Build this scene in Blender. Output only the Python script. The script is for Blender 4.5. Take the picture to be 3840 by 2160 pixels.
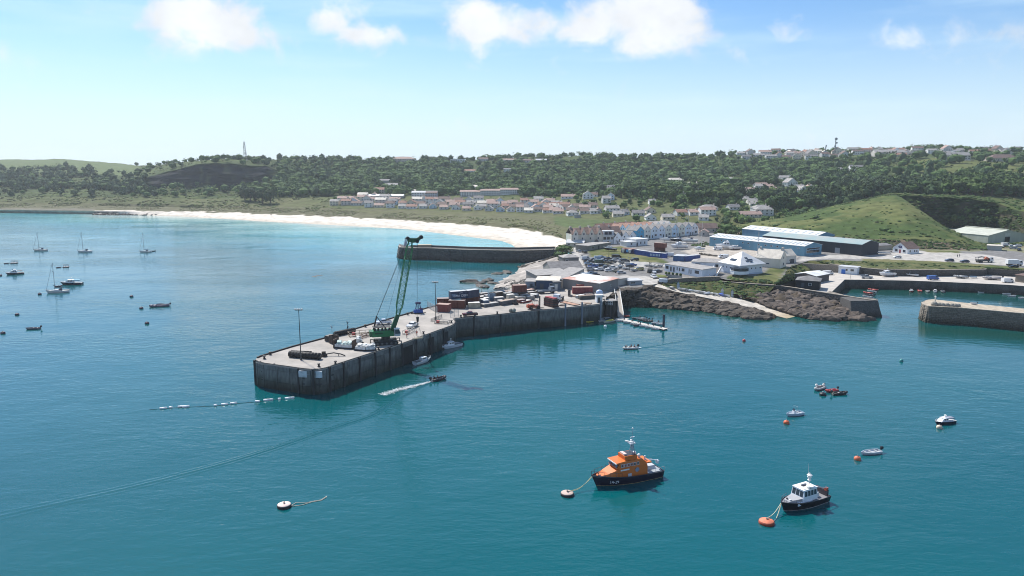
import bpy, bmesh, math, random
import numpy as np
from mathutils import Vector, Matrix, noise, geometry
random.seed(7)
for o in list(bpy.data.objects): bpy.data.objects.remove(o)
scene = bpy.context.scene
COL = scene.collection
R = math.radians

# ------------------------------------------------------------------ camera
F = 2755.0; H0 = 620.0; CZ = 57.0            # focal length in photo pixels, horizon row, camera height
TILT = math.atan((1080 - H0) / F)
cam = bpy.data.cameras.new('camera'); cam.sensor_width = 36; cam.lens = 36 * F / 3840
cam.clip_start = 0.5; cam.clip_end = 30000
camo = bpy.data.objects.new('camera', cam); COL.objects.link(camo)
camo.location = (0, 0, CZ); camo.rotation_euler = (math.pi / 2 - TILT, 0, 0)
scene.camera = camo

# ------------------------------------------------------------------ light
SUN_AZ = R(-35); SUN_EL = R(50)              # azimuth left of straight ahead
w = bpy.data.worlds.new('World'); scene.world = w; w.use_nodes = True
sun = bpy.data.lights.new('sun', 'SUN'); sun.energy = 4.6; sun.angle = R(0.55); sun.color = (1.0, 0.95, 0.88)
suno = bpy.data.objects.new('sun', sun); COL.objects.link(suno)
sd = Vector((math.sin(SUN_AZ) * math.cos(SUN_EL), math.cos(SUN_AZ) * math.cos(SUN_EL), math.sin(SUN_EL)))
suno.rotation_euler = sd.to_track_quat('Z', 'Y').to_euler(); suno.location = sd * 300
scene.view_settings.view_transform = 'Standard'; scene.view_settings.look = 'None'
scene.view_settings.gamma = 1; scene.view_settings.exposure = 0.5
scene.view_settings.use_curve_mapping = False
scene.cycles.filter_width = 1.0

def build_world():
    nt = w.node_tree; N = nt.nodes; L = nt.links; N.clear()
    def n(t, **k):
        o = N.new(t)
        for a, b in k.items(): setattr(o, a, b)
        return o
    def mth(op, a, b=None, c=None):
        o = n('ShaderNodeMath', operation=op)
        for i, v in enumerate((a, b, c)):
            if v is None: continue
            if isinstance(v, (int, float)): o.inputs[i].default_value = v
            else: L.new(v, o.inputs[i])
        return o.outputs[0]
    sky = n('ShaderNodeTexSky', sky_type='NISHITA', sun_disc=False, sun_elevation=SUN_EL, sun_rotation=SUN_AZ,
            air_density=1.0, dust_density=0.45, ozone_density=2.0, altitude=50)
    tc = n('ShaderNodeTexCoord'); sep = n('ShaderNodeSeparateXYZ'); L.new(tc.outputs['Generated'], sep.inputs[0])
    x, y, z = sep.outputs
    az = mth('ARCTAN2', x, y); el = mth('ARCSINE', z)
    # cumulus seen in the photograph (pixel centre, half sizes, amount) and a belt of alike clouds all round
    def ang(px, py):
        u = (px - 1920) / F; v = (1080 - py) / F
        d = Vector((u, math.cos(TILT) + v * math.sin(TILT), -math.sin(TILT) + v * math.cos(TILT))).normalized()
        return math.atan2(d.x, d.y), math.asin(d.z)
    cl = [(760, 75, 190, 90, 1.15), (900, 130, 150, 60, .8), (700, 130, 110, 70, .7), (1080, 140, 60, 35, .45), (1260, 70, 90, 70, .85), (1340, 125, 120, 55, .8),
          (1480, 115, 70, 55, .55), (1600, 150, 90, 40, .4), (1800, 90, 130, 95, 1.1), (1790, 180, 80, 60, .7), (1930, 95, 160, 75, .95),
          (2040, 85, 80, 50, .6), (2420, 75, 210, 110, 1.25), (2220, 120, 140, 70, .95), (2520, 130, 150, 75, 1.0), (2380, 165, 120, 55, .8), (2720, 190, 80, 45, .45),
          (2980, 140, 70, 55, .42), (3160, 165, 90, 45, .3), (3390, 160, 120, 60, .5), (3620, 110, 90, 50, .3), (3760, 130, 150, 70, .55), (20, 205, 80, 45, .35)]
    tot = None
    for c in cl:
        ca, ce = ang(c[0], c[1]); sa, se = c[2] / F, c[3] / F
        da = mth('MULTIPLY', mth('SUBTRACT', az, ca), 1 / sa); de = mth('MULTIPLY', mth('SUBTRACT', el, ce), 1 / se)
        q = mth('MULTIPLY_ADD', da, da, mth('MULTIPLY', de, de))
        g = mth('MULTIPLY', mth('POWER', 2.718, mth('MULTIPLY', q, -0.9)), c[4])
        tot = g if tot is None else mth('MAXIMUM', tot, g)
    # outside the frame: alike clouds in the same belt of the sky
    nb = n('ShaderNodeTexNoise'); nb.inputs['Scale'].default_value = 5.5; nb.inputs['Detail'].default_value = 2; L.new(tc.outputs['Generated'], nb.inputs['Vector'])
    belt = mth('MULTIPLY', mth('SUBTRACT', el, R(10.5)), 1 / R(4.2)); belt = mth('POWER', 2.718, mth('MULTIPLY', mth('MULTIPLY', belt, belt), -1))
    side = n('ShaderNodeMapRange', interpolation_type='SMOOTHSTEP'); side.inputs['From Min'].default_value = R(37); side.inputs['From Max'].default_value = R(44); L.new(mth('ABSOLUTE', az), side.inputs['Value'])
    bl = mth('MULTIPLY', mth('MULTIPLY', mth('SUBTRACT', nb.outputs['Fac'], .36), 4.2), mth('MULTIPLY', belt, side.outputs[0]))
    tot = mth('MAXIMUM', tot, bl)
    mp = n('ShaderNodeMapping'); mp.inputs['Scale'].default_value = (1, 1, 1.25); L.new(tc.outputs['Generated'], mp.inputs[0])
    nz = n('ShaderNodeTexNoise'); nz.inputs['Scale'].default_value = 21; nz.inputs['Detail'].default_value = 7; nz.inputs['Roughness'].default_value = .58
    nz.inputs['Distortion'].default_value = .35
    L.new(mp.outputs[0], nz.inputs['Vector'])
    dens = mth('MULTIPLY_ADD', mth('SUBTRACT', nz.outputs['Fac'], .5), 1.75, mth('SUBTRACT', tot, .31))
    mr = n('ShaderNodeMapRange', interpolation_type='SMOOTHSTEP'); mr.inputs['From Min'].default_value = -.1; mr.inputs['From Max'].default_value = .62
    L.new(dens, mr.inputs['Value'])
    # thin high veil
    mp2 = n('ShaderNodeMapping'); mp2.inputs['Scale'].default_value = (1.2, 1.2, 9); mp2.inputs['Rotation'].default_value = (0, R(6), 0); L.new(tc.outputs['Generated'], mp2.inputs[0])
    n2 = n('ShaderNodeTexNoise'); n2.inputs['Scale'].default_value = 3.2; n2.inputs['Detail'].default_value = 6; L.new(mp2.outputs[0], n2.inputs['Vector'])
    veil = n('ShaderNodeMapRange', interpolation_type='SMOOTHSTEP'); veil.inputs['From Min'].default_value = .42; veil.inputs['From Max'].default_value = .75
    veil.inputs['To Max'].default_value = .42; L.new(n2.outputs['Fac'], veil.inputs['Value'])
    mx = n('ShaderNodeMix', data_type='RGBA'); L.new(veil.outputs[0], mx.inputs['Factor'])
    tint = n('ShaderNodeMix', data_type='RGBA', blend_type='MULTIPLY'); tint.inputs['Factor'].default_value = 1
    L.new(sky.outputs[0], tint.inputs['A']); tint.inputs['B'].default_value = (.72, .95, 1.17, 1)
    L.new(tint.outputs['Result'], mx.inputs['A']); mx.inputs['B'].default_value = (6.2, 8.0, 9.2, 1)
    hz = n('ShaderNodeMapRange', interpolation_type='SMOOTHSTEP'); hz.inputs['From Min'].default_value = R(-2); hz.inputs['From Max'].default_value = R(12); hz.inputs['To Min'].default_value = .9; hz.inputs['To Max'].default_value = .0
    L.new(el, hz.inputs['Value'])
    mh = n('ShaderNodeMix', data_type='RGBA'); L.new(hz.outputs[0], mh.inputs['Factor']); L.new(mx.outputs['Result'], mh.inputs['A']); mh.inputs['B'].default_value = (6.7, 7.9, 8.8, 1)
    mx = mh
    nz3 = n('ShaderNodeTexNoise'); nz3.inputs['Scale'].default_value = 14; nz3.inputs['Detail'].default_value = 5; L.new(mp.outputs[0], nz3.inputs['Vector'])
    cr = n('ShaderNodeMapRange'); cr.inputs['From Min'].default_value = .3; cr.inputs['From Max'].default_value = .7; cr.inputs['To Min'].default_value = 6.9; cr.inputs['To Max'].default_value = 8.6
    L.new(nz3.outputs['Fac'], cr.inputs['Value'])
    mx2 = n('ShaderNodeMix', data_type='RGBA'); L.new(mth('MULTIPLY', mr.outputs[0], .96), mx2.inputs['Factor'])
    cc = n('ShaderNodeVectorMath', operation='SCALE'); cc.inputs[0].default_value = (.97, 1.0, 1.035); L.new(cr.outputs[0], cc.inputs['Scale'])
    L.new(mx.outputs['Result'], mx2.inputs['A']); L.new(cc.outputs[0], mx2.inputs['B'])
    bg = n('ShaderNodeBackground'); bg.inputs['Strength'].default_value = 0.088
    L.new(mx2.outputs['Result'], bg.inputs['Color'])
    out = n('ShaderNodeOutputWorld'); L.new(bg.outputs[0], out.inputs['Surface'])
build_world()

# ------------------------------------------------------------------ pixel -> place
def ray(px, py):
    v = (1080 - py) / F
    return (px - 1920) / F, math.cos(TILT) + v * math.sin(TILT), -math.sin(TILT) + v * math.cos(TILT)
def W(px, py, z=0.0):                        # where the sight line meets height z
    a, b, c = ray(px, py); t = (z - CZ) / c
    return Vector((a * t, b * t, z))
def D(px, py, y):                            # the point of the sight line at ground distance y
    a, b, c = ray(px, py); t = y / b
    return Vector((a * t, y, CZ + c * t))
def pix(p):
    z = p[2] - CZ
    f = p[1] * math.cos(TILT) - z * math.sin(TILT); u = p[1] * math.sin(TILT) + z * math.cos(TILT)
    return 1920 + F * p[0] / f, 1080 - F * u / f

# ------------------------------------------------------------------ materials
MATS = {}
def M(name, col, rough=.6, var=.12, scale=.6, metal=0.0, bump=0.0, spec=.4, col2=None, lo=.35, hi=.65, stretch=(1, 1, 1), rnd=0.0):
    if name in MATS: return MATS[name]
    m = bpy.data.materials.new(name); m.use_nodes = True; nt = m.node_tree; N = nt.nodes; L = nt.links
    b = N['Principled BSDF']; b.inputs['Roughness'].default_value = rough; b.inputs['Metallic'].default_value = metal
    b.inputs['Specular IOR Level'].default_value = spec
    tc = N.new('ShaderNodeTexCoord'); mp = N.new('ShaderNodeMapping'); mp.inputs['Scale'].default_value = stretch
    geo = N.new('ShaderNodeNewGeometry'); L.new(geo.outputs['Position'], mp.inputs[0])
    nz = N.new('ShaderNodeTexNoise'); nz.inputs['Scale'].default_value = scale; nz.inputs['Detail'].default_value = 6; nz.inputs['Roughness'].default_value = .62
    L.new(mp.outputs[0], nz.inputs['Vector'])
    rp = N.new('ShaderNodeMapRange'); rp.inputs['From Min'].default_value = lo; rp.inputs['From Max'].default_value = hi; L.new(nz.outputs['Fac'], rp.inputs['Value'])
    mx = N.new('ShaderNodeMix'); mx.data_type = 'RGBA'; L.new(rp.outputs[0], mx.inputs['Factor'])
    c2 = col2 or tuple(min(1, c * (1 + var)) for c in col); c1 = col if col2 else tuple(c * (1 - var) for c in col)
    mx.inputs['A'].default_value = (*c1, 1); mx.inputs['B'].default_value = (*c2, 1)
    src = mx.outputs['Result']
    if rnd:
        oi = N.new('ShaderNodeObjectInfo'); hs = N.new('ShaderNodeHueSaturation')
        a = N.new('ShaderNodeMapRange'); a.inputs['To Min'].default_value = 1 - rnd; a.inputs['To Max'].default_value = 1 + rnd
        L.new(oi.outputs['Random'], a.inputs['Value']); L.new(a.outputs[0], hs.inputs['Value']); L.new(src, hs.inputs['Color'])
        h = N.new('ShaderNodeMapRange'); h.inputs['To Min'].default_value = .5 - rnd * .06; h.inputs['To Max'].default_value = .5 + rnd * .06
        ml = N.new('ShaderNodeMath'); ml.operation = 'FRACT'; m7 = N.new('ShaderNodeMath'); m7.operation = 'MULTIPLY'; m7.inputs[1].default_value = 7.31
        L.new(oi.outputs['Random'], m7.inputs[0]); L.new(m7.outputs[0], ml.inputs[0]); L.new(ml.outputs[0], h.inputs['Value']); L.new(h.outputs[0], hs.inputs['Hue'])
        src = hs.outputs['Color']
    L.new(src, b.inputs['Base Color'])
    if bump:
        bp = N.new('ShaderNodeBump'); bp.inputs['Strength'].default_value = bump; bp.inputs['Distance'].default_value = .1
        n2 = N.new('ShaderNodeTexNoise'); n2.inputs['Scale'].default_value = scale * 6; n2.inputs['Detail'].default_value = 5; L.new(mp.outputs[0], n2.inputs['Vector'])
        L.new(n2.outputs['Fac'], bp.inputs['Height']); L.new(bp.outputs[0], b.inputs['Normal'])
    MATS[name] = m; return m
_pc = {}
def paint(c, rough=.45, spec=.45, metal=0, var=.06):
    k = (tuple(round(v, 3) for v in c), rough, metal)
    if k not in _pc: _pc[k] = M('paint_%d' % len(_pc), tuple(c), rough, var, .9, metal, spec=spec)
    return _pc[k]
WHITE = (.78, .78, .76); BLACK = (.012, .013, .016); NAVY = (.012, .018, .05); GREY = (.25, .26, .27); DGREY = (.07, .075, .08)
def glassm(): return M('window_glass', (.025, .035, .05), .08, .3, .4, spec=.8)

# ------------------------------------------------------------------ mesh builder and object helpers
class MB:
    def __init__(s): s.v = []; s.f = []
    def add(s, vs, fs):
        k = len(s.v); s.v += [tuple(v) for v in vs]; s.f += [tuple(i + k for i in f) for f in fs]; return s
    def box(s, x0, x1, y0, y1, z0, z1, top=None):
        t = top or (0, 0)                    # inset of the top in x and y
        s.add([(x0, y0, z0), (x1, y0, z0), (x1, y1, z0), (x0, y1, z0), (x0 + t[0], y0 + t[1], z1), (x1 - t[0], y0 + t[1], z1), (x1 - t[0], y1 - t[1], z1), (x0 + t[0], y1 - t[1], z1)],
              [(0, 3, 2, 1), (4, 5, 6, 7), (0, 1, 5, 4), (1, 2, 6, 5), (2, 3, 7, 6), (3, 0, 4, 7)]); return s
    def obox(s, c, sx, sy, sz, rz=0, rx=0, ry=0):          # centred box, rotated
        m = Matrix.Translation(c) @ Matrix.Rotation(rz, 4, 'Z') @ Matrix.Rotation(ry, 4, 'Y') @ Matrix.Rotation(rx, 4, 'X')
        vs = [m @ Vector((a * sx / 2, b * sy / 2, d * sz / 2)) for d in (-1, 1) for a, b in ((-1, -1), (1, -1), (1, 1), (-1, 1))]
        s.add(vs, [(0, 3, 2, 1), (4, 5, 6, 7), (0, 1, 5, 4), (1, 2, 6, 5), (2, 3, 7, 6), (3, 0, 4, 7)]); return s
    def prism(s, poly, z0, z1):              # poly: xy list
        a = sum(p[0] * q[1] - q[0] * p[1] for p, q in zip(poly, poly[1:] + poly[:1]))
        if a < 0: poly = poly[::-1]
        n = len(poly); s.add([(p[0], p[1], z0) for p in poly] + [(p[0], p[1], z1) for p in poly],
              [tuple(range(n))[::-1], tuple(range(n, 2 * n))] + [(i, (i + 1) % n, n + (i + 1) % n, n + i) for i in range(n)]); return s
    def tube(s, p, q, r, r2=None, n=6):
        p, q = Vector(p), Vector(q); d = q - p
        if d.length < 1e-6: return s
        d.normalize(); a = d.orthogonal().normalized(); b = d.cross(a); r2 = r if r2 is None else r2
        vs = [p + (a * math.cos(t) + b * math.sin(t)) * r for t in [2 * math.pi * i / n for i in range(n)]]
        vs += [q + (a * math.cos(t) + b * math.sin(t)) * r2 for t in [2 * math.pi * i / n for i in range(n)]]
        s.add(vs, [(i, (i + 1) % n, n + (i + 1) % n, n + i) for i in range(n)] + [tuple(range(n))[::-1], tuple(range(n, 2 * n))]); return s
    def path(s, pts, r, n=5):
        for a, b in zip(pts, pts[1:]): s.tube(a, b, r, n=n)
        return s
    def loft(s, rings, cap=True, close=True):
        k = len(s.v); n = len(rings[0])
        for r in rings: s.v += [tuple(p) for p in r]
        for i in range(len(rings) - 1):
            for j in range(n if close else n - 1):
                a = k + i * n + j; b = k + i * n + (j + 1) % n
                s.f.append((a, b, b + n, a + n))
        if cap: s.f.append(tuple(range(k, k + n))[::-1]); s.f.append(tuple(range(k + (len(rings) - 1) * n, k + len(rings) * n)))
        return s
    def lathe(s, prof, n=12, c=(0, 0, 0)):   # prof: (r, z)
        return s.loft([[(c[0] + r * math.cos(2 * math.pi * i / n), c[1] + r * math.sin(2 * math.pi * i / n), c[2] + z) for i in range(n)] for r, z in prof])
    def ball(s, c, r, n=8, sq=1):
        return s.lathe([(r * math.sin(math.pi * i / 6) + 1e-4, -r * sq * math.cos(math.pi * i / 6)) for i in range(7)], n, c)
    def mesh(s, name, m=None, smooth=False):
        me = bpy.data.meshes.new(name); me.from_pydata(s.v, [], s.f)
        if m: me.materials.append(m)
        bm = bmesh.new(); bm.from_mesh(me); bmesh.ops.recalc_face_normals(bm, faces=bm.faces); bm.to_mesh(me); bm.free()
        if smooth: me.polygons.foreach_set('use_smooth', [True] * len(me.polygons))
        return me
    def build(s, name, m, parent=None, smooth=False):
        return inst(name, s.mesh(name, m, smooth), parent)
def inst(name, me, parent=None, loc=None, rz=0, sc=None):
    o = bpy.data.objects.new(name, me); COL.objects.link(o)
    if parent is not None: o.parent = parent
    if loc is not None: o.location = loc
    if rz: o.rotation_euler = (0, 0, rz)
    if sc is not None: o.scale = sc if hasattr(sc, '__len__') else (sc, sc, sc)
    return o
def tag(o, label, cat, group=None):
    o['label'] = label; o['category'] = cat
    if group: o['group'] = group
    return o
def thing(name, label, cat, loc=(0, 0, 0), rz=0, group=None, sc=None):
    o = bpy.data.objects.new(name, None); COL.objects.link(o); o.location = loc; o.rotation_euler = (0, 0, rz); o.empty_display_size = .5
    if sc: o.scale = (sc, sc, sc)
    return tag(o, label, cat, group)
def struct(o, kind='structure'): o['kind'] = kind; return o
def copy_tree(o, loc=None, rz=None, parent=None, label=None, sc=None):
    c = o.copy(); COL.objects.link(c)
    if parent is not None: c.parent = parent
    for ch in o.children: copy_tree(ch, parent=c)
    if loc is not None: c.location = loc
    if rz is not None: c.rotation_euler = (0, 0, rz)
    if label: c['label'] = label
    if sc: c.scale = (sc, sc, sc)
    return c
def heading(a, b): return math.atan2(b[1] - a[1], b[0] - a[0])
def interp(x, pts, k=1):                     # piecewise linear through (x, v...)
    if x <= pts[0][0]: return pts[0][k]
    for a, b in zip(pts, pts[1:]):
        if x <= b[0]:
            t = (x - a[0]) / (b[0] - a[0]); return a[k] + (b[k] - a[k]) * t
    return pts[-1][k]
def fbm(x, y, s=1.0, o=4, seed=0.0): return noise.fractal(Vector((x * s, y * s, seed)), 1.0, 2.0, o)

# ------------------------------------------------------------------ far land: coast, flats and hills
def zl(pts, z): return [(px, *W(px, py, z)) for px, py in pts]
def dl(pts): return [(px, *D(px, py, d)) for px, py, d in pts]
SHORE = [(-900, 792), (0, 797), (402, 803), (700, 813), (1000, 832), (1300, 848), (1529, 861), (1768, 891), (1880, 905), (1925, 922), (1940, 940), (2000, 946), (2060, 944)]
FEAT = [
 # 0 sea bed, 1 shoreline, 2 top of the sand, 3 dune crest, 4 front of the estate, 5 hill foot, 6 mid slope, 7 upper slope (quarry rim), 8 brow, 9 behind
 [(px, *W(px, py + 14, -2.5)) for px, py in SHORE] + [(2110, *W(2110, 925, 2)), (2400, *W(2400, 900, 4)), (2700, *W(2700, 880, 5)), (4700, *W(4700, 880, 5))],
 [(px, *W(px, py, -.1)) for px, py in SHORE] + [(2110, *W(2110, 918, 5)), (2400, *W(2400, 890, 7)), (2700, *W(2700, 872, 8)), (4700, *W(4700, 872, 8))],
 zl([(-900, 785), (0, 788), (402, 793), (700, 796), (1000, 805), (1300, 818), (1529, 829), (1768, 846), (1900, 854), (2000, 870), (2080, 892), (2130, 903)], 3.4) + zl([(2400, 868), (2700, 862), (4700, 862)], 8.5),
 zl([(-900, 768), (0, 772), (400, 772), (700, 778), (1000, 786), (1300, 798), (1529, 808), (1768, 832), (1900, 840), (2050, 854), (2130, 885)], 6) + zl([(2400, 855), (2700, 855), (4700, 855)], 9),
 zl([(-900, 757), (0, 760), (400, 762), (700, 768), (1000, 772), (1300, 782), (1529, 787), (1768, 797), (2000, 802), (2200, 820), (2400, 842), (2600, 850), (2700, 850), (4700, 848)], 9),
 dl([(-900, 735, 1000), (0, 737, 1000), (400, 737, 985), (700, 745, 960), (1000, 740, 950), (1300, 735, 935), (1529, 733, 930), (1768, 735, 915), (2000, 738, 880), (2200, 735, 840), (2400, 745, 780), (2600, 770, 700), (2800, 800, 650), (3000, 795, 660), (3300, 757, 665), (3600, 735, 650), (3840, 735, 640), (4700, 735, 640)]),
 dl([(-900, 690, 1130), (0, 695, 1120), (400, 705, 1080), (520, 714, 1058), (600, 707, 1052), (650, 692, 1056), (705, 707, 1050), (770, 689, 1055), (860, 707, 1050), (910, 691, 1054), (960, 695, 1052), (1010, 672, 1056), (1050, 690, 1052), (1200, 690, 1060), (1500, 684, 1060), (1768, 690, 1030), (2000, 690, 1000), (2300, 690, 960), (2600, 710, 880), (2800, 730, 830), (3000, 725, 840), (3300, 702, 800), (3600, 690, 760), (3840, 690, 740), (4700, 690, 740)]),
 dl([(-900, 655, 1280), (0, 655, 1280), (300, 655, 1230), (430, 672, 1150), (500, 676, 1100), (540, 666, 1078), (640, 641, 1070), (740, 618, 1066), (850, 609, 1066), (905, 618, 1068), (1000, 623, 1070), (1040, 640, 1085), (1120, 652, 1130), (1500, 642, 1180), (1768, 645, 1150), (2000, 645, 1130), (2300, 642, 1100), (2600, 645, 1080), (2800, 650, 1050), (3000, 645, 1040), (3300, 640, 960), (3500, 612, 930), (3840, 625, 890), (4700, 625, 890)]),
 dl([(-900, 600, 1800), (0, 599, 1800), (200, 597, 1800), (380, 606, 1760), (500, 620, 1650), (560, 622, 1330), (640, 613, 1270), (760, 605, 1250), (920, 601, 1240), (1100, 597, 1260), (1300, 599, 1280), (1500, 605, 1290), (1800, 598, 1290), (2000, 590, 1290), (2200, 584, 1290), (2400, 592, 1280), (2600, 588, 1260), (2800, 578, 1240), (3000, 572, 1220), (3200, 568, 1200), (3500, 564, 1180), (3840, 566, 1160), (4700, 566, 1160)]),
 dl([(-900, 640, 2400), (520, 640, 2300), (900, 640, 1800), (4700, 640, 1800)]),
]
SEG = [6, 12, 10, 12, 26, 26, 30, 26, 8]
def far_point(px, u):
    """u in 0..9 along the feature lines of the column px"""
    k = min(int(u), 8); t = u - k
    a = [interp(px, FEAT[k], j) for j in (1, 2, 3)]; b = [interp(px, FEAT[k + 1], j) for j in (1, 2, 3)]
    if k in (5, 7) and t < 1: pass
    return [a[j] + (b[j] - a[j]) * t for j in range(3)]
def quarry(px, k, t): return k == 6 and 540 < px < 1040
SAND = (.66, .60, .52); DUNE = (.125, .122, .07); MEADOW = (.088, .115, .040); SCRUB = (.045, .068, .022); ROCKC = (.030, .032, .034); FIELD = (.105, .14, .055)
def lerp3(a, b, t): return tuple(a[i] + (b[i] - a[i]) * t for i in range(3))
def vcolor(me, cols):
    at = me.color_attributes.new('ground', 'FLOAT_COLOR', 'POINT')
    at.data.foreach_set('color', np.array([(*c, 1) for c in cols], dtype=np.float32).ravel())
def ground_material(name='ground_cover', rough=.95, bump=.5, sc=.12):
    m = bpy.data.materials.new(name); m.use_nodes = True; N = m.node_tree.nodes; L = m.node_tree.links
    b = N['Principled BSDF']; b.inputs['Roughness'].default_value = rough; b.inputs['Specular IOR Level'].default_value = .1
    at = N.new('ShaderNodeAttribute'); at.attribute_name = 'ground'
    geo = N.new('ShaderNodeNewGeometry')
    n1 = N.new('ShaderNodeTexNoise'); n1.inputs['Scale'].default_value = sc; n1.inputs['Detail'].default_value = 6; n1.inputs['Roughness'].default_value = .68
    L.new(geo.outputs['Position'], n1.inputs['Vector'])
    r = N.new('ShaderNodeMapRange'); r.inputs['From Min'].default_value = .28; r.inputs['From Max'].default_value = .72; r.inputs['To Min'].default_value = .62; r.inputs['To Max'].default_value = 1.32
    L.new(n1.outputs['Fac'], r.inputs['Value'])
    mx = N.new('ShaderNodeMix'); mx.data_type = 'RGBA'; mx.blend_type = 'MULTIPLY'; mx.inputs['Factor'].default_value = 1
    L.new(at.outputs['Color'], mx.inputs['A']); L.new(r.outputs[0], mx.inputs['B']); L.new(mx.outputs['Result'], b.inputs['Base Color'])
    bp = N.new('ShaderNodeBump'); bp.inputs['Strength'].default_value = bump; bp.inputs['Distance'].default_value = .5
    n2 = N.new('ShaderNodeTexNoise'); n2.inputs['Scale'].default_value = .6; n2.inputs['Detail'].default_value = 6; L.new(geo.outputs['Position'], n2.inputs['Vector'])
    L.new(n2.outputs['Fac'], bp.inputs['Height']); L.new(bp.outputs[0], b.inputs['Normal'])
    MATS[name] = m; return m
GROUND = ground_material()
FAR_X = list(range(-900, 4701, 12)); FAR_P = []; FAR_U = []
for k, n in enumerate(SEG): FAR_U += [k + i / n for i in range(n)]
FAR_U.append(9.0)
def build_far():
    V = []; C = []; nu = len(FAR_U)
    for px in FAR_X:
        ff = [[interp(px, FEAT[k], j) for j in (1, 2, 3)] for k in range(10)]
        for u in FAR_U:
            k = min(int(u), 8); t = u - k
            q = quarry(px, k, t)
            if k in (4, 5, 6, 7) and not q:        # rounded slopes: hermite on height
                a, b = ff[k], ff[k + 1]
                y = a[1] + (b[1] - a[1]) * t
                pa, nb = ff[k - 1], ff[min(k + 2, 9)]
                sa = (b[2] - pa[2]) / max(1, b[1] - pa[1]); sb = (nb[2] - a[2]) / max(1, nb[1] - a[1]); h = b[1] - a[1]
                if k == 6: pass
                z = a[2] * (2 * t**3 - 3 * t * t + 1) + sa * h * (t**3 - 2 * t * t + t) + b[2] * (-2 * t**3 + 3 * t * t) + sb * h * (t**3 - t * t)
                lin = a[2] + (b[2] - a[2]) * t
                z = lin * .4 + z * .6
                x = a[0] + (b[0] - a[0]) * t
            else:
                x, y, z = [ff[k][j] + (ff[k + 1][j] - ff[k][j]) * t for j in range(3)]
            nse = fbm(x, y, .012, 4) ; fine = fbm(x, y, .06, 4, 5.0)
            if k <= 1: amp = .0; c = SAND
            elif k == 2: amp = .5
            elif k == 3: amp = .5
            else: amp = 2.0 if k < 8 else 2.0
            c = SAND
            if k == 0: c = (.5, .47, .36)
            elif k == 1: c = lerp3((.50, .44, .36), SAND, min(1, t * 2.2))
            elif k == 2:
                e = t + .32 * fine + .1 * nse
                c = SAND if e < .14 else DUNE
                if px < 350: c = lerp3(DUNE, (.2, .19, .17), .5) if t < .5 else DUNE
                amp = .9 * min(1, t * 3)
            elif k == 3: c = lerp3(DUNE, (.115, .12, .055), max(0, min(1, .5 + fine))); amp = .7
            elif k == 4: c = lerp3((.115, .12, .055), (.085, .105, .04), max(0, min(1, .5 + nse)))
            elif k == 5: c = lerp3(SCRUB, MEADOW, max(0, min(1, .35 + .8 * nse + .5 * fine)))
            elif k == 6: c = lerp3(SCRUB, MEADOW, max(0, min(1, .25 + .7 * nse + .4 * fine)))
            elif k == 7: c = lerp3(SCRUB, MEADOW, max(0, min(1, .35 + .7 * nse + .4 * fine)))
            else: c = MEADOW
            if k == 3 and t > .35 and 2080 < px < 2560: c = (.085, .115, .043)            # mown pitch behind the terrace
            if px < 520 and k >= 7: c = FIELD if k == 7 and t > .12 else c
            if px > 3350 and (k == 7 and t < .25 or k == 6 and t > .35): c = lerp3(MEADOW, (.13, .14, .05), .5 + .5 * fine)
            if q:
                e = min((px - 530) / 40, (1040 - px) / 30) + fine * 1.2
                s = max(0, min(1, e))
                c = lerp3(c, lerp3(ROCKC, (.075, .085, .05), max(0, min(1, 2.2 * fbm(x * 2, z * .8, .05, 3, 3.) - .25))), s if .03 < t + .15 * fine < .97 else .3 * s); amp = 2.5
                x += fine * 5 * s; y += (fbm(x * .5, z * 2, .05, 4, 9.) * 9) * s
            if k == 4 or k == 3:
                if 700 < px < 2700: amp *= .3
            V.append((x, y, z + amp * (nse + .5 * fine) if k < 8 or t < .5 else z)); C.append(c)
    nx = len(FAR_X)
    idx = np.arange(nx * nu).reshape(nx, nu)
    fs = np.stack([idx[:-1, :-1], idx[1:, :-1], idx[1:, 1:], idx[:-1, 1:]], -1).reshape(-1, 4)
    me = bpy.data.meshes.new('hillside'); me.from_pydata(V, [], fs.tolist()); me.materials.append(GROUND); vcolor(me, C)
    me.polygons.foreach_set('use_smooth', [True] * len(me.polygons))
    global FARV; FARV = np.array(V).reshape(nx, nu, 3)
    struct(inst('hillside', me))
build_far()
def far_ground(px, py, umin=1.0):
    """the first point of the far land seen at the pixel (for standing things on it)"""
    i = (px - FAR_X[0]) / 12; k = int(max(0, min(len(FAR_X) - 2, i)))
    col = FARV[k] + (FARV[k + 1] - FARV[k]) * (i - k)
    best = None
    for u, p in zip(FAR_U, col):
        if u < umin: continue
        r = pix(p)[1]
        if r <= py: return Vector(p)
        best = p
    return Vector(FARV[k][int(len(FAR_U) * .9)])
def far_at(px, u):
    i = (px - FAR_X[0]) / 12; k = int(max(0, min(len(FAR_X) - 2, i)))
    col = FARV[k] + (FARV[k + 1] - FARV[k]) * (i - k)
    j = int(np.searchsorted(FAR_U, u)); j = max(1, min(j, len(FAR_U) - 1))
    t = (u - FAR_U[j - 1]) / (FAR_U[j] - FAR_U[j - 1])
    return Vector(col[j - 1] + (col[j] - col[j - 1]) * t)

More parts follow.
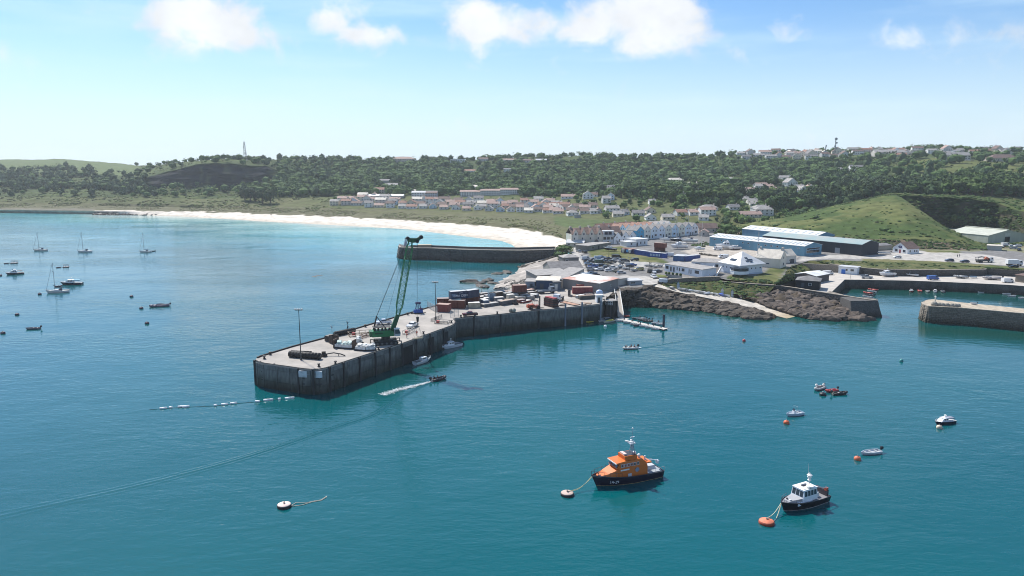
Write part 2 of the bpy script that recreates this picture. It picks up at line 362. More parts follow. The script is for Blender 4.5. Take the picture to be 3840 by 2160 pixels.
# ------------------------------------------------------------------ grassy knoll with its quarry, behind the harbour road
KX = list(range(2640, 4405, 10))
def kl(pts): return [(p[0], *(W(p[0], p[1], p[2]) if len(p) == 3 else D(p[0], p[1], p[3]))) for p in pts]
KN = [
 kl([(2640, 905, 7), (2900, 905, 7.2), (3050, 925, 7.4), (3250, 950, 7.6), (3330, 945, 7.8), (3500, 945, 7.8), (3650, 950, 7.8), (3720, 945, 7.8), (3790, 960, 7.8), (3900, 990, 7.8), (4404, 1010, 7.8)]),
 kl([(2640, 880, 8), (2760, 880, 8.4), (2900, 890, 8.5), (3050, 915, 8.5), (3250, 936, 8.5), (3330, 930, 8.6), (3500, 935, 8.6), (3650, 938, 8.6), (3720, 932, 8.6), (3790, 925, 8.6), (3900, 915, 8.6), (4404, 915, 8.6)]),
 # lip of the low rock face above the sheds
 [(p[0], *D(p[0], p[1], p[2])) for p in [(2640, 872, 545), (2760, 862, 545), (2900, 853, 520), (3000, 868, 486), (3100, 880, 468), (3250, 892, 452), (3400, 898, 443), (3520, 905, 440), (3620, 918, 442), (3700, 930, 446), (3760, 924, 452), (3900, 916, 460), (4404, 916, 460)]],
 # crest
 [(p[0], *D(p[0], p[1], p[2])) for p in [(2640, 868, 570), (2700, 868, 575), (2800, 844, 580), (2900, 822, 585), (3000, 802, 585), (3100, 778, 585), (3200, 757, 585), (3300, 738, 590), (3360, 727, 590), (3400, 752, 560), (3450, 790, 530), (3520, 835, 500), (3600, 880, 476), (3680, 920, 462), (3740, 919, 462), (3900, 914, 468), (4404, 914, 468)]],
 # floor behind the crest
 [(2640, *D(2640, 862, 610)), (3000, *D(3000, 808, 625)), (3200, *D(3200, 765, 620)), (3330, *D(3330, 735, 612)), (3365, *D(3365, 750, 601)), (3400, *W(3400, 862, 9)), (3500, *W(3500, 866, 9)), (3700, *W(3700, 872, 9)), (3900, *W(3900, 872, 9)), (4404, *W(4404, 872, 9))],
 # foot and top of the quarry face
 [(2640, *D(2640, 858, 625)), (3000, *D(3000, 803, 640)), (3200, *D(3200, 760, 635)), (3330, *D(3330, 732, 618)), (3365, *D(3365, 760, 606)), (3400, *W(3400, 850, 9.5)), (3500, *W(3500, 852, 9.5)), (3620, *W(3620, 856, 9.5)), (3740, *W(3740, 862, 9.5)), (3800, *W(3800, 876, 9.5)), (3870, *W(3870, 900, 9.5)), (4404, *W(4404, 950, 9.5))],
 [(2640, *D(2640, 852, 640)), (3000, *D(3000, 800, 655)), (3200, *D(3200, 757, 650)), (3330, *D(3330, 727, 630)), (3380, *D(3380, 727, 592)), (3450, *D(3450, 732, 577)), (3540, *D(3540, 736, 570)), (3640, *D(3640, 745, 562)), (3740, *D(3740, 762, 551)), (3810, *D(3810, 785, 522)), (3870, *D(3870, 800, 482)), (4404, *D(4404, 820, 420))],
 [(2640, *D(2640, 850, 680)), (3000, *D(3000, 795, 690)), (3200, *D(3200, 755, 690)), (3380, *D(3380, 735, 680)), (3640, *D(3640, 730, 690)), (3870, *D(3870, 735, 690)), (4404, *D(4404, 735, 690))],
]
KSEG = [4, 12, 34, 16, 6, 30, 12]
KU = [k + i / n for k, n in enumerate(KSEG) for i in range(n)] + [7.0]
def build_knoll():
    V = []; C = []
    for px in KX:
        ff = [[interp(px, f, j) for j in (1, 2, 3)] for f in KN]
        for u in KU:
            k = min(int(u), 6); t = u - k
            x, y, z = [ff[k][j] + (ff[k + 1][j] - ff[k][j]) * t for j in range(3)]
            n1 = fbm(x, y, .02, 4, 2.); n2 = fbm(x, y, .1, 4, 6.)
            g = lerp3((.056, .088, .026), (.125, .138, .05), max(0, min(1, .45 + 1.3 * n1 + 1.1 * n2))); amp = 1.1
            if k == 0: c = (.2, .2, .12); amp = 0
            elif k == 1:
                e = max(0, min(1, .55 + .9 * n2 - .2 * t)); c = lerp3((.17, .13, .095), (.035, .05, .02), max(0, min(1, .5 + 1.8 * n2))); amp = .6
                y += n2 * 3.5; x += n1 * 2
            elif k == 2:
                z += math.sin(t * math.pi) * 1.6; c = g
            elif k == 3: c = g
            elif k == 4: c = (.2, .2, .15); amp = .2
            elif k == 5:
                wv = fbm(x, z * 1.5, .12, 4, 3.)
                e = max(0, min(1, .5 + 1.3 * wv)); c = lerp3((.085, .072, .055), (.026, .042, .016), min(1, e + .25)); amp = .3
                if px > 3340: y += wv * 4 + fbm(x, z, .3, 3) * 1.2
            else: c = lerp3((.05, .07, .022), g, .5)
            if k == 6 and px < 3340: c = (.04, .055, .02)
            V.append((x, y, z + amp * (n1 + .6 * n2))); C.append(c)
    nu = len(KU); nx = len(KX); idx = np.arange(nx * nu).reshape(nx, nu)
    fs = np.stack([idx[:-1, :-1], idx[1:, :-1], idx[1:, 1:], idx[:-1, 1:]], -1).reshape(-1, 4)
    me = bpy.data.meshes.new('knoll'); me.from_pydata(V, [], fs.tolist()); me.materials.append(GROUND); vcolor(me, C)
    me.polygons.foreach_set('use_smooth', [True] * len(me.polygons))
    global KNV; KNV = np.array(V).reshape(nx, nu, 3)
    struct(inst('knoll', me))
build_knoll()
def knoll_at(px, u):
    i = (px - KX[0]) / 10; k = int(max(0, min(len(KX) - 2, i)))
    j = int(np.searchsorted(KU, u)); j = max(1, min(j, len(KU) - 1)); t = (u - KU[j - 1]) / (KU[j] - KU[j - 1])
    col = KNV[k] + (KNV[k + 1] - KNV[k]) * (i - k)
    return Vector(col[j - 1] + (col[j] - col[j - 1]) * t)

# ------------------------------------------------------------------ water
def build_water():
    m = bpy.data.materials.new('sea_water'); m.use_nodes = True; N = m.node_tree.nodes; L = m.node_tree.links
    b = N['Principled BSDF']; b.inputs['Roughness'].default_value = .06; b.inputs['IOR'].default_value = 1.333; b.inputs['Specular IOR Level'].default_value = .8
    geo = N.new('ShaderNodeNewGeometry')
    at = N.new('ShaderNodeAttribute'); at.attribute_name = 'shallow'
    n0 = N.new('ShaderNodeTexNoise'); n0.inputs['Scale'].default_value = .012; n0.inputs['Detail'].default_value = 4; L.new(geo.outputs['Position'], n0.inputs['Vector'])
    deep = N.new('ShaderNodeMix'); deep.data_type = 'RGBA'; L.new(n0.outputs['Fac'], deep.inputs['Factor'])
    deep.inputs['A'].default_value = (.0, .066, .083, 1); deep.inputs['B'].default_value = (.0, .100, .108, 1)
    sh = N.new('ShaderNodeValToRGB'); e = sh.color_ramp.elements
    e[0].position = 0; e[0].color = (.0, .088, .112, 1); e[1].position = 1; e[1].color = (.46, .62, .58, 1)
    for p, c in ((.28, (.02, .22, .29, 1)), (.62, (.10, .42, .47, 1)), (.9, (.25, .56, .56, 1))):
        k = e.new(p); k.color = c
    L.new(at.outputs['Fac'], sh.inputs['Fac'])
    lim = N.new('ShaderNodeMapRange'); lim.inputs['From Max'].default_value = .12; L.new(at.outputs['Fac'], lim.inputs['Value'])
    mx = N.new('ShaderNodeMix'); mx.data_type = 'RGBA'; L.new(lim.outputs[0], mx.inputs['Factor']); L.new(deep.outputs['Result'], mx.inputs['A']); L.new(sh.outputs['Color'], mx.inputs['B'])
    wd = N.new('ShaderNodeAttribute'); wd.attribute_name = 'weed'  # weed patches, and the quay's reflection painted in the same green
    mw = N.new('ShaderNodeMix'); mw.data_type = 'RGBA'; L.new(wd.outputs['Fac'], mw.inputs['Factor']); L.new(mx.outputs['Result'], mw.inputs['A']); mw.inputs['B'].default_value = (.006, .05, .032, 1)
    L.new(mw.outputs['Result'], b.inputs['Base Color'])
    # ripples: three lengths of wind waves; patches of calm
    def wave(sx, sy, sc, det, rot):
        mp = N.new('ShaderNodeMapping'); mp.inputs['Scale'].default_value = (sx, sy, 1); mp.inputs['Rotation'].default_value = (0, 0, rot); L.new(geo.outputs['Position'], mp.inputs[0])
        nz = N.new('ShaderNodeTexNoise'); nz.inputs['Scale'].default_value = sc; nz.inputs['Detail'].default_value = det; nz.inputs['Roughness'].default_value = .55; L.new(mp.outputs[0], nz.inputs['Vector']); return nz.outputs['Fac']
    def mth(op, a, b_, c=None):
        o = N.new('ShaderNodeMath'); o.operation = op
        for i, v in enumerate((a, b_, c)):
            if v is None: continue
            if isinstance(v, (int, float)): o.inputs[i].default_value = v
            else: L.new(v, o.inputs[i])
        return o.outputs[0]
    w1 = wave(.5, 1.0, .38, 3, R(12)); w2 = wave(.55, 1, 1.1, 3, R(-14)); w3 = wave(1, 1, .06, 1, 0)
    calm = N.new('ShaderNodeMapRange'); calm.inputs['From Min'].default_value = .36; calm.inputs['From Max'].default_value = .62; calm.inputs['To Min'].default_value = .45; calm.inputs['To Max'].default_value = 1.15
    L.new(wave(.6, 1.4, .018, 3, R(20)), calm.inputs['Value'])
    h = mth('ADD', mth('MULTIPLY', w1, 1.2), mth('MULTIPLY', w2, .45)); h = mth('ADD', mth('MULTIPLY', h, calm.outputs[0]), mth('MULTIPLY', w3, 1.5))
    bp = N.new('ShaderNodeBump'); bp.inputs['Strength'].default_value = 1; bp.inputs['Distance'].default_value = .14; L.new(h, bp.inputs['Height']); L.new(bp.outputs[0], b.inputs['Normal'])
    MATS['sea'] = m
    # sheet: fine polar fan in view, one large ring beyond
    shore = [W(px, py, 0) for px, py in SHORE]
    sx = np.array([(p.x, p.y) for p in shore])
    dens = []
    for a, c in zip(sx[:-1], sx[1:]):
        for i in range(12): dens.append(a + (c - a) * i / 12)
    dens = np.array(dens)
    basin = [W(3250, 1085, 0), W(3450, 1090, 0), W(3700, 1095, 0)]
    rocks = [W(*p, 0) for p in ((2330, 1135), (2420, 1150), (2520, 1160), (2640, 1175), (2760, 1185), (2900, 1200), (3060, 1205), (3200, 1205), (1900, 1060), (1850, 1075), (1800, 1060))]
    weedl = [W(1560 + 45 * i, 985 + 4 * math.sin(i), 0) for i in range(10)] + [W(3480 + 60 * i, 1235 + 4 * i, 0) for i in range(8)]
    az = np.radians(np.linspace(-62, 62, 260)); rr = np.concatenate([np.linspace(20, 1000, 330), [1100, 1300, 2000, 3500]])
    A, Q = np.meshgrid(az, rr, indexing='ij'); X = (np.sin(A) * Q).ravel(); Y = (np.cos(A) * Q).ravel()
    dd = np.full(X.shape, 1e9)
    for p in dens: dd = np.minimum(dd, np.hypot(X - p[0], Y - p[1]))
    sh_ = np.clip(1 - dd / 330, 0, 1) ** 2.1
    for i in range(len(X)):
        if sh_[i] > .02: sh_[i] = max(0, min(1, sh_[i] * (1 + .45 * fbm(X[i], Y[i], .008, 3)) ))
    jet = W(1500, 955, 0)
    sh_ *= np.clip((Y - jet.y + 80) / 140, 0, 1)
    dr = np.full(X.shape, 1e9)
    for p in rocks: dr = np.minimum(dr, np.hypot(X - p.x, Y - p.y))
    weed_refl = np.clip(1 - dr / 24, 0, 1) ** 1.2 * .75
    dw = np.full(X.shape, 1e9)
    for p in weedl: dw = np.minimum(dw, np.hypot(X - p.x, (Y - p.y) * 1.3))
    weed_refl = np.maximum(weed_refl, np.clip(1 - dw / 22, 0, 1) * .85)
    for p in basin: weed_refl = np.maximum(weed_refl, np.clip(1 - np.hypot((X - p.x) * .6, Y - p.y) / 42, 0, 1) ** .8 * .8)
    q0, q1 = W(1300, 1460, 0), W(2200, 1215, 0); dv = q1 - q0                  # the quay's dark green reflection, painted into the water colour
    tt = np.clip(((X - q0.x) * dv.x + (Y - q0.y) * dv.y) / dv.length_squared, 0, 1); dq = np.hypot(X - q0.x - dv.x * tt, Y - q0.y - dv.y * tt)
    weed_refl = np.maximum(weed_refl, np.clip(1 - dq / 16, 0, 1) * .45)
    n1, n2 = A.shape; idx = np.arange(n1 * n2).reshape(n1, n2)
    fs = np.stack([idx[:-1, :-1], idx[:-1, 1:], idx[1:, 1:], idx[1:, :-1]], -1).reshape(-1, 4)[:, ::-1]
    V = list(zip(X.tolist(), Y.tolist(), [0.0] * len(X))); Fq = fs.tolist()
    # the rest of the disc
    k = len(V); ring = []
    steps = [R(62) + (2 * math.pi - R(124)) * i / 40 for i in range(41)]
    V += [(math.sin(a) * r, math.cos(a) * r, 0.0) for a in steps for r in (20, 3500)]
    for i in range(40): Fq.append([k + 2 * i, k + 2 * i + 1, k + 2 * i + 3, k + 2 * i + 2])
    c = len(V); V += [(math.sin(a) * 20, math.cos(a) * 20, 0.0) for a in [2 * math.pi * i / 48 for i in range(48)]]; Fq.append(list(range(c, c + 48)))
    me = bpy.data.meshes.new('sea'); me.from_pydata(V, [], Fq); me.materials.append(m)
    bm = bmesh.new(); bm.from_mesh(me)
    for f in bm.faces:
        if f.normal.z < 0: f.normal_flip()
    bm.to_mesh(me); bm.free()
    pad = [0.0] * (len(V) - len(X))
    for nm, arr in (('shallow', sh_), ('weed', weed_refl)):
        a_ = me.attributes.new(nm, 'FLOAT', 'POINT'); a_.data.foreach_set('value', np.array(list(arr) + pad, dtype=np.float32))
    struct(inst('sea', me))
build_water()

# ------------------------------------------------------------------ harbour ground
def lines_mesh(name, lines, n, sub, colf, mat=GROUND, amp=0.0, smooth=True, close=False):
    """a sheet lofted through lines of points; every line is resampled to n points, sub steps between lines"""
    def resample(l):
        l = [Vector(p) for p in l]; d = [0]
        for a, b in zip(l, l[1:]): d.append(d[-1] + (b - a).length)
        return [Vector([interp(d[-1] * i / (n - 1), [(q, *p) for q, p in zip(d, l)], j) for j in (1, 2, 3)]) for i in range(n)]
    ls = [resample(l) for l in lines]; rows = []; us = []
    for k in range(len(ls) - 1):
        for i in range(sub + (k == len(ls) - 2)):
            t = i / sub; rows.append([a.lerp(b, t) for a, b in zip(ls[k], ls[k + 1])]); us.append(k + t)
    V = []; C = []
    for u, r in zip(us, rows):
        for i, p in enumerate(r):
            f = fbm(p.x, p.y + p.z, .25, 4, 1.3); e = amp * f if 0 < u < len(ls) - 1 else 0
            V.append((p.x, p.y - e * .5, p.z + e)); C.append(colf(u, i / (n - 1), f))
    Fq = [(j * n + i, j * n + i + 1, (j + 1) * n + i + 1, (j + 1) * n + i) for j in range(len(rows) - 1) for i in range(n - 1)]
    me = bpy.data.meshes.new(name); me.from_pydata(V, [], Fq); me.materials.append(mat)
    bm = bmesh.new(); bm.from_mesh(me); s = sum(f.normal.z for f in bm.faces)
    if s < 0: bmesh.ops.reverse_faces(bm, faces=bm.faces)
    bm.to_mesh(me); bm.free(); vcolor(me, C)
    if smooth: me.polygons.foreach_set('use_smooth', [True] * len(me.polygons))
    return inst(name, me)
TARMAC = (.19, .185, .18); PALE = (.42, .40, .37); GRAVEL = (.36, .33, .29); GRASSC = (.15, .18, .051)
GB = [(1985, 1060, 6.3), (2120, 1075, 6.3), (2298, 1097, 6.3), (2335, 1084, 6.4), (2390, 1084, 6.4), (2440, 1070, 6.6), (2470, 1062, 6.8), (2520, 1052, 7), (2600, 1047, 7), (2700, 1043, 7), (2720, 1048, 6.8), (2810, 1058, 6.5),
      (2904, 1066, 6.3), (2940, 1040, 7.5), (2965, 1000, 8), (3035, 977, 8), (3127, 976, 8), (3300, 983, 8), (3500, 990, 8), (3650, 997, 8), (3780, 1006, 8), (3900, 1016, 8), (4390, 1045, 8),
      (4390, 985, 8.2), (3900, 965, 8.2), (3790, 935, 8.2), (3720, 925, 8.3), (3500, 930, 8.3), (3330, 925, 8.3), (3250, 915, 8.3), (3050, 890, 8.3), (2900, 875, 8.3), (2760, 868, 8.3), (2640, 865, 8.3), (2400, 868, 8), (2230, 885, 7.6), (2135, 905, 7.2), (2120, 930, 7.2), (2140, 955, 6.8), (2110, 1000, 6.5), (2030, 1035, 6.4)]
ROADZ = [  # (colour, pixel polygon) on the harbour ground
 (GRASSC, [(2205, 935), (2260, 930), (2330, 922), (2400, 945), (2500, 975), (2505, 985), (2400, 978), (2300, 964), (2215, 960)]),
 (GRASSC, [(2120, 890), (2150, 960), (2110, 1000), (2170, 990), (2165, 945), (2150, 925)]),
 (PALE, [(2120, 1000), (2180, 1045), (2400, 1062), (2560, 1052), (2480, 1040), (2420, 1030), (2230, 1025), (2190, 1000), (2175, 930), (2210, 925), (2200, 915), (2150, 925)]),
 ((.36, .35, .33), [(2290, 965), (2380, 975), (2500, 992), (2620, 985), (2500, 1000), (2420, 1000), (2300, 985)]),
 ((.40, .36, .31), [(2500, 990), (2600, 960), (2560, 945), (2640, 915), (2780, 925), (3000, 965), (2960, 985), (2860, 960), (2700, 985), (2600, 1000)]),
 ((.40, .38, .35), [(2980, 985), (3020, 958), (3240, 960), (3440, 945), (3700, 958), (3840, 985), (4390, 1030), (4390, 1043), (3840, 1002), (3560, 985), (3300, 976), (3100, 972)]),
 (GRASSC, [(2830, 1035), (2720, 1030), (2740, 1046), (2900, 1062), (2935, 1040), (2950, 1000), (2900, 1005)]),
 (GRASSC, [(3230, 972), (3400, 978), (3560, 985), (3800, 1003), (3900, 1014), (3900, 1022), (3500, 996), (3230, 988)]),
 (GRASSC, [(3440, 938), (3600, 945), (3600, 952), (3480, 950)]),
]
def inpoly(x, y, poly):
    c = False; n = len(poly)
    for i in range(n):
        x1, y1 = poly[i]; x2, y2 = poly[i - 1]
        if (y1 > y) != (y2 > y) and x < (x2 - x1) * (y - y1) / (y2 - y1) + x1: c = not c
    return c
def build_harbour_ground():
    b = [W(*p) for p in GB]; bp = []
    for p, q in zip(b, b[1:] + b[:1]):
        k = max(1, int((q - p).length / 4))
        bp += [p.lerp(q, i / k) for i in range(k)]
    ctrl = [W(*p) for p in GB] + [W(*p) for p in ((2350, 1000, 7), (2250, 1040, 6.6), (2450, 1030, 7), (2300, 945, 7.3), (2240, 915, 7.4), (2450, 940, 7.8), (2600, 1000, 7.6), (2700, 960, 8), (2880, 1000, 8), (2800, 1030, 7.8), (2900, 940, 8.2), (3100, 950, 8.2), (3400, 960, 8), (2630, 1020, 7.6))]
    cx = np.array([(c.x, c.y) for c in ctrl]); cz = np.array([c.z for c in ctrl])
    def zz(x, y):
        d = np.hypot(cx[:, 0] - x, cx[:, 1] - y) + .5; wt = d ** -3.; return float((wt * cz).sum() / wt.sum())
    poly = [(p.x, p.y) for p in bp]
    pts = [Vector((p.x, p.y)) for p in bp]; nb = len(pts)
    xs = [p[0] for p in poly]; ys = [p[1] for p in poly]
    st = 2.2
    y = min(ys); j = 0
    while y < max(ys):
        x = min(xs) + (j % 2) * st / 2
        while x < max(xs):
            if inpoly(x, y, poly): pts.append(Vector((x + random.uniform(-.3, .3), y + random.uniform(-.3, .3))))
            x += st
        y += st; j += 1
    vs, es, fs, *_ = geometry.delaunay_2d_cdt(pts, [(i, (i + 1) % nb) for i in range(nb)], [], 1, 1e-4)
    zp = [(c, [W(px, py, 7.6).xy[:] for px, py in q]) for c, q in ROADZ]
    V = []; C = []
    for v in vs:
        z = zz(v.x, v.y); c = TARMAC
        f = fbm(v.x, v.y, .08, 3)
        for col, q in zp:
            if inpoly(v.x, v.y, q): c = col
        if c == GRASSC: c = lerp3((.075, .10, .03), (.16, .15, .07), max(0, min(1, .5 + f)))
        V.append((v.x, v.y, z)); C.append(tuple(k * (1 + .12 * f) for k in c))
    me = bpy.data.meshes.new('harbour_ground'); me.from_pydata(V, [], [tuple(f) for f in fs]); me.materials.append(ground_material('harbour_paving', .9, .15, .35)); vcolor(me, C)
    bm = bmesh.new(); bm.from_mesh(me)
    if sum(f.normal.z for f in bm.faces) < 0: bmesh.ops.reverse_faces(bm, faces=bm.faces)
    bm.to_mesh(me); bm.free()
    me.polygons.foreach_set('use_smooth', [True] * len(me.polygons))
    struct(inst('harbour_ground', me))
    return zz
GZ = build_harbour_ground()
def G(px, py):
    """the spot on the harbour ground seen at the pixel"""
    z = 7.5
    for _ in range(4):
        p = W(px, py, z); z = GZ(p.x, p.y)
    return W(px, py, z)

# ------------------------------------------------------------------ concrete and stone
def tide_material(name, dry, wet, weed, z1=2.2, z2=3.6, sc=.5, streak=3.0):
    m = bpy.data.materials.new(name); m.use_nodes = True; N = m.node_tree.nodes; L = m.node_tree.links
    b = N['Principled BSDF']; b.inputs['Roughness'].default_value = .85; b.inputs['Specular IOR Level'].default_value = .25
    geo = N.new('ShaderNodeNewGeometry'); sp = N.new('ShaderNodeSeparateXYZ'); L.new(geo.outputs['Position'], sp.inputs[0])
    mp = N.new('ShaderNodeMapping'); mp.inputs['Scale'].default_value = (1, 1, 1 / streak); L.new(geo.outputs['Position'], mp.inputs[0])
    nz = N.new('ShaderNodeTexNoise'); nz.inputs['Scale'].default_value = sc; nz.inputs['Detail'].default_value = 7; nz.inputs['Roughness'].default_value = .7; L.new(mp.outputs[0], nz.inputs['Vector'])
    ad = N.new('ShaderNodeMath'); ad.operation = 'MULTIPLY_ADD'; L.new(nz.outputs['Fac'], ad.inputs[0]); ad.inputs[1].default_value = 3.2; L.new(sp.outputs[2], ad.inputs[2])
    cr = N.new('ShaderNodeValToRGB'); e = cr.color_ramp.elements
    mr = N.new('ShaderNodeMapRange'); mr.inputs['From Min'].default_value = 0; mr.inputs['From Max'].default_value = 9; L.new(ad.outputs[0], mr.inputs['Value']); L.new(mr.outputs[0], cr.inputs['Fac'])
    e[0].position = 1.2 / 9; e[0].color = (*weed, 1); e[1].position = 1; e[1].color = (*dry, 1)
    k = e.new((z1 + 1.6) / 9); k.color = (*wet, 1); k = e.new((z2 + 1.8) / 9); k.color = (*lerp3(wet, dry, .75), 1)
    n2 = N.new('ShaderNodeTexNoise'); n2.inputs['Scale'].default_value = sc * 3; n2.inputs['Detail'].default_value = 5; L.new(mp.outputs[0], n2.inputs['Vector'])
    r2 = N.new('ShaderNodeMapRange'); r2.inputs['From Min'].default_value = .3; r2.inputs['From Max'].default_value = .7; r2.inputs['To Min'].default_value = .65; r2.inputs['To Max'].default_value = 1.25; L.new(n2.outputs['Fac'], r2.inputs['Value'])
    oi = N.new('ShaderNodeObjectInfo'); r3 = N.new('ShaderNodeMapRange'); r3.inputs['To Min'].default_value = .78; r3.inputs['To Max'].default_value = 1.2; L.new(oi.outputs['Random'], r3.inputs['Value'])
    ml = N.new('ShaderNodeMath'); ml.operation = 'MULTIPLY'; L.new(r2.outputs[0], ml.inputs[0]); L.new(r3.outputs[0], ml.inputs[1])
    mx = N.new('ShaderNodeMix'); mx.data_type = 'RGBA'; mx.blend_type = 'MULTIPLY'; mx.inputs['Factor'].default_value = 1; L.new(cr.outputs[0], mx.inputs['A']); L.new(ml.outputs[0], mx.inputs['B'])
    L.new(mx.outputs['Result'], b.inputs['Base Color'])
    bp = N.new('ShaderNodeBump'); bp.inputs['Strength'].default_value = .5; bp.inputs['Distance'].default_value = .15; L.new(n2.outputs['Fac'], bp.inputs['Height']); L.new(bp.outputs[0], b.inputs['Normal'])
    MATS[name] = m; return m
CONC = tide_material('quay_concrete', (.165, .17, .17), (.07, .08, .072), (.015, .02, .014))
STONE = tide_material('harbour_stone', (.24, .21, .175), (.12, .105, .085), (.02, .024, .016), 1.5, 2.6, .9, 1.0)
DARKST = tide_material('jetty_stone', (.11, .105, .10), (.075, .07, .065), (.018, .02, .015), 1.5, 2.6, .7, 1.0)
DECKM = M('deck_concrete', (.27, .25, .225), .85, .2, .16, bump=.15, col2=(.40, .365, .325))
QZ = 6.5
def wl(pts, z): return [W(px, py, z) for px, py in pts]
Q_LEFT = [(962, 1343), (975, 1337), (1094, 1301), (1218, 1268), (1327, 1235), (1412, 1210), (1506, 1183), (1599, 1156), (1904, 1084), (1992, 1056)]
Q_FRONT = [(957, 1351), (966, 1357), (990, 1363), (1040, 1370), (1133, 1383), (1165, 1386), (1195, 1385), (1222, 1380), (1249, 1371), (1350, 1338), (1521, 1284), (1638, 1241), (1692, 1222), (1704, 1215), (1707, 1208), (1704, 1201), (1700, 1197), (1712, 1194), (1894, 1177), (1960, 1169), (2118, 1155), (2249, 1141), (2298, 1096)]
def wall_panels(parent, line, z0, z1, width, tiers, mat, depth=.16, gap=.14, side=1):
    """proud panels set along a line of points, one object each"""
    for a, b in zip(line, line[1:]):
        a = Vector((a.x, a.y, 0)); b = Vector((b.x, b.y, 0)); d = b - a; l = d.length
        if l < .8: continue
        k = max(1, round(l / width)); rz = heading(a, b); nrm = Vector((d.y, -d.x, 0)).normalized() * side
        wd = l / k - gap; cache = {}
        for t0, t1 in tiers:
            h = (z1 - z0) * (t1 - t0) - gap * .6
            me = MB().box(-wd / 2, wd / 2, -depth, depth, 0, h).mesh('wall_panel', mat)
            for i in range(k):
                c = a + d * ((i + .5) / k) + nrm * random.uniform(-.02, .02)
                inst('wall_panel', me, parent, (c.x, c.y, z0 + (z1 - z0) * t0), rz)
def build_quay():
    lf = wl(Q_LEFT, QZ); fr = wl(Q_FRONT, QZ)
    poly = [p.xy[:] for p in fr] + [p.xy[:] for p in lf[::-1]]
    q = thing('commercial_quay', 'long concrete commercial quay with rounded head and stained panelled walls', 'quay', (0, 0, 0))
    MB().prism(poly, -3, QZ - .3).build('wall_core', CONC, q)
    MB().prism(poly, QZ - .3, QZ).build('deck', DECKM, q)
    wall_panels(q, fr[:-1], -1.5, QZ - .25, 5.2, ((0, .47), (.47, .86), (.86, 1)), CONC)
    wall_panels(q, lf[:-2], -1.5, QZ - .25, 9, ((0, 1),), CONC, side=-1)
    dk = paint((.02, .02, .022), .8); conc = paint((.36, .35, .33), .85)
    def kerb(line, z, mat, name, wd=.35, h=.16, n=8):
        for a, b in zip(line, line[1:]):
            l = (b - a).length; k = max(1, round(l / n)); rz = heading(a, b)
            me = MB().box(-l / k / 2 + .05, l / k / 2 - .05, -wd / 2, wd / 2, 0, h).mesh(name, mat)
            for i in range(k):
                c = a.lerp(b, (i + .5) / k); inst(name, me, q, (c.x, c.y, z), rz)
    kerb([p + Vector((.2, -.05, 0)) for p in lf[:-1]], QZ + .004, dk, 'kerb_timber', .4, .35)
    kerb([p + Vector((0, .25, 0)) for p in fr[:-1]], QZ + .004, dk, 'kerb_timber', .3, .12, 10)
    # vertical fender posts; black slabs paint the shade of recesses in the face
    fp = MB().box(-.22, .22, -.5, .1, -1, QZ + .1).mesh('fender_post', paint((.03, .032, .036), .7))
    def along(i0, i1, t): return fr[i0].lerp(fr[i1], t)
    for i0, i1, ts in ((0, 4, (.0, .12, .42, .93)), (5, 6, (.3,)), (7, 8, (.4,)), (8, 9, (.35, .95)), (9, 10, (.3, .62, .9)), (10, 11, (.3, .75)), (11, 12, (.4,)), (17, 18, (.35, .9)), (18, 20, (.55,))):
        for t in ts:
            p = along(i0, i1, t); rz = heading(fr[i0], fr[i1]); inst('fender_post', fp, q, (p.x, p.y, 0), rz)
    rec = MB().box(-1.5, 1.5, -.32, .0, 0.3, QZ - 1.3).mesh('recess_shade', paint((.012, .014, .016), .8))
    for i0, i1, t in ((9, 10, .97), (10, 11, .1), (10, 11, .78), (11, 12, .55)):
        p = along(i0, i1, t); rz = heading(fr[i0], fr[i1]); inst('recess_shade', rec, q, (p.x, p.y, 0), rz)
    pl = MB().box(-1.5, 1.5, -.42, .1, QZ - 2.1, QZ - .45).mesh('fender_plate', M('pale_plate', (.5, .54, .58), .6, .2, .8))
    for t in (.15, .5, .85):
        p = fr[4].lerp(fr[6], t); inst('fender_plate', pl, q, (p.x, p.y, 0), heading(fr[4], fr[6]))
    hb = MB().box(-3, 3, -.3, .1, -.2, .2).mesh('fender_beam', paint((.05, .05, .05), .8))
    for z in (.8, 2.6, 4.2):
        for a, b in ((fr[0], fr[2]), (fr[4], fr[6]), (fr[6], fr[8])): 
            c = a.lerp(b, .5); inst('fender_beam', hb, q, (c.x, c.y, z), heading(a, b), (.5 if a == fr[0] else .7, 1, 1))
    # steel piles at the pontoon end
    pm = paint((.17, .2, .25), .6)
    for px in (2120, 2182, 2252):
        p = W(px, 1155 - (px - 2118) * .11, QZ) + Vector((0, -.7, 0))
        MB().tube((p.x, p.y, -3), (p.x, p.y, QZ + 1.6), .32, n=8).build('steel_pile', pm, q)
    mk = paint((.8, .8, .76), .5)
    return fr, lf
QFR, QLF = build_quay()

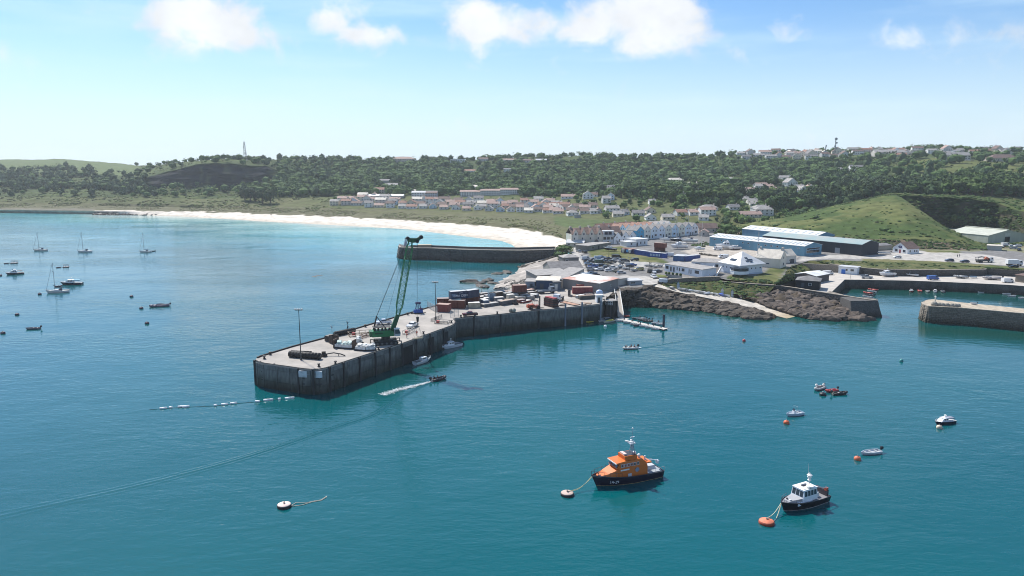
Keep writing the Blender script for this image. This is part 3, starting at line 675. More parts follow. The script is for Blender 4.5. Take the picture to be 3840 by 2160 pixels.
def stone_wall(name, label, front, back, z0, z1, mat, bl=(1.3, .62), limit=300, batter=.6, cat='wall', proud=.1, hi_line=None):
    """a thick masonry wall: core, blocks of stone in courses on its face, capping stones"""
    t = thing(name, label, cat, (0, 0, 0))
    poly = [p.xy[:] for p in front] + [p.xy[:] for p in back[::-1]]
    MB().prism(poly, z0 - .5, z1).build('wall_core', mat, t)
    vs = [MB() for _ in range(4)]; meshes = []
    rng = random.Random(5)
    for i in range(6):
        w_, h_ = bl[0] * rng.uniform(.8, 1.1) - .06, bl[1] - .06; b = MB(); e = .07
        b.add([(-w_/2, .2, 0), (w_/2, .2, 0), (w_/2, .2, h_), (-w_/2, .2, h_), (-w_/2 + e, -proud * rng.uniform(.5, 1.3), e), (w_/2 - e, -proud * rng.uniform(.5, 1.3), e), (w_/2 - e, -proud * rng.uniform(.5, 1.3), h_ - e), (-w_/2 + e, -proud * rng.uniform(.5, 1.3), h_ - e)],
              [(4, 5, 6, 7), (0, 1, 5, 4), (1, 2, 6, 5), (2, 3, 7, 6), (3, 0, 4, 7)])
        meshes.append(b.mesh('stone_block', mat))
    rows = int((z1 - z0) / bl[1]); cnt = 0; rest = MB()
    for r in range(rows - 1, -1, -1):
        off = (r % 2) * bl[0] / 2
        for a, b in zip(front, front[1:]):
            l = (b - a).length; rz = heading(a, b); k = int(l / bl[0])
            if k < 1: continue
            for i in range(k):
                s = (i + .5) / k + (off / l if 0 < i < k - 1 else 0)
                if s > 1: continue
                p = a.lerp(b, s); z = z0 + r * bl[1]; nrm = Vector((math.sin(rz), -math.cos(rz), 0))
                p = p + nrm * (batter * (1 - (r + .5) / rows))
                if cnt < limit:
                    o = inst('stone_block', rng.choice(meshes), t, (p.x, p.y, z), rz); cnt += 1
                else:
                    me = rng.choice(meshes); mt = Matrix.Translation((p.x, p.y, z)) @ Matrix.Rotation(rz, 4, 'Z')
                    rest.add([mt @ v.co for v in me.vertices], [tuple(f.vertices) for f in me.polygons])
    if rest.v: struct(rest.build('lower_stone_blocks', mat, t), 'stuff')
    cap = M('capstone', (.36, .31, .25), .85, .25, .8, bump=.4)
    for a, b in zip(front, front[1:]):
        l = (b - a).length; k = max(1, int(l / 2.2)); rz = heading(a, b)
        me = MB().box(-l / k / 2 + .03, l / k / 2 - .03, -.16, .75, 0, .22).mesh('capstone', cap)
        for i in range(k):
            p = a.lerp(b, (i + .5) / k); inst('capstone', me, t, (p.x, p.y, z1 + .003 + random.uniform(0, .04)), rz)
    return t
def offset(line, d):
    out = []
    for i, p in enumerate(line):
        a = line[max(0, i - 1)]; b = line[min(len(line) - 1, i + 1)]; v = (b - a).normalized(); out.append(p + Vector((-v.y, v.x, 0)) * d)
    return out
# old stone jetty behind the quay
jf = [W(1494, 922, 7), W(1500, 928, 7), W(1540, 931, 7), W(1600, 931, 7), W(1680, 934, 7), W(1740, 937, 7), W(1850, 939, 7), W(1949, 940, 7), W(2030, 938, 7), W(2096, 936, 7)]
jb = offset(jf, 9); jb[0] = W(1497, 915, 7)
jet = stone_wall('stone_jetty', 'dark old stone jetty running out from the beach', jf, jb, -1.3, 7, DARKST, (1.7, .9), 300, 1.4, 'jetty', .25)
MB().prism([p.xy[:] for p in offset(jf, 7.5)[1:]] + [p.xy[:] for p in jb[:0:-1]], 7, 8.0).build('parapet', DARKST, jet)
tb = jb[0].lerp(jf[1], .5) + Vector((3.5, 2, 0))
cone = thing('beacon', 'small pale conical beacon on the jetty head', 'beacon', (tb.x, tb.y, 7))
MB().lathe([(1.5, 0), (1.45, .4), (.35, 3.8), (.05, 4.3)], 12).build('cone', paint((.5, .56, .6), .7), cone); MB().lathe([(.25, 4.2), (.25, 4.7), (.02, 4.9)], 8).build('lantern', paint(DGREY), cone)
jb2 = thing('concrete_hut', 'low tan flat hut on the jetty near its head', 'hut', W(1590, 929, 7) + Vector((0, 4, 0)), 0)
MB().box(-4, 4, -1.8, 1.8, 0, 1.3).build('wall', paint((.3, .24, .17), .8), jb2); MB().box(-4.2, 4.2, -2, 2, 1.3, 1.5).build('roof', paint((.4, .34, .25), .8), jb2)

# granite pier closing the inner harbour on the right
rp = [W(3456, 1134, 6), W(3462, 1142, 6), W(3482, 1150, 6), W(3591, 1155, 6), W(3840, 1177, 6), W(4300, 1215, 6)]
rpb = [W(3470, 1126, 6), W(3480, 1124, 6), W(3500, 1123, 6), W(3591, 1133, 6), W(3840, 1158, 6), W(4300, 1190, 6)]
pier = stone_wall('granite_pier', 'broad granite pier with rounded end and pale top at the harbour mouth', rp, rpb, -1.3, 6, STONE, (1.15, .6), 300, .7, 'pier', .14)
MB().prism([p.xy[:] for p in offset(rp, .8)] + [p.xy[:] for p in offset(rpb, -.3)[::-1]], 6, 6.12).build('walkway', M('pier_top', (.40, .34, .26), .9, .25, .5, bump=.3), pier)
dm = MB().lathe([(1.0, 0), (1.0, .7), (.85, 1.1), (.5, 1.35), (.05, 1.45)], 10).mesh('stone_bollard', M('weathered_stone', (.30, .28, .24), .9, .3, 1.2, bump=.4), True)
for i, (px, py) in enumerate(((3503, 1146), (3521, 1147), (3533, 1148), (3551, 1149), (3570, 1150), (3582, 1151), (3592, 1151))):
    tag(inst('stone_bollard', dm, None, W(px, py, 6.1), 0, .9 if i else 1.1), 'squat domed stone bollard in the row on the granite pier', 'bollard', 'domed bollards on the granite pier')
p = W(3506, 1136, 6.12); st = thing('harbour_light', 'small pale light post on the head of the granite pier', 'light', p)
MB().tube((0, 0, 0), (0, 0, 2.2), .28, .2, 8).build('post', paint((.62, .6, .52)), st); MB().ball((0, 0, 2.4), .34).build('lantern', paint(WHITE), st)

# sea wall and west pier
sw = [W(2470, 1062, 6.9), W(2520, 1053, 7), W(2600, 1048, 7), W(2699, 1044, 7)]
stone_wall('path_wall', 'low rubble wall below the grass bank of the white clubhouse', sw, offset(sw, .6), 5.6, 7.7, STONE, (.9, .4), 120, 0, 'wall', .08)
sw2 = [W(2705, 1047, 7.2), W(2810, 1058, 6.9), W(2904, 1066, 6.6), W(2978, 1079, 6.2), W(3074, 1096, 6.1), W(3160, 1109, 6.1), W(3262, 1125, 6.1), W(3285, 1127, 6.1)]
wp = stone_wall('sea_wall', 'dark stone sea wall ending in the battered west pier head', sw2, offset(sw2, 1.2), -1, 6.1, DARKST, (1.3, .65), 300, 1.6, 'wall', .22)
pw = sw2[4:]; pb = offset(pw, 5.5)
pb[0] = W(3112, 1100, 4.2); MB().prism([p.xy[:] for p in offset(pw, 1.1)] + [p.xy[:] for p in pb[::-1]], -2, 5.2).build('pier_walk', STONE, wp)
end = [sw2[-1] + Vector((0, -.3, 0)), sw2[-1] + Vector((2.2, 3, 0)), sw2[-1] + Vector((.5, 7.5, 0)), sw2[-1] + Vector((-6, 8, 0))]
MB().loft([[(sw2[-1].x - 10, sw2[-1].y - .5 - k * 2.5, z), (sw2[-1].x + .8 + 1.8 * k, sw2[-1].y - 1.8 * k, z), (sw2[-1].x + 2.4 + 1.6 * k, sw2[-1].y + 3.5, z), (sw2[-1].x + .5 + k, sw2[-1].y + 8, z), (sw2[-1].x - 10, sw2[-1].y + 8, z)] for k, z in ((1, -1.5), (0.35, 3), (0, 6.05))]).build('pier_head', DARKST, wp)

# inner harbour quay
IQ = 4.2
iq = [W(2990, 1072, IQ), W(3110, 1103, IQ), W(3168, 1048, IQ), W(3413, 1052, IQ), W(3636, 1061, IQ), W(3785, 1068, IQ), W(3900, 1078, IQ), W(4330, 1105, IQ)]
iqb = [W(2985, 1040, IQ), W(3040, 1012, IQ), W(3130, 1018, IQ), W(3300, 1020, IQ), W(3500, 1024, IQ), W(3640, 1025, IQ), W(3780, 1030, IQ), W(4330, 1050, IQ)]
hq = thing('harbour_quay', 'pale paved quay around the small inner harbour', 'quay', (0, 0, 0))
MB().prism([p.xy[:] for p in iq] + [p.xy[:] for p in iqb[::-1]], -2, IQ - .05).build('wall_core', DARKST, hq)
MB().prism([p.xy[:] for p in iq] + [p.xy[:] for p in iqb[::-1]], IQ - .05, IQ).build('paving', M('quay_paving', (.40, .37, .33), .9, .2, .3, col2=(.5, .46, .41)), hq)
wall_panels(hq, iq[1:], -1, IQ - .2, 2.2, ((0, .5), (.5, 1)), DARKST, .1)
bw = [W(3110, 1012, IQ), W(3213, 1026, IQ), W(3300, 1034, IQ), W(3500, 1036, IQ), W(3690, 1034, IQ), W(3700, 1030, IQ), W(3850, 1040, IQ), W(4330, 1060, IQ)]
stone_wall('retaining_wall', 'long grey retaining wall behind the inner harbour quay', bw, offset(bw, 1), IQ - .1, 7.2, DARKST, (1.2, .6), 250, .2, 'wall', .08)
gb1 = [W(px, py, 8) for px, py in ((3100, 976), (3127, 976), (3300, 983), (3500, 990), (3650, 997), (3780, 1006), (3900, 1016), (4390, 1045))]
def green(u, s, f): return lerp3((.05, .072, .024), (.13, .13, .06), max(0, min(1, .5 + .9 * f)))
struct(lines_mesh('grass_bank', [[p + Vector((0, .6, .02)) for p in gb1], offset(bw, .8) and [p + Vector((0, .8, 3)) for p in bw]], 60, 8, green, amp=.5))
# slope below the cottage, down to the fishermen's huts
struct(lines_mesh('cliff_slope', [wl([(2904, 1064), (2938, 1038), (2962, 998), (3035, 976), (3130, 976)], 8.0), [W(2920, 1068, 5.2), W(2975, 1052, IQ), W(3010, 1034, IQ), W(3050, 1014, IQ), W(3125, 1014, IQ)]], 30, 8, lambda u, s, f: lerp3((.045, .065, .02), (.15, .145, .05), max(0, min(1, .35 + 1.2 * f))), amp=1.2))
MB().box(-13, 13, -.4, .8, 0, 3.6).build('stone_abutment', STONE, None)
ab = bpy.data.objects['stone_abutment']; ab.location = W(3082, 1018, IQ); ab.rotation_euler = (0, 0, heading(W(3040, 1016, IQ), W(3127, 1021, IQ))); tag(ab, 'tall grey stone abutment behind the dark huts', 'wall')

# slipway, grass bank above it, rocky shore
sl_r = [W(2470, 1064, 6.6), W(2510, 1079, 5.9), W(2628, 1097, 4.5), W(2740, 1113, 3.3), W(2832, 1134, 2.2), W(2900, 1155, 1.2), W(2990, 1186, 0.0), W(3040, 1203, -.9)]
sl_l = [W(2425, 1064, 6.6), W(2440, 1070, 6.2), W(2535, 1094, 4.9), W(2721, 1131, 2.7), W(2800, 1150, 1.8), W(2900, 1181, .6), W(2950, 1194, 0.0), W(3000, 1213, -.9)]
slip_m = ground_material('slip_concrete', .85, .2, .3)
struct(lines_mesh('slipway', [sl_r, sl_l], 60, 3, lambda u, s, f: lerp3((.50, .46, .40), (.36, .27, .13) if s < .93 else (.16, .18, .06), max(0, (s - .72) / .28)), slip_m))
struct(lines_mesh('slipway_side', [sl_l, [p + Vector((-.3, -.6, -1.8)) for p in sl_l]], 60, 2, lambda u, s, f: (.13, .12, .10), slip_m))
struct(lines_mesh('grass_slope', [[W(2466, 1063, 6.7)] + [p + Vector((0, -.4, -.9)) for p in sw[1:]] + [p + Vector((0, -.6, -1.2)) for p in sw2[:3]], sl_r[:5]], 60, 14,
       lambda u, s, f: lerp3((.028, .04, .015), (.085, .09, .035), max(0, min(1, .4 + 1.1 * f + .25 * (1 - s)))), amp=1.1))
rockc = lambda u, s, f: lerp3((.03, .027, .023), (.10, .08, .06), max(0, min(1, .5 + 1.0 * f)))
struct(lines_mesh('rock_slope', [wl([(2262, 1136), (2298, 1098), (2335, 1085), (2390, 1085), (2438, 1072)], 6.4) + [p + Vector((0, -.3, -.5)) for p in sl_l[2:6]],
     wl([(2290, 1150), (2320, 1140), (2400, 1150), (2480, 1156), (2560, 1160), (2660, 1172), (2780, 1192), (2860, 1200), (2930, 1206)], -.8)], 80, 16, rockc, amp=2.2))
struct(lines_mesh('rock_slope', [[W(2832, 1082, 4), W(2904, 1100, 3.4), W(2978, 1098, 4.4), W(3074, 1116, 3.6), W(3160, 1130, 3.2), W(3262, 1146, 3.2)],
     [sl_r[3] + Vector((.5, 0, .4)), sl_r[4] + Vector((.8, 0, .2)), W(2960, 1165, 1.5), W(3040, 1170, 1.2), W(3120, 1175, 1.), W(3220, 1185, .8)],
     [sl_r[5], sl_r[6] + Vector((1, 0, -.3)), W(3040, 1200, -.6), W(3100, 1203, -.6), W(3180, 1203, -.6), W(3280, 1206, -1)]], 60, 14, rockc, amp=2.0))
# cove: shingle beach between jetty and quay
struct(lines_mesh('shingle_beach', [[W(2140, 955, 6.5), W(2112, 1000, 6.3), W(2034, 1036, 6.2), W(1990, 1056, 6), W(1900, 1085, 5)], [W(2075, 965, 3.2), W(2010, 995, 2.6), W(1975, 1020, 2.4), W(1930, 1050, 2.4), W(1890, 1075, 3)], [W(2040, 968, 1), W(1940, 998, -.6), W(1925, 1022, -.6), W(1865, 1052, -.7), W(1830, 1085, -1)]], 40, 12,
     lambda u, s, f: lerp3((.24, .22, .20), (.42, .38, .34), max(0, min(1, .5 + .8 * f))) if u > .25 else lerp3((.16, .16, .08), (.36, .33, .28), u * 4), amp=.5))
def rock_mesh(seed, rough=.35):
    bm = bmesh.new(); bmesh.ops.create_icosphere(bm, subdivisions=2, radius=1); rng = random.Random(seed)
    for v in bm.verts:
        f = 1 + rough * noise.fractal(v.co * 1.3 + Vector((seed * 7.1, 0, 0)), 1, 2, 3); v.co = Vector((round(v.co.x * f * 3) / 3 * .5 + v.co.x * f * .5, v.co.y * f, max(-.5, v.co.z * f * .7)))
    me = bpy.data.meshes.new('rock'); bm.to_mesh(me); bm.free(); return me
RKM = M('shore_rock', (.026, .022, .019), .9, .4, .45, bump=.8, col2=(.125, .10, .078), lo=.34, hi=.72, rnd=.3)
RKS = [rock_mesh(i) for i in range(6)]
for r in RKS: r.materials.append(RKM)
RKD = [r.copy() for r in RKS]
for r in RKD: r.materials[0] = M('wet_rock', (.018, .016, .015), .7, .4, .6, bump=.8, col2=(.07, .058, .045))
def rock_field(name, lines, count, smin, smax, label=None):
    rng = random.Random(len(name) + count); V = []; Fc = []; base = [(np.array([v.co[:] for v in r.vertices]), [tuple(f.vertices) for f in r.polygons]) for r in RKS]; k = 0
    for i in range(count):
        s = rng.random(); u = rng.random() * (len(lines) - 1); a = int(u); t = u - a
        def at(l):
            q = s * (len(l) - 1); j = min(int(q), len(l) - 2); return l[j].lerp(l[j + 1], q - j)
        p = at(lines[a]).lerp(at(lines[a + 1]), t); bv, bf = rng.choice(base)
        sz = smin + (smax - smin) * rng.random() ** 2.5; sc = np.array([rng.uniform(.7, 1.4), rng.uniform(.7, 1.3), rng.uniform(.6, 1.1)]) * sz; an = rng.uniform(0, 6.28)
        q = bv * sc; q = np.stack([q[:, 0] * math.cos(an) - q[:, 1] * math.sin(an) + p.x, q[:, 0] * math.sin(an) + q[:, 1] * math.cos(an) + p.y, q[:, 2] + p.z + .1 * sz], 1)
        V += q.tolist(); Fc += [tuple(x + k for x in f) for f in bf]; k += len(q)
    me = bpy.data.meshes.new(name); me.from_pydata(V, [], Fc); me.materials.append(RKM); o = struct(inst(name, me), 'stuff')
    if 'dark rocks' in label: me.materials[0] = RKD[0].materials[0]
    tag(o, label, 'rocks'); return o
rock_field('shore_rocks', [wl([(2300, 1110), (2335, 1088), (2390, 1088), (2438, 1077)], 6) + [p + Vector((0, -.8, -1)) for p in sl_l[2:6]],
     wl([(2290, 1150), (2320, 1140), (2400, 1150), (2480, 1156), (2560, 1160), (2660, 1172), (2780, 1192), (2860, 1200)], 0)], 1100, .35, 2.5, 'dark brown broken rocks between the slipway and the gangway')
rock_field('shore_rocks', [[W(2850, 1090, 3.2), W(2978, 1100, 3.8), W(3074, 1118, 3.4), W(3262, 1150, 2.6)], [sl_r[4] + Vector((1.5, 0, .3)), W(2960, 1165, 1.3), W(3100, 1172, 1.), W(3230, 1185, .7)], [sl_r[6] + Vector((3, 0, 0)), W(3050, 1197, 0), W(3140, 1201, 0), W(3280, 1203, -.2)]], 950, .35, 2.7, 'brown boulders and reef below the sea wall')
rock_field('cove_rocks', [[W(2080, 962, 4), W(2040, 975, 2.5), W(1980, 992, 1), W(1940, 998, .2)], [W(2060, 972, 3), W(2030, 984, 1.8), W(1975, 1000, .8), W(1945, 1006, 0)]], 160, .3, 1.1, 'pale lichen covered rocks at the foot of the stone jetty')
rock_field('cove_rocks', [[W(2000, 1046, 4.5), W(1950, 1052, 2.5), W(1905, 1058, .6)], [W(1960, 1072, 5.5), W(1920, 1080, 4), W(1880, 1082, 1)]], 220, .4, 1.6, 'dark rocks on the shingle behind the quay containers')
for i, (px, py, s, lb) in enumerate(((1764, 1056, 3.6, 'largest dark rock standing alone off the cove'), (1830, 1052, 3.2, 'long dark reef ledge in the cove'), (1850, 1062, 2.6, 'low dark rock beside the long reef ledge'), (1800, 1062, 2.2, 'dark rock between the reef and the lone rock'), (1812, 1074, 3.2, 'wide dark rock closest to the quay containers'), (1868, 1027, 2.6, 'small round rock off the shingle'), (1905, 1022, 2.8, 'flat rock at the edge of the shingle'), (1898, 1017, 1.8, 'small flat rock beside the shingle'), (1742, 1058, 1.1, 'tiny rock awash beside the lone dark rock'), (1180, 1037, 1.6, 'thin dark rock awash in open water'), (1195, 1033, 2.2, 'long dark rock awash in open water'))):
    p = W(px, py, 0); o = inst('rock', RKD[i % 6], None, (p.x, p.y, -.1), i * 1.3, (s * 1.5 if i != 10 else s, s * .9, s * .55 if i < 9 else .25)); tag(o, lb, 'rock')
# rock shelf at the far beach
rock_field('beach_rocks', [[W(360, 800, .5), W(450, 796, .5), W(600, 801, .5)], [W(350, 806, 0), W(450, 808, 0), W(600, 808, 0)]], 300, .6, 3.0, 'dark rocks breaking the far white beach')
rock_field('beach_rocks', [[W(-100, 785, 3), W(200, 782, 3.5)], [W(-100, 790, 2), W(200, 791, 2)]], 260, .6, 2.2, 'grey boulders above the sand at the far beach end')

# ------------------------------------------------------------------ buildings
ROOF = {'slate': M('roof_slate', (.16, .155, .155), .75, .25, .5), 'terra': M('roof_terracotta', (.28, .155, .115), .8, .25, .5), 'brown': M('roof_brown', (.15, .10, .085), .8, .25, .5),
        'pale': M('roof_pale', (.46, .47, .48), .55, .1, .3), 'white': M('roof_white', (.60, .61, .61), .6, .14, .25, stretch=(1, 1, .3)), 'grey': M('roof_grey', (.30, .285, .27), .8, .2, .5), 'pink': M('roof_pink', (.36, .25, .21), .8, .2, .5),
        'green': M('roof_greenish', (.50, .51, .42), .5, .12, .2), 'teal': M('roof_teal', (.25, .36, .36), .5, .3, .15, col2=(.36, .38, .35)), 'cream': M('roof_cream', (.58, .53, .45), .7, .15, .4)}
WALLM = {}
def wallm(c):
    k = tuple(round(x, 3) for x in c)
    if k not in WALLM: WALLM[k] = M('render_%d' % len(WALLM), k, .85, .10, .25, stretch=(1, 1, .35))
    return WALLM[k]
def roof_mesh(w, d, z, rise, kind, ov=.35, th=.16):
    """kinds: x ridge along the front, y gable to the front, hip, flat, mono"""
    b = MB(); x0, x1, y0, y1 = -w / 2 - ov, w / 2 + ov, -ov, d + ov; zd = z - .02
    if kind == 'flat': return b.box(x0, x1, y0, y1, z + .003, z + max(.2, rise))
    if kind == 'mono': top = [(x0, y0, zd + .15), (x1, y0, zd + .15), (x1, y1, zd + rise), (x0, y1, zd + rise)]; q = [(0, 1, 2, 3)]
    elif kind == 'x': top = [(x0, y0, zd - rise * ov / (d / 2)), (x1, y0, zd - rise * ov / (d / 2)), (x1, d / 2, zd + rise), (x0, d / 2, zd + rise), (x0, y1, zd - rise * ov / (d / 2)), (x1, y1, zd - rise * ov / (d / 2))]; q = [(0, 1, 2, 3), (3, 2, 5, 4)]
    elif kind == 'y': e = zd - rise * ov / (w / 2); top = [(x0, y0, e), (0, y0, zd + rise), (0, y1, zd + rise), (x0, y1, e), (x1, y0, e), (x1, y1, e)]; q = [(0, 1, 2, 3), (1, 4, 5, 2)]
    else:
        m = min(w, d) / 2; top = [(x0, y0, zd), (x1, y0, zd), (x1, y1, zd), (x0, y1, zd)]
        if w >= d: top += [(-w / 2 + m, d / 2, zd + rise), (w / 2 - m + 1e-3, d / 2, zd + rise)]; q = [(0, 1, 5, 4), (1, 2, 5), (2, 3, 4, 5), (3, 0, 4)]
        else: top += [(0, m, zd + rise), (0, d - m + 1e-3, zd + rise)]; q = [(0, 1, 4), (1, 2, 5, 4), (2, 3, 5), (3, 0, 4, 5)]
    n = len(top); vs = [(x, y, zz + th) for x, y, zz in top] + top
    fs = [tuple(f) for f in q] + [tuple(i + n for i in f[::-1]) for f in q]
    ed = {}
    for f in q:
        for i in range(len(f)): e = (f[i], f[(i + 1) % len(f)]); ed[e] = 1
    for a, c in ed:
        if (c, a) not in ed: fs.append((a, a + n, c + n, c))
    return b.add(vs, fs)
def wall_mesh(w, d, z, rise, kind, inset=.06):
    b = MB(); x, y0, y1 = w / 2, 0, d
    if kind == 'y': r = rise - .05; b.loft([[(-x, yy, -1), (x, yy, -1), (x, yy, z), (0, yy, z + r), (-x, yy, z)] for yy in (y0, y1)])
    elif kind == 'x': r = rise - .05; b.loft([[(xx, y0, -1), (xx, y1, -1), (xx, y1, z), (xx, d / 2, z + r), (xx, y0, z)] for xx in (-x, x)])
    elif kind == 'mono': b.loft([[(xx, y0, -1), (xx, y1, -1), (xx, y1, z + rise - .05), (xx, y0, z + .05)] for xx in (-x, x)])
    else: b.box(-x, x, y0, y1, -1, z)
    return b
_win = {}
def winmesh(w, h, frame=(.75, .76, .76)):
    k = (round(w, 2), round(h, 2))
    if k not in _win:
        _win[k] = (MB().box(-w / 2 - .08, w / 2 + .08, -.05, .1, -.08, h + .08).mesh('window', paint(frame)), MB().box(-w / 2, w / 2, -.08, .0, 0, h).mesh('pane', glassm()))
    return _win[k]
def window(parent, x, y, z, w, h, rz=0, pane=True):
    f, p = winmesh(w, h)
    if not pane: inst('window', p, parent, (x, y, z), rz); return
    o = inst('window', f, parent, (x, y, z), rz); inst('pane', p, o, (0, 0, 0))
def building(name, label, cat, p1, p2, z, depth, eave, rise, kind, wall, roof, wins=(), doors=(), group=None, chim=(), base=None, ov=.35, side=(), z_is_pt=False, doorc=(.05, .06, .08)):
    """p1, p2: pixels of the front wall's foot (left, right)"""
    a, b = (W(*p1, z), W(*p2, z)) if not z_is_pt else (p1, p2)
    w_ = (b - a).length; rz = heading(a, b); c = (a + b) / 2
    t = thing(name, label, cat, (c.x, c.y, z if not z_is_pt else a.z), rz, group)
    wall_mesh(w_, depth, eave, rise, kind).build('wall', wallm(wall), t)
    r = roof_mesh(w_, depth, eave, rise, kind, ov).build('roof', ROOF[roof] if isinstance(roof, str) else roof, t)
    for x, zz, ww, hh in wins: window(t, x * w_, -.01, zz, ww, hh)
    for x, yy, zz, ww, hh in side: window(t, (w_ / 2 + .01) * x, yy, zz, ww, hh, math.pi / 2 if x > 0 else -math.pi / 2)
    for x, ww, hh in doors: MB().box(-ww / 2, ww / 2, -.06, .05, .02, hh).build('door', paint(doorc), t).location = (x * w_, 0, 0)
    for x, yy in chim:
        zc = eave + rise * .55; o = MB().box(-.45, .45, -.35, .35, 0, rise * .45 + 1.1).build('chimney', wallm((.5, .46, .42)), r); o.location = (x * w_, yy, zc)
    return t, w_
# terrace of gabled houses
cols = [(.10, .40, .60), (.76, .74, .66), (.74, .79, .82), (.78, .82, .86), (.78, .76, .66), (.60, .75, .86), (.78, .76, .64), (.68, .79, .87), (.82, .83, .83)]
cnames = ['bright blue', 'off-white', 'grey-white', 'bluish white', 'cream', 'pale blue', 'buttery cream', 'icy blue', 'clean white']
A, B = W(2387, 898, 8.1), W(2617, 878, 8.3)
for i in range(9):
    a, b = A.lerp(B, i / 9), A.lerp(B, (i + 1) / 9); a.z = b.z = 8.1
    t, w_ = building('terraced_house', '%s gabled house in the front row of the seafront terrace' % cnames[i], 'house', a, b - (b - a).normalized() * .02, 0, 10, 5.7, 2.7, 'y', cols[i], 'slate', [(-.2, 4.3, .75, 1.1), (.2, 4.3, .75, 1.1), (-.12 if i % 2 else .15, 1.3, 1.9, 1.2)], [(.3 if i % 2 else -.3, .9, 2.0)], z_is_pt=True, ov=.12, group='gabled houses of the seafront terrace')
dv = (B - A).normalized(); nv = Vector((-dv.y, dv.x, 0))
for i in range(9):
    s = A + nv * 15.5 - dv * 1.0 + Vector((0, 0, .3)); a, b = s + dv * (i * 5.9), s + dv * ((i + 1) * 5.9 - .02)
    building('terraced_house', 'white gabled house with %s roof in the rear row of the seafront terrace' % ('terracotta' if i < 6 else 'grey'), 'house', a, b, 0, 9, 5.8, 2.9, 'y', (.70, .72, .74), 'terra' if i < 6 else 'grey', [(-.2, 5.2, .7, 1.0), (.2, 5.2, .7, 1.0)], z_is_pt=True, ov=.1, group='gabled houses of the seafront terrace')
# long terracotta backs joined to the rear row
a = A + nv * 26 - dv * 9; b = a + dv * 36
building('long_house', 'long low house with terracotta roof behind the white terrace gables', 'house', a + Vector((0, 0, .3)), b + Vector((0, 0, .3)), 0, 9, 5.0, 3.6, 'x', (.55, .42, .34), 'terra', chim=((-.3, 4.5), (0, 4.5), (.3, 4.5)), z_is_pt=True)
# cream hotel with four steep gables
A, B = W(2143, 925, 7.2), W(2262, 922, 7.2)
h = thing('hotel', 'cream seafront hotel with steep brown gables in a row', 'hotel', A.lerp(B, .5), heading(A, B)); L_ = (B - A).length
MB().box(-L_ / 2, L_ / 2, 0, 12, -1, 7.4).build('wall', wallm((.56, .51, .43)), h)
roof_mesh(L_, 12, 7.4, 3.6, 'x', .1).build('roof', ROOF['brown'], h)
for i in range(4):
    x = -L_ / 2 + L_ * (i + .5) / 4; wb = L_ / 4 - .1
    g = wall_mesh(wb * .62, 3.0, 8.0, 3.0, 'y').build('gable', wallm((.60, .54, .46) if i else (.66, .61, .54)), h); g.location = (x, -.4, 0)
    o = roof_mesh(wb * .62, 6.0, 8.0, 3.0, 'y', .15).build('gable_roof', ROOF['brown'], h); o.location = (x, -.4, 0)
    window(h, x, -.42, 7.0, .9, 1.3); window(h, x - .9, -.42, 4.3, .8, 1.3); window(h, x + .9, -.42, 1.2, .9, 1.5); 
for x in (-.45, -.15, .15, .45): MB().box(-.6, .6, 5.4, 6.6, 9.6, 12.2).build('chimney', wallm((.5, .44, .38)), h).location = (x * L_, 0, 0)
MB().loft([[(-1.4, y, -.5), (1.4, y, -.5), (1.4, y, 2.6), (0, y, 4.2), (-1.4, y, 2.6)] for y in (-2.2, 0)]).build('porch', ROOF['brown'], h).location = (L_ * .28, 0, 0)
# wing going inland behind
a = A + (B - A) * .55 + Vector((0, 12.5, 0)); building('hotel_annexe', 'brown roofed annexe with chimneys behind the cream hotel', 'house', a, a + (B - A) * 1.1, 0, 9, 7.2, 3.4, 'x', (.5, .44, .37), 'brown', chim=((-.4, 4.5), (-.1, 4.5), (.2, 4.5)), z_is_pt=True)
# white building with glazed balcony
A, B = W(2246, 916, 7.3), W(2303, 915, 7.3)
g = thing('glazed_hotel', 'white three storey building with glazed balconies and flat roof', 'hotel', A.lerp(B, .5), heading(A, B)); L_ = (B - A).length
MB().box(-L_ / 2, L_ / 2, 0, 9, -1, 5.6).build('wall', wallm((.70, .72, .74)), g); MB().box(-L_ / 2 + 2.4, L_ / 2, 1.5, 9, 5.6, 8.2).build('upper_wall', wallm((.70, .72, .74)), g)
MB().box(-L_ / 2 + 2, L_ / 2 + .3, 1.0, 9.3, 8.2, 8.5).build('roof', ROOF['white'], g); MB().box(-L_ / 2 - .3, L_ / 2 + .1, -1.2, 1.4, 5.55, 5.75).build('balcony', paint((.6, .6, .6)), g)
for x in (-.36, -.12, .12, .36): window(g, x * L_, -.02, 2.9, 1.9, 1.7)
for x in (.0, .26): window(g, x * L_, 1.48, 5.9, 2.2, 1.9)
for x in (-.3, .1): window(g, x * L_, -.02, .4, 1.2, 1.6)
MB().path([(-L_ / 2 - .2, -1.1, 6.7), (L_ / 2, -1.1, 6.7)], .05).build('rail', paint(DGREY), g)
A, B = W(2303, 915, 7.4), W(2386, 906, 7.6)
for i in range(3):
    a, b = A.lerp(B, i / 3), A.lerp(B, (i + 1) / 3 - .003); a.z = b.z = 7.4
    building('white_cottage', 'white house with dark steep gable beside the glazed hotel, %s' % ('touching the hotel', 'in the middle of three', 'touching the bright blue house')[i], 'house', a, b, 0, 11, 4.3, 3.0, 'y', (.72, .74, .76), 'slate', [(-.15, 3.6, .8, 1.0), (.2, 1.1, .8, 1.6), (-.25, 1.1, .7, 1.5)], [(0, .9, 2)], z_is_pt=True, ov=.15)
building('beach_bar', 'small pale bar with shallow grey roof by the beach end', 'bar', (2123, 926), (2188, 928), 7.2, 9, 2.7, 1.5, 'x', (.52, .48, .38), 'pale', [(-.35, 1, 1.4, 1.1), (.0, 1, 1.4, 1.1)], [(.25, 1, 2)], side=())
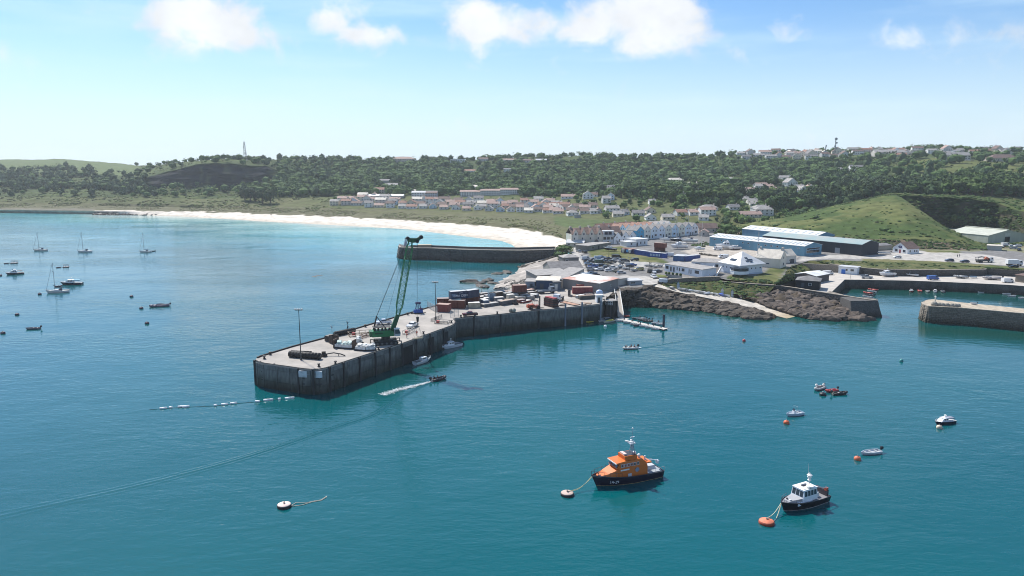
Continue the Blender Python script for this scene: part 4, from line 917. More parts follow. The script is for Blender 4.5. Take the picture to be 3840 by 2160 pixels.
t, w_ = building('bunker', 'low grey concrete bunker half buried in the grass', 'bunker', (2206, 940), (2290, 926), 7.3, 9, 2.6, .35, 'flat', (.22, .21, .19), 'grey', [(-.3, .9, 3, 1.2)], [(-.05, 1.6, 2)], doorc=(.02, .02, .02))
building('flat_office', 'white flat roofed office behind the painted blue containers', 'office', (2385, 922), (2428, 919), 7.6, 10, 3.6, .5, 'flat', (.72, .74, .76), 'white', [(-.1, 1, .8, 1.4), (.25, 1, .8, 1.4)], [(-.4, 1, 2)])
building('flat_annexe', 'lower white flat annexe beside the flat roofed office', 'office', (2349, 925), (2386, 923), 7.6, 7, 2.6, .4, 'flat', (.70, .72, .73), 'white', [(0, .9, 1, 1.2)])
# white long offices below the yard
building('harbour_office', 'long low white office with dark windows and grey roof', 'office', (2492, 1013), (2632, 1037), 7.6, 9, 2.9, .55, 'mono', (.66, .70, .76), 'grey', [(-.43, .9, 2.0, 1.4), (-.32, .2, .9, 2), (-.15, .9, .55, 1.5), (-.08, .9, .55, 1.5), (.01, .9, 1.8, 1.4), (.17, .4, .5, 1.9), (.22, .4, .5, 1.9), (.37, .9, 2.6, 1.4)], [(-.24, .9, 2.1)])
building('white_store', 'white store with grey hipped roof behind the long low office', 'store', (2592, 1006), (2715, 1012), 7.7, 9, 3.2, 1.3, 'hip', (.68, .71, .75), 'grey', [(-.3, .9, 2.4, 1.6), (.28, .8, 1.4, 1.7)])
# pyramid-roofed clubhouse
def clubhouse():
    z0 = 7.6; ze = z0 + 4.3
    fl, ff, frr = W(2697, 984, ze), W(2776, 999, ze), W(2868, 990, ze); bk = fl + frr - ff
    c = (fl + frr) / 2; ap = D(2786, 943, c.y)
    t = thing('clubhouse', 'white clubhouse with tall pale pyramid roof and rooflights', 'clubhouse', (c.x, c.y, z0))
    pts = [p - Vector((c.x, c.y, 0)) for p in (fl, ff, frr, bk)]; hz = ap.z - z0
    def ring(s, z): return [(p.x * s, p.y * s, z) for p in pts]
    r = MB().loft([ring(1.06, ze - z0), ring(1.06, ze - z0 + .3), [(p.x * .02, p.y * .02, hz) for p in pts]]).build('roof', ROOF['white'], t)
    MB().loft([ring(.9, -1), ring(.9, ze - z0)]).build('wall', wallm((.70, .74, .80)), t)
    MB().loft([ring(.93, -1), ring(.93, .7)]).build('plinth', wallm((.50, .56, .64)), t)
    f = pts[1] * .93; bay = MB().lathe([(4.2, .9), (4.2, 2.2), (4.3, 2.3)], 10, (f.x, f.y + .6, 0)).build('bay', wallm((.74, .77, .82)), t)
    MB().lathe([(4.0, 2.3), (4.0, 3.5)], 10, (f.x, f.y + .6, 0)).build('bay_window', glassm(), t)
    # rooflights lie on the two visible slopes
    apx = Vector((0, 0, hz))
    for e0, e1, spots in ((pts[0], pts[1], ((.42, .32), (.6, .32))), (pts[1], pts[2], ((.35, .5), (.45, .36), (.58, .36), (.5, .22), (.33, .28)))):
        e0 = Vector((e0.x * 1.06, e0.y * 1.06, ze - z0 + .3)); e1 = Vector((e1.x * 1.06, e1.y * 1.06, ze - z0 + .3)); nn = (e1 - e0).cross(apx - e0).normalized(); ex = (e1 - e0).normalized(); ey = nn.cross(ex)
        for s, h_ in spots:
            p = e0.lerp(e1, s).lerp(apx, h_) + nn * .04; wd, ht = (1.0, .75) if spots[0][0] == .42 else (.9, .45)
            MB().add([p + ex * a * wd + ey * b * ht + nn * q for q in (0, .12) for a, b in ((-1, -1), (1, -1), (1, 1), (-1, 1))], [(4, 5, 6, 7), (0, 1, 5, 4), (1, 2, 6, 5), (2, 3, 7, 6), (3, 0, 4, 7)]).build('rooflight', glassm(), r)
    for e0, e1, n_ in ((pts[0], pts[1], 5), (pts[1], pts[2], 5)):
        rz = heading(e0, e1)
        for i in range(n_):
            if (e0 is pts[0] and i == 4) or (e0 is pts[1] and i == 0): continue
            p = (e0.lerp(e1, (i + .5) / n_)) * .9
            o = MB().tube((0, .1, 0), (0, -.06, 0), .36, n=10).build('porthole', glassm(), t); o.location = (p.x, p.y, 2.7); o.rotation_euler = (0, 0, rz)
    for k, p in ((0, pts[1].lerp(pts[0], .28)), (1, pts[1].lerp(pts[2], .3))): window(t, p.x * .935, p.y * .935, .6, 1.3, 1.0, heading(pts[k], pts[k + 1]))
    # outside stair on the left
    s0, s1 = W(2690, 1006, z0 + 2), W(2668, 1040, 6.9)
    st = thing('outside_stair', 'white walled outside stair beside the pyramid roofed clubhouse', 'stairs', (s1.x, s1.y, 6.9), heading(s1, s0))
    l = (s0 - s1).xy.length; rise = 3.2; n_ = 14; stm = MB().box(0, l / n_ * 1.3, -1.6, 1.6, -.3, rise / n_).mesh('step', paint((.32, .29, .27), .8))
    for i in range(n_): inst('step', stm, st, (l * i / n_, 0, rise * i / n_))
    for s in (-1, 1): MB().loft([[(x, s * 1.75 - .18, zz), (x, s * 1.75 + .18, zz), (x, s * 1.75 + .18, zz + 1.1), (x, s * 1.75 - .18, zz + 1.1)] for x, zz in ((0, -.5), (l, rise - .5))]).build('side_wall', wallm((.74, .74, .74)), st)
clubhouse()
# cottage with grey gables and its lower wing
building('grey_cottage', 'pale cottage with steep grey roof and blue framed dormer', 'house', (2830, 1000), (2925, 1008), 7.8, 9, 4.6, 4.0, 'x', (.62, .58, .50), 'cream', [(.0, 1.8, 1.8, .5)], chim=((-.42, 4.5), (.42, 4.5)), side=((1, 4.5, 1.2, 1, 1.4), (1, 4.5, 4.4, .9, 1.2)), ov=.1)
t, w_ = building('cottage_wing', 'pale cottage wing with grey roof and dark garage', 'house', (2925, 990), (2985, 986), 7.8, 8, 3.8, 3.0, 'x', (.58, .55, .50), 'cream', [(.1, 1.2, .8, .8)], [(.25, 2.6, 2.2)], chim=((.0, 4),), ov=.1)
# industrial sheds
def shed(name, label, p1, p2, z, depth, eave, rise, wall, roof, lights=0, rib=None, side=(), wins=(), door=None):
    t, w_ = building(name, label, 'shed', p1, p2, z, depth, eave, rise, 'x', wall, roof, wins, ov=.25, side=side)
    if lights:
        r = [c for c in t.children if c.name.startswith('roof')][0]; sl = math.hypot(depth / 2, rise); an = math.atan2(rise, depth / 2)
        me = MB().box(-.45, .45, .0, sl * .5, .02, .06).mesh('roof_light', M('roof_light', (.34, .38, .40), .4, .1, 1))
        for i in range(lights):
            x = -w_ / 2 + w_ * (i + .5) / lights; o = inst('roof_light', me, r, (x, depth * .1, eave + rise * .2 + .16)); o.rotation_euler = (an, 0, 0)
    # wall sheets
    n_ = max(4, int(w_ / 3)); me = MB().box(-w_ / n_ / 2 + .04, w_ / n_ / 2 - .04, -.07, .02, 0, eave - .1).mesh('cladding_sheet', WALLM[tuple(round(x, 3) for x in wall)])
    if not wins or len(wins) < 3:
        for i in range(n_): inst('cladding_sheet', me, t, (-w_ / 2 + w_ * (i + .5) / n_, 0, 0))
    if door: MB().box(-door[1] / 2, door[1] / 2, -.12, 0, 0, door[2]).build('door', paint(door[3]), t).location = (door[0] * w_, 0, 0)
    return t, w_
bw_ = [(-.44, 3.9, 1.6, .5), (-.36, 3.6, .8, .7), (-.3, 3.4, .8, .7), (-.12, 3.6, 1.0, .7), (-.06, 3.6, 1.2, .7), (.05, 3.4, 1, .7), (.12, 3.4, 1.2, .7), (.18, 3.4, 1.2, .7), (.24, 3.4, 1.2, .7), (.44, 4, 1.4, .4)]
shed('boat_shed', 'long light blue shed with white roof and glazed end', (2660, 921), (3015, 961), 8.1, 16, 5.4, 1.7, (.13, .28, .38), 'white', 26, wins=bw_, side=((1, 8, 1.5, 12, 1.4), (1, 8, 3.4, 12, .7)))
shed('dark_warehouse', 'long charcoal warehouse with weathered teal roof', (2858, 921), (3229, 960), 8.1, 17, 6.2, 1.9, (.035, .04, .05), 'teal', 0, door=(.28, 3, 3.2, (.3, .32, .34)))
shed('back_shed', 'pale roofed shed with blue gable behind the charcoal warehouse', (2782, 886), (3062, 916), 8.4, 17, 5.2, 2.0, (.16, .33, .45), 'white', 12)
shed('green_shed', 'pale green industrial shed in the quarry below the cliff', (3550, 895), (3704, 911), 8.6, 34, 4.6, 3.0, (.42, .45, .38), 'green', 0)
gs = [o for o in bpy.data.objects if o.name.startswith('green_shed')][0]
w_ = 2 * max(v.co.x for v in [c for c in gs.children if c.name.startswith('wall')][0].data.vertices)
MB().box(-.12, .1, -2.2, 2.2, 0, 3.4).build('door', paint((.02, .025, .03)), gs).location = (w_ / 2, 17, 0); MB().box(-.1, .08, -2.4, 2.4, 3.4, 5.6).build('door_panel', paint((.5, .53, .48)), gs).location = (w_ / 2, 17, 0)
rt = MB().box(-1.3, 1.3, -1, 1, 0, .5).mesh('roof_vent', ROOF['green'])
for i in range(11): inst('roof_vent', rt, gs, (-w_ / 2 + w_ * (i + .5) / 11, 17, 7.6))
shed('flat_store', 'low grey store beside the pale green shed', (3700, 937), (3756, 940), 8.4, 6, 2.6, .4, (.34, .36, .33), 'cream')
building('tank_house', 'small pale green round roofed tank house in the quarry', 'hut', (3500, 853), (3534, 853), 9.2, 8, 3.4, 1.0, 'hip', (.35, .5, .42), 'pale'); building('quarry_hut', 'grey flat hut beside the pale green tank house', 'hut', (3536, 851), (3562, 853), 9.2, 6, 3, .3, 'flat', (.25, .25, .27), 'slate')
t, w_ = building('gift_shop', 'small white gabled shop with oval blue sign', 'shop', (3347, 946), (3402, 953), 8.0, 9, 3.0, 3.2, 'y', (.72, .74, .76), 'brown', [(-.25, .9, 1.6, 1.3), (.28, .9, 1.6, 1.3)], [(.0, 1, 2.1)], side=((1, 2, .9, .8, 1.2), (1, 5.5, .9, .8, 1.2), (1, 7.2, .9, .8, 1.2)), doorc=(.25, .03, .04))
s = MB().lathe([(1.25, 0), (1.25, .08)], 20).build('sign', paint((.01, .015, .10)), t); s.location = (0, -.04, 3.6); s.rotation_euler = (math.pi / 2, 0, 0); s.scale = (1, .55, 1)
s2 = MB().box(-.5, .5, -.12, -.05, 3.5, 3.75).build('sign_mark', paint(WHITE), t)
building('harbour_hut', 'white flat roofed hut with blue door by the inner harbour', 'hut', (3143, 1025), (3212, 1031), IQ, 6, 3.4, .25, 'flat', (.70, .74, .78), 'pale', [(.25, 1.6, 1.5, 1), (-.05, 1.6, .9, .9)], [(-.22, 1.9, 2.2)], doorc=(.03, .16, .55))
building('dark_hut', 'dark timber hut with grey hipped roof near the basin', 'hut', (2984, 1076), (3072, 1082), IQ + .8, 9, 3.0, 1.6, 'hip', (.03, .03, .035), 'slate', [(.1, 1, 1.2, 1)], [(-.2, 1.2, 2)])
building('white_canopy', 'white awning roofed stall beside the dark timber hut', 'stall', (3058, 1062), (3108, 1052), IQ, 10, 3.2, .9, 'x', (.10, .09, .09), 'white')
building('stone_hut', 'small stone hut at the end of the inner quay', 'hut', (3806, 1056), (3880, 1066), IQ, 6, 3.0, .4, 'mono', (.2, .17, .14), 'brown')
building('end_building', 'low slate roofed store between charcoal warehouse and gift shop', 'store', (3282, 938), (3345, 935), 8.3, 5, 2.2, 1, 'mono', (.4, .36, .3), 'slate')
building('pink_house', 'house with brown roof and pink gable right of the terrace', 'house', (2622, 872), (2697, 870), 8.4, 11, 3.0, 3.2, 'x', (.5, .42, .36), 'brown', [(-.2, .9, 1.2, 1), (.2, .9, 1.2, 1)])
building('pink_wing', 'pink roofed wing on the brown house beside the terrace', 'house', (2622, 884), (2655, 885), 8.3, 8, 2.6, 1.8, 'y', (.55, .48, .42), 'pink', [(0, .9, 1.2, 1)])
# sheds at the root of the quay
building('lookout', 'dark grey two storey lookout with hipped roof by the shingle', 'office', (2113, 1001), (2170, 999), 6.5, 8, 4.6, 1.4, 'hip', (.14, .14, .14), 'grey', [(-.28, 2.4, 1.2, 1.3)])
building('slate_shed', 'grey shed with broad slate roof between lookout and quay', 'shed', (2066, 1032), (2186, 1028), 6.4, 14, 2.8, 2.6, 'x', (.25, .25, .24), 'slate', [(.3, 1.2, 1.2, 1)], [(-.2, 2.5, 2.3)])
building('long_store', 'long low grey store with pale roof along the quay root', 'store', (2012, 1060), (2140, 1052), 6.3, 12, 3.0, .9, 'mono', (.30, .28, .26), 'grey')
building('block_wall_store', 'long blockwork store with tall buttressed side wall', 'store', (2105, 1078), (2190, 1032), 6.3, 7, 3.0, .4, 'mono', (.34, .32, .29), 'grey')
building('tin_shed', 'blue tin shed with pale flat roof among the cargo', 'shed', (2010, 1085), (2095, 1087), QZ, 9, 3.6, .5, 'mono', (.035, .06, .12), 'cream', [(.2, .6, 1.6, 2)], [(-.25, 1.5, 2.4)])
building('tall_booth', 'tall grey booth at the end of the blue tin shed', 'booth', (2078, 1090), (2102, 1089), QZ, 4, 3.4, .3, 'flat', (.1, .14, .18), 'slate', (), [(-.2, 1.2, 2.6)], doorc=(.5, .52, .5))
building('grey_lean_to', 'small grey lean-to at the sea end of the tin shed', 'shed', (1970, 1082), (2006, 1083), QZ, 6, 2.8, .5, 'mono', (.2, .24, .3), 'grey', (), [(.1, 1.2, 2.1)])
building('transit_shed', 'transit shed with white and rust pink roof behind the red containers', 'shed', (2247, 1098), (2318, 1077), 6.4, 17, 3.6, .7, 'mono', (.24, .23, .22), M('rust_roof', (.62, .6, .56), .7, .1, .06, col2=(.50, .28, .22), lo=.48, hi=.54), [(.1, 1.2, .9, .9)])
building('block_hut', 'pale block hut with open yard beside the transit shed', 'hut', (2312, 1072), (2352, 1066), 6.5, 6, 2.6, .3, 'flat', (.48, .46, .42), 'grey')
building('low_grey_store', 'low blue-grey flat store at the head of the slipway', 'store', (2358, 1070), (2408, 1068), 6.5, 6, 1.8, .25, 'flat', (.30, .34, .38), 'pale', [(-.2, .7, 2.2, .6)])

# ------------------------------------------------------------------ the seaside estate, the village and the town on the ridge
WN = [('white',(.74,.74,.72)),('cream',(.66,.60,.48)),('pale blue',(.55,.66,.74)),('pinkish',(.62,.54,.50)),('grey-white',(.60,.60,.58))]
RN = [('terracotta','terra'),('pink tiled','pink'),('grey slate','slate'),('brown tiled','brown'),('pale grey','grey'),('cream','cream')]
def far_house(px,py,wpx=34,wi=0,ri=0,kind='x',two=False,turn=0.0,zone='dune estate',umin=3.5,dep=8.5,chim=True):
    p = far_ground(px,py,umin); s = p.y/F
    w_ = wpx*s; e = 5.0 if two else 2.7; ri_ = min(dep*.27,2.6) if kind != 'y' else w_*.32
    lab = '%s %s with %s roof in the %s' % (WN[wi][0],('gabled ' if kind == 'y' else '')+('two storey house' if two else 'bungalow'),RN[ri][0],zone)
    t = thing('house',lab,'house',(p.x,p.y,p.z+.1),turn,'houses in the '+zone)
    wall_mesh(w_,dep,e,ri_,kind).build('wall',wallm(WN[wi][1]),t); roof_mesh(w_,dep,e,ri_,kind,.4).build('roof',ROOF[RN[ri][1]],t)
    n_ = max(2,int(w_/3.2))
    for f in ((.9,3.4) if two else (.9,)):
        for i in range(n_): window(t,-w_/2+w_*(i+.5)/n_,-.01,f,1.2,1.2,pane=False)
    if chim: MB().box(-.4,.4,-.4,.4,0,ri_*.6+1).build('chimney',wallm((.55,.48,.42)),t).location = ((w_*.32,dep/2,e+ri_*.4) if kind != 'y' else (0,dep*.8,e+ri_*.5))
    return t
rng = random.Random(11)
def fb(px): return 771+(px-1240)*.036 if px < 2050 else 800+(px-2050)*.01
# estate, four ranks
for rank,(dy,x0,x1) in enumerate(((0,1255,2260),(-11,1270,2230),(-20,1290,2150),(-29,1320,2120))):
    x = x0+rank*13
    while x < x1:
        wp = rng.uniform(27,42); wi = rng.choices(range(5),(5,2.2,1,1.4,2))[0]; ri = rng.choices(range(6),(3,4,1.5,3.5,2.2,1))[0]
        two = (x < 1480 and rng.random() < .6) or rng.random() < .12
        if not (rank >= 2 and 1480 < x < 1560):
            far_house(x,fb(x)+dy+rng.uniform(-2.5,2.5),wp,wi,ri,'y' if rng.random() < .3 else 'x',two,rng.uniform(-.12,.12))
        x += wp+rng.uniform(3,13)
def block(name,label,px0,px1,py,dep,e,rise,kind,wall,roof,n_=0,cat='building',fl=(1.0,),umin=3.5):
    a = far_ground((px0+px1)/2,py,umin); s = a.y/F; w_ = (px1-px0)*s
    p1 = Vector((a.x-w_/2,a.y,a.z+.1)); p2 = Vector((a.x+w_/2,a.y,a.z+.1))
    t,w_ = building(name,label,cat,p1,p2,0,dep,e,rise,kind,wall,roof,z_is_pt=True)
    for f in fl:
        for i in range(n_): window(t,-w_/2+w_*(i+.5)/n_,-.01,f,min(1.6,w_/n_*.6),1.3,pane=False)
    return t
block('glasshouse','very long white roofed nursery shed behind the estate',1350,1512,745,14,3,2,'x',(.3,.3,.3),'white',0,'shed')
block('flats','white flats with pale roof behind the estate',1545,1640,741,10,5.5,1.8,'x',(.66,.67,.68),'pale',10,fl=(1,3.6))
block('flats','cream hall with pale roof above the estate',1548,1615,727,9,3.5,1.5,'x',(.6,.58,.52),'cream',6)
block('flats','blue-grey flats with brown roof at the estate edge',1598,1640,742,10,5,2,'x',(.42,.47,.52),'brown',5,fl=(1,3.5))
for i in range(3):
    block('flats',('west','middle','east')[i]+' block of white balconied flats with pink roofs',(1725,1803,1878)[i],(1800,1876,1958)[i],(738,735,732)[i],10,5.8,1.8,'x',(.70,.70,.68),'pink',12,fl=(1,3.6))
block('villa','pale hip roofed villa above the balconied flats',1745,1800,716,11,5,2.2,'hip',(.64,.6,.54),'cream',6,'house',(1,3.4))
block('villa','grey roofed long barn among the trees above the estate',1424,1460,690,9,3.5,2,'x',(.3,.3,.3),'slate',0,'barn')
block('villa','pinkish gabled house below the trees',1404,1440,726,9,5,2.6,'x',(.66,.55,.48),'terra',4,'house',(1,3.4))
block('villa','white hillside house half hidden by trees',1742,1782,652,9,4,2,'x',(.72,.72,.72),'terra',5,'house')
block('villa','bright white house with three dark dormers in the woods',1890,1917,650,8,6,1.2,'x',(.78,.78,.78),'slate',3,'house',(1,3.8))
block('villa','pale houses pair above the pinkish gabled house',1446,1490,706,9,4,2.4,'x',(.5,.5,.5),'grey',4,'house')
block('ridge_hotel','large pinkish hotel standing on the wooded skyline',1472,1552,611,14,6,3.5,'hip',(.62,.52,.46),'pink',9,'hotel',(1,3.8),6.5)
block('ridge_hotel','long white flat roofed house on the skyline',1690,1742,612,9,6,.4,'flat',(.76,.77,.78),'white',8,'house',(1,3.8),6.5)
block('ridge_hotel','grey house beyond the long white house on the skyline',1795,1830,606,9,4,2,'x',(.5,.48,.46),'brown',4,'house',(1,),6.5)
for x,w_,c in ((1885,50,'pink'),(1960,60,'brown'),(2010,40,'pale')): block('ridge_house','low house with %s roof among skyline trees' % c,x,x+w_,612,9,4,2,'x',(.55,.5,.46),'pink' if c == 'pink' else c,5,'house',(1,),6.3)
# village between estate and harbour (zoomed pixel x, foot row, width, wall, roof, kind, two storeys)
VL = [(1540,552,175,1,5,'hip',1),(1725,577,150,1,5,'hip',0),(1280,588,180,0,4,'x',0),(990,590,140,1,3,'x',0),(840,636,80,0,2,'x',1),(380,712,150,0,1,'x',0),(590,706,110,0,4,'y',1),(650,690,90,0,3,'x',0),
      (840,722,80,2,4,'y',1),(800,752,90,4,4,'x',1),(868,838,150,0,4,'x',0),(675,866,110,0,4,'x',0),(440,885,120,0,4,'hip',0),(650,806,90,1,3,'x',0),(240,862,120,0,1,'x',0),(390,820,130,0,3,'x',0),
      (260,800,120,1,0,'x',0),(110,800,120,0,0,'x',0),(480,820,100,1,3,'x',0),(930,905,120,1,4,'x',0),(1270,940,110,0,4,'y',0),(1460,940,130,1,4,'x',0),(1620,890,150,4,0,'x',0),(1730,885,100,0,1,'x',0),
      (1885,890,170,0,1,'x',1),(1830,942,100,0,4,'x',0),(1900,836,180,4,4,'hip',0),(2020,650,120,4,3,'x',0),(1740,632,110,0,4,'hip',0),(1570,690,100,0,4,'x',0),(1690,706,90,2,4,'x',0),(1760,728,100,0,1,'x',0),
      (1950,712,150,0,4,'x',0),(2340,632,110,1,1,'x',0),(2425,590,80,0,4,'x',0),(2530,600,110,3,1,'x',0),(2360,700,130,0,4,'x',0),(2260,738,100,1,4,'x',0),(2380,790,100,4,4,'x',0),(2170,826,120,4,2,'x',0),
      (2480,885,190,4,4,'hip',1),(2340,908,240,3,1,'x',0),(2130,514,80,0,4,'hip',0),(1130,895,130,4,2,'x',0),(1000,885,90,2,2,'x',0),(1270,860,100,1,3,'y',0),(1290,770,70,0,4,'x',0),(60,730,100,0,4,'x',0),(190,750,100,1,1,'x',0),(40,830,110,2,0,'y',0)]
for x,y,wz,wi,ri,kd,tw in VL:
    px,py = 2000+x/2.862,500+y/2.862
    far_house(px,py,wz/2.862,wi,ri,kd,bool(tw),rng.uniform(-.25,.25),'harbour village',3.2,9)
for x,y,wz,wi,ri,kd,tw in [(425,545,120,0,4,'y',1),(365,505,110,0,4,'x',1),(540,632,130,0,4,'y',1),(500,590,90,0,4,'x',1),(240,596,120,1,1,'x',0),(150,556,120,0,1,'x',0),(420,664,110,4,2,'x',0),(280,710,110,2,4,'x',0),(650,604,80,0,4,'x',0),(40,650,100,0,4,'x',0),(60,715,90,0,4,'x',0),(150,800,160,4,4,'hip',1),(310,520,60,0,4,'x',1),(600,590,70,0,1,'y',1)]:
    far_house(2800+x/2.477,480+y/2.477,wz/2.477,wi,ri,kd,bool(tw),rng.uniform(-.5,.5),'hillside hamlet',3.2,9)
# town on the ridge
for rank,(py,x0,x1,st) in enumerate(((599,2800,3080,46),(590,2790,3400,40),(582,2760,3830,44),(575,2840,3830,50),(570,2950,3830,56))):
    x = x0+rank*9
    while x < x1:
        wp = rng.uniform(24,46)
        if rng.random() < .84 and not (rank < 3 and 3150 < x < 3520 and rng.random() < .5): far_house(x,py+rng.uniform(-2,2),wp,rng.choices(range(5),(2,2,1,2.5,3))[0],rng.choices(range(6),(2,3,3.5,2.5,3,1))[0],rng.choice('xxy'),rng.random() < .5,rng.uniform(-.4,.4),'town on the ridge',6.2)
        x += st*rng.uniform(.75,1.3)
block('town_hall','long grey roofed hall on the ridge among trees',3285,3415,586,16,5,4,'x',(.58,.55,.5),'grey',10,'hall',(1.2,),6.2)
block('town_hall','wide brown roofed barn at the right end of the ridge',3720,3825,607,16,4,5,'hip',(.5,.45,.4),'brown',6,'barn',(1.2,),6.2)
block('town_hall','pale stone school with grey roof behind the ridge car park',3530,3640,602,12,6,4,'x',(.55,.52,.48),'grey',10,'school',(1,3.6),6.2)
block('town_hall','white hillside house pair below the ridge town',3155,3190,648,9,4,2.4,'x',(.72,.72,.72),'grey',4,'house',(1,),5.5)
block('town_hall','white gabled houses in a row below the ridge town',3195,3245,640,9,4.5,2.4,'x',(.74,.74,.72),'slate',5,'house',(1,),5.5)
# radio masts
def mast(px,py,h,w0,dishes,label,umin=6.2):
    p = far_ground(px,py,umin); t = thing('radio_mast',label,'mast',p); m = paint((.16,.18,.2),.6)
    leg = lambda a,z: Vector((math.cos(a),math.sin(a),0))*(w0*(1-.82*z/h))+Vector((0,0,z))
    an = [math.pi/4+i*math.pi/2 for i in range(4)]; n_ = 9
    for a in an: MB().tube(leg(a,0),leg(a,h*.93),.22,.14,5).build('leg',m,t)
    b = MB()
    for k in range(n_):
        for i in range(4):
            z0,z1 = h*.93*k/n_,h*.93*(k+1)/n_
            b.tube(leg(an[i],z0),leg(an[(i+1) % 4],z1),.1,n=4); b.tube(leg(an[i],z1),leg(an[(i+1) % 4],z1),.1,n=4)
    b.build('bracing',m,t); MB().tube((0,0,h*.9),(0,0,h),.12,n=5).build('aerial',m,t)
    for z,s,r in dishes:
        o = MB().lathe([(.1,-.5),(r,0),(r,.35),(.1,.5)],10).build('dish',paint((.3,.33,.36)),t); o.location = (s,-1.0,z); o.rotation_euler = (math.pi/2,0,0)
mast(920,603,30,3.6,((24,.8,1.0),(20,-.9,1.1),(15,1.2,.9),(11,1.0,1.1)),'grey lattice radio mast on the skyline above the quarry')
mast(3134,562,26,1.6,((24,0,2.2),(18,1.3,1.4),(13,-1,1.4),(10,1.4,1.3)),'taller lattice mast with round dishes above the ridge town')
mast(3098,562,15,1.4,((12,0,1.0),(14,.3,1.0)),'shorter lattice mast beside the tall dish mast')

# ------------------------------------------------------------------ trees
def foliage(name,c1,c2,sc=.09):
    m = M(name,c1,.9,0,sc,spec=.15,col2=c2,lo=.38,hi=.62,bump=.0,rnd=.22); return m
LEAF = foliage('leaves',(.033,.060,.020),(.088,.138,.042)); LEAFD = foliage('pine_leaves',(.026,.048,.024),(.055,.085,.034)); LEAFL = foliage('light_leaves',(.085,.13,.036),(.14,.19,.06)); BARK = M('bark',(.09,.065,.045),.9,.3,2)
def crown_mesh(seed,mat,lobes=6,leaves=90,flat=.8,sub=1):
    r_ = random.Random(seed); bm = bmesh.new()
    for i in range(lobes):
        a = r_.uniform(0,6.28); q = r_.uniform(.15,.58) if lobes > 1 else 0; c = Vector((math.cos(a)*q,math.sin(a)*q,r_.uniform(-.25,.42)*flat if lobes > 1 else 0)); rd = r_.uniform(.36,.58) if lobes > 1 else .9
        vs = bmesh.ops.create_icosphere(bm,subdivisions=sub,radius=rd)['verts']
        for v in vs:
            v.co = v.co*(1+.55*noise.noise(v.co*3.1+Vector((seed,i,0)))); v.co.z *= flat; v.co += c
    for i in range(leaves):
        d = Vector((r_.gauss(0,1),r_.gauss(0,1),r_.gauss(.25,.8))).normalized(); p = Vector((d.x,d.y,d.z*flat))*r_.uniform(.72,1.08); s = r_.uniform(.08,.2)
        t1 = Vector((r_.gauss(0,1),r_.gauss(0,1),r_.gauss(0,1))).normalized()*s; t2 = t1.cross(d).normalized()*s
        bm.faces.new([bm.verts.new(p+t1),bm.verts.new(p+t2),bm.verts.new(p-t1*.8),bm.verts.new(p-t2*.9)])
    me = bpy.data.meshes.new('crown'); bm.to_mesh(me); bm.free()
    if mat: me.materials.append(mat)
    return me
CR = [crown_mesh(i,m) for i,m in enumerate((LEAF,LEAF,LEAFD,LEAFL,LEAF,LEAFD))]
def trunk_mesh():
    b = MB().loft([[(.10*s*math.cos(k*1.05),.10*s*math.sin(k*1.05),z) for k in range(6)] for s,z in ((1.5,-.3),(1.0,.3),(.7,.9))])
    for a in (0,2.1,4.2): b.tube((0,0,.55),(.4*math.cos(a),.4*math.sin(a),1.05),.05,.025,4)
    return b.mesh('trunk',BARK)
TRUNK = trunk_mesh()
TN = ['round mid green tree','lumpy mid green tree','dark pine tree','light green tree','spreading green tree','dark evergreen tree']
def tree(p,r,k,zone,hgt=1.0):
    t = thing('tree','%s in the %s' % (TN[k],zone),'tree',p,random.uniform(0,6.28),'trees in the '+zone)
    inst('crown',CR[k],t,(0,0,r*1.15*hgt),0,(r,r,r*(1.25 if k in (2,5) else 1)*hgt)); inst('trunk',TRUNK,t,(0,0,0),0,(r,r,r*hgt)); return t
cand = []; rng = random.Random(23)
def wood(px,u,x,y):
    n1 = fbm(x,y,.010,3,4.); n2 = fbm(x,y,.03,2,8.)
    if px < 530:
        row_ok = 5.75 < u < 7.25
        return (.95 if row_ok and n1 >-.22+.0003*px else .08) if u < 7.35 else (.4 if 7.9 < u < 8 and px > 480 else 0)
    if px < 1045:
        if u > 7.0: return .3+n1*.5
        if u > 6: return 0.0 if 545 < px < 1035 else .3
        if 5.3 < u < 6 and 880 < px: return .8 if 890 < px < 1050 and u < 5.7 else .25
        return .14+n1*.2
    if u < 5: return 0
    if px > 3320 and 6.02 < u < 7.1: return .05+.5*max(0,n2)
    if px > 3150 and 6.2 < u < 7.8 and n1 > .15: return .2
    e = 1-max(0,(u-7.2))*.25
    return (.97 if n1+.5*n2 >-.38 else .3)*e
tries = 0
while len(cand) < 6600 and tries < 40000:
    tries += 1
    px = rng.uniform(-60,3960); u = rng.uniform(5.0,8.15)
    p = far_at(px,u)
    if rng.random() < wood(px,u,p.x,p.y):
        r = rng.uniform(3.6,7.4)*(.8 if u > 7.4 else 1)
        if px < 530 or (px < 1045 and u > 6): r *= .85
        k = rng.choices(range(6),(4,4,1.6,1.8,3,1))[0]
        if px < 530 or (2900 < px < 3500 and u < 6.3): k = rng.choice((2,5,0,2))
        cand.append((p,r,k,px,u))
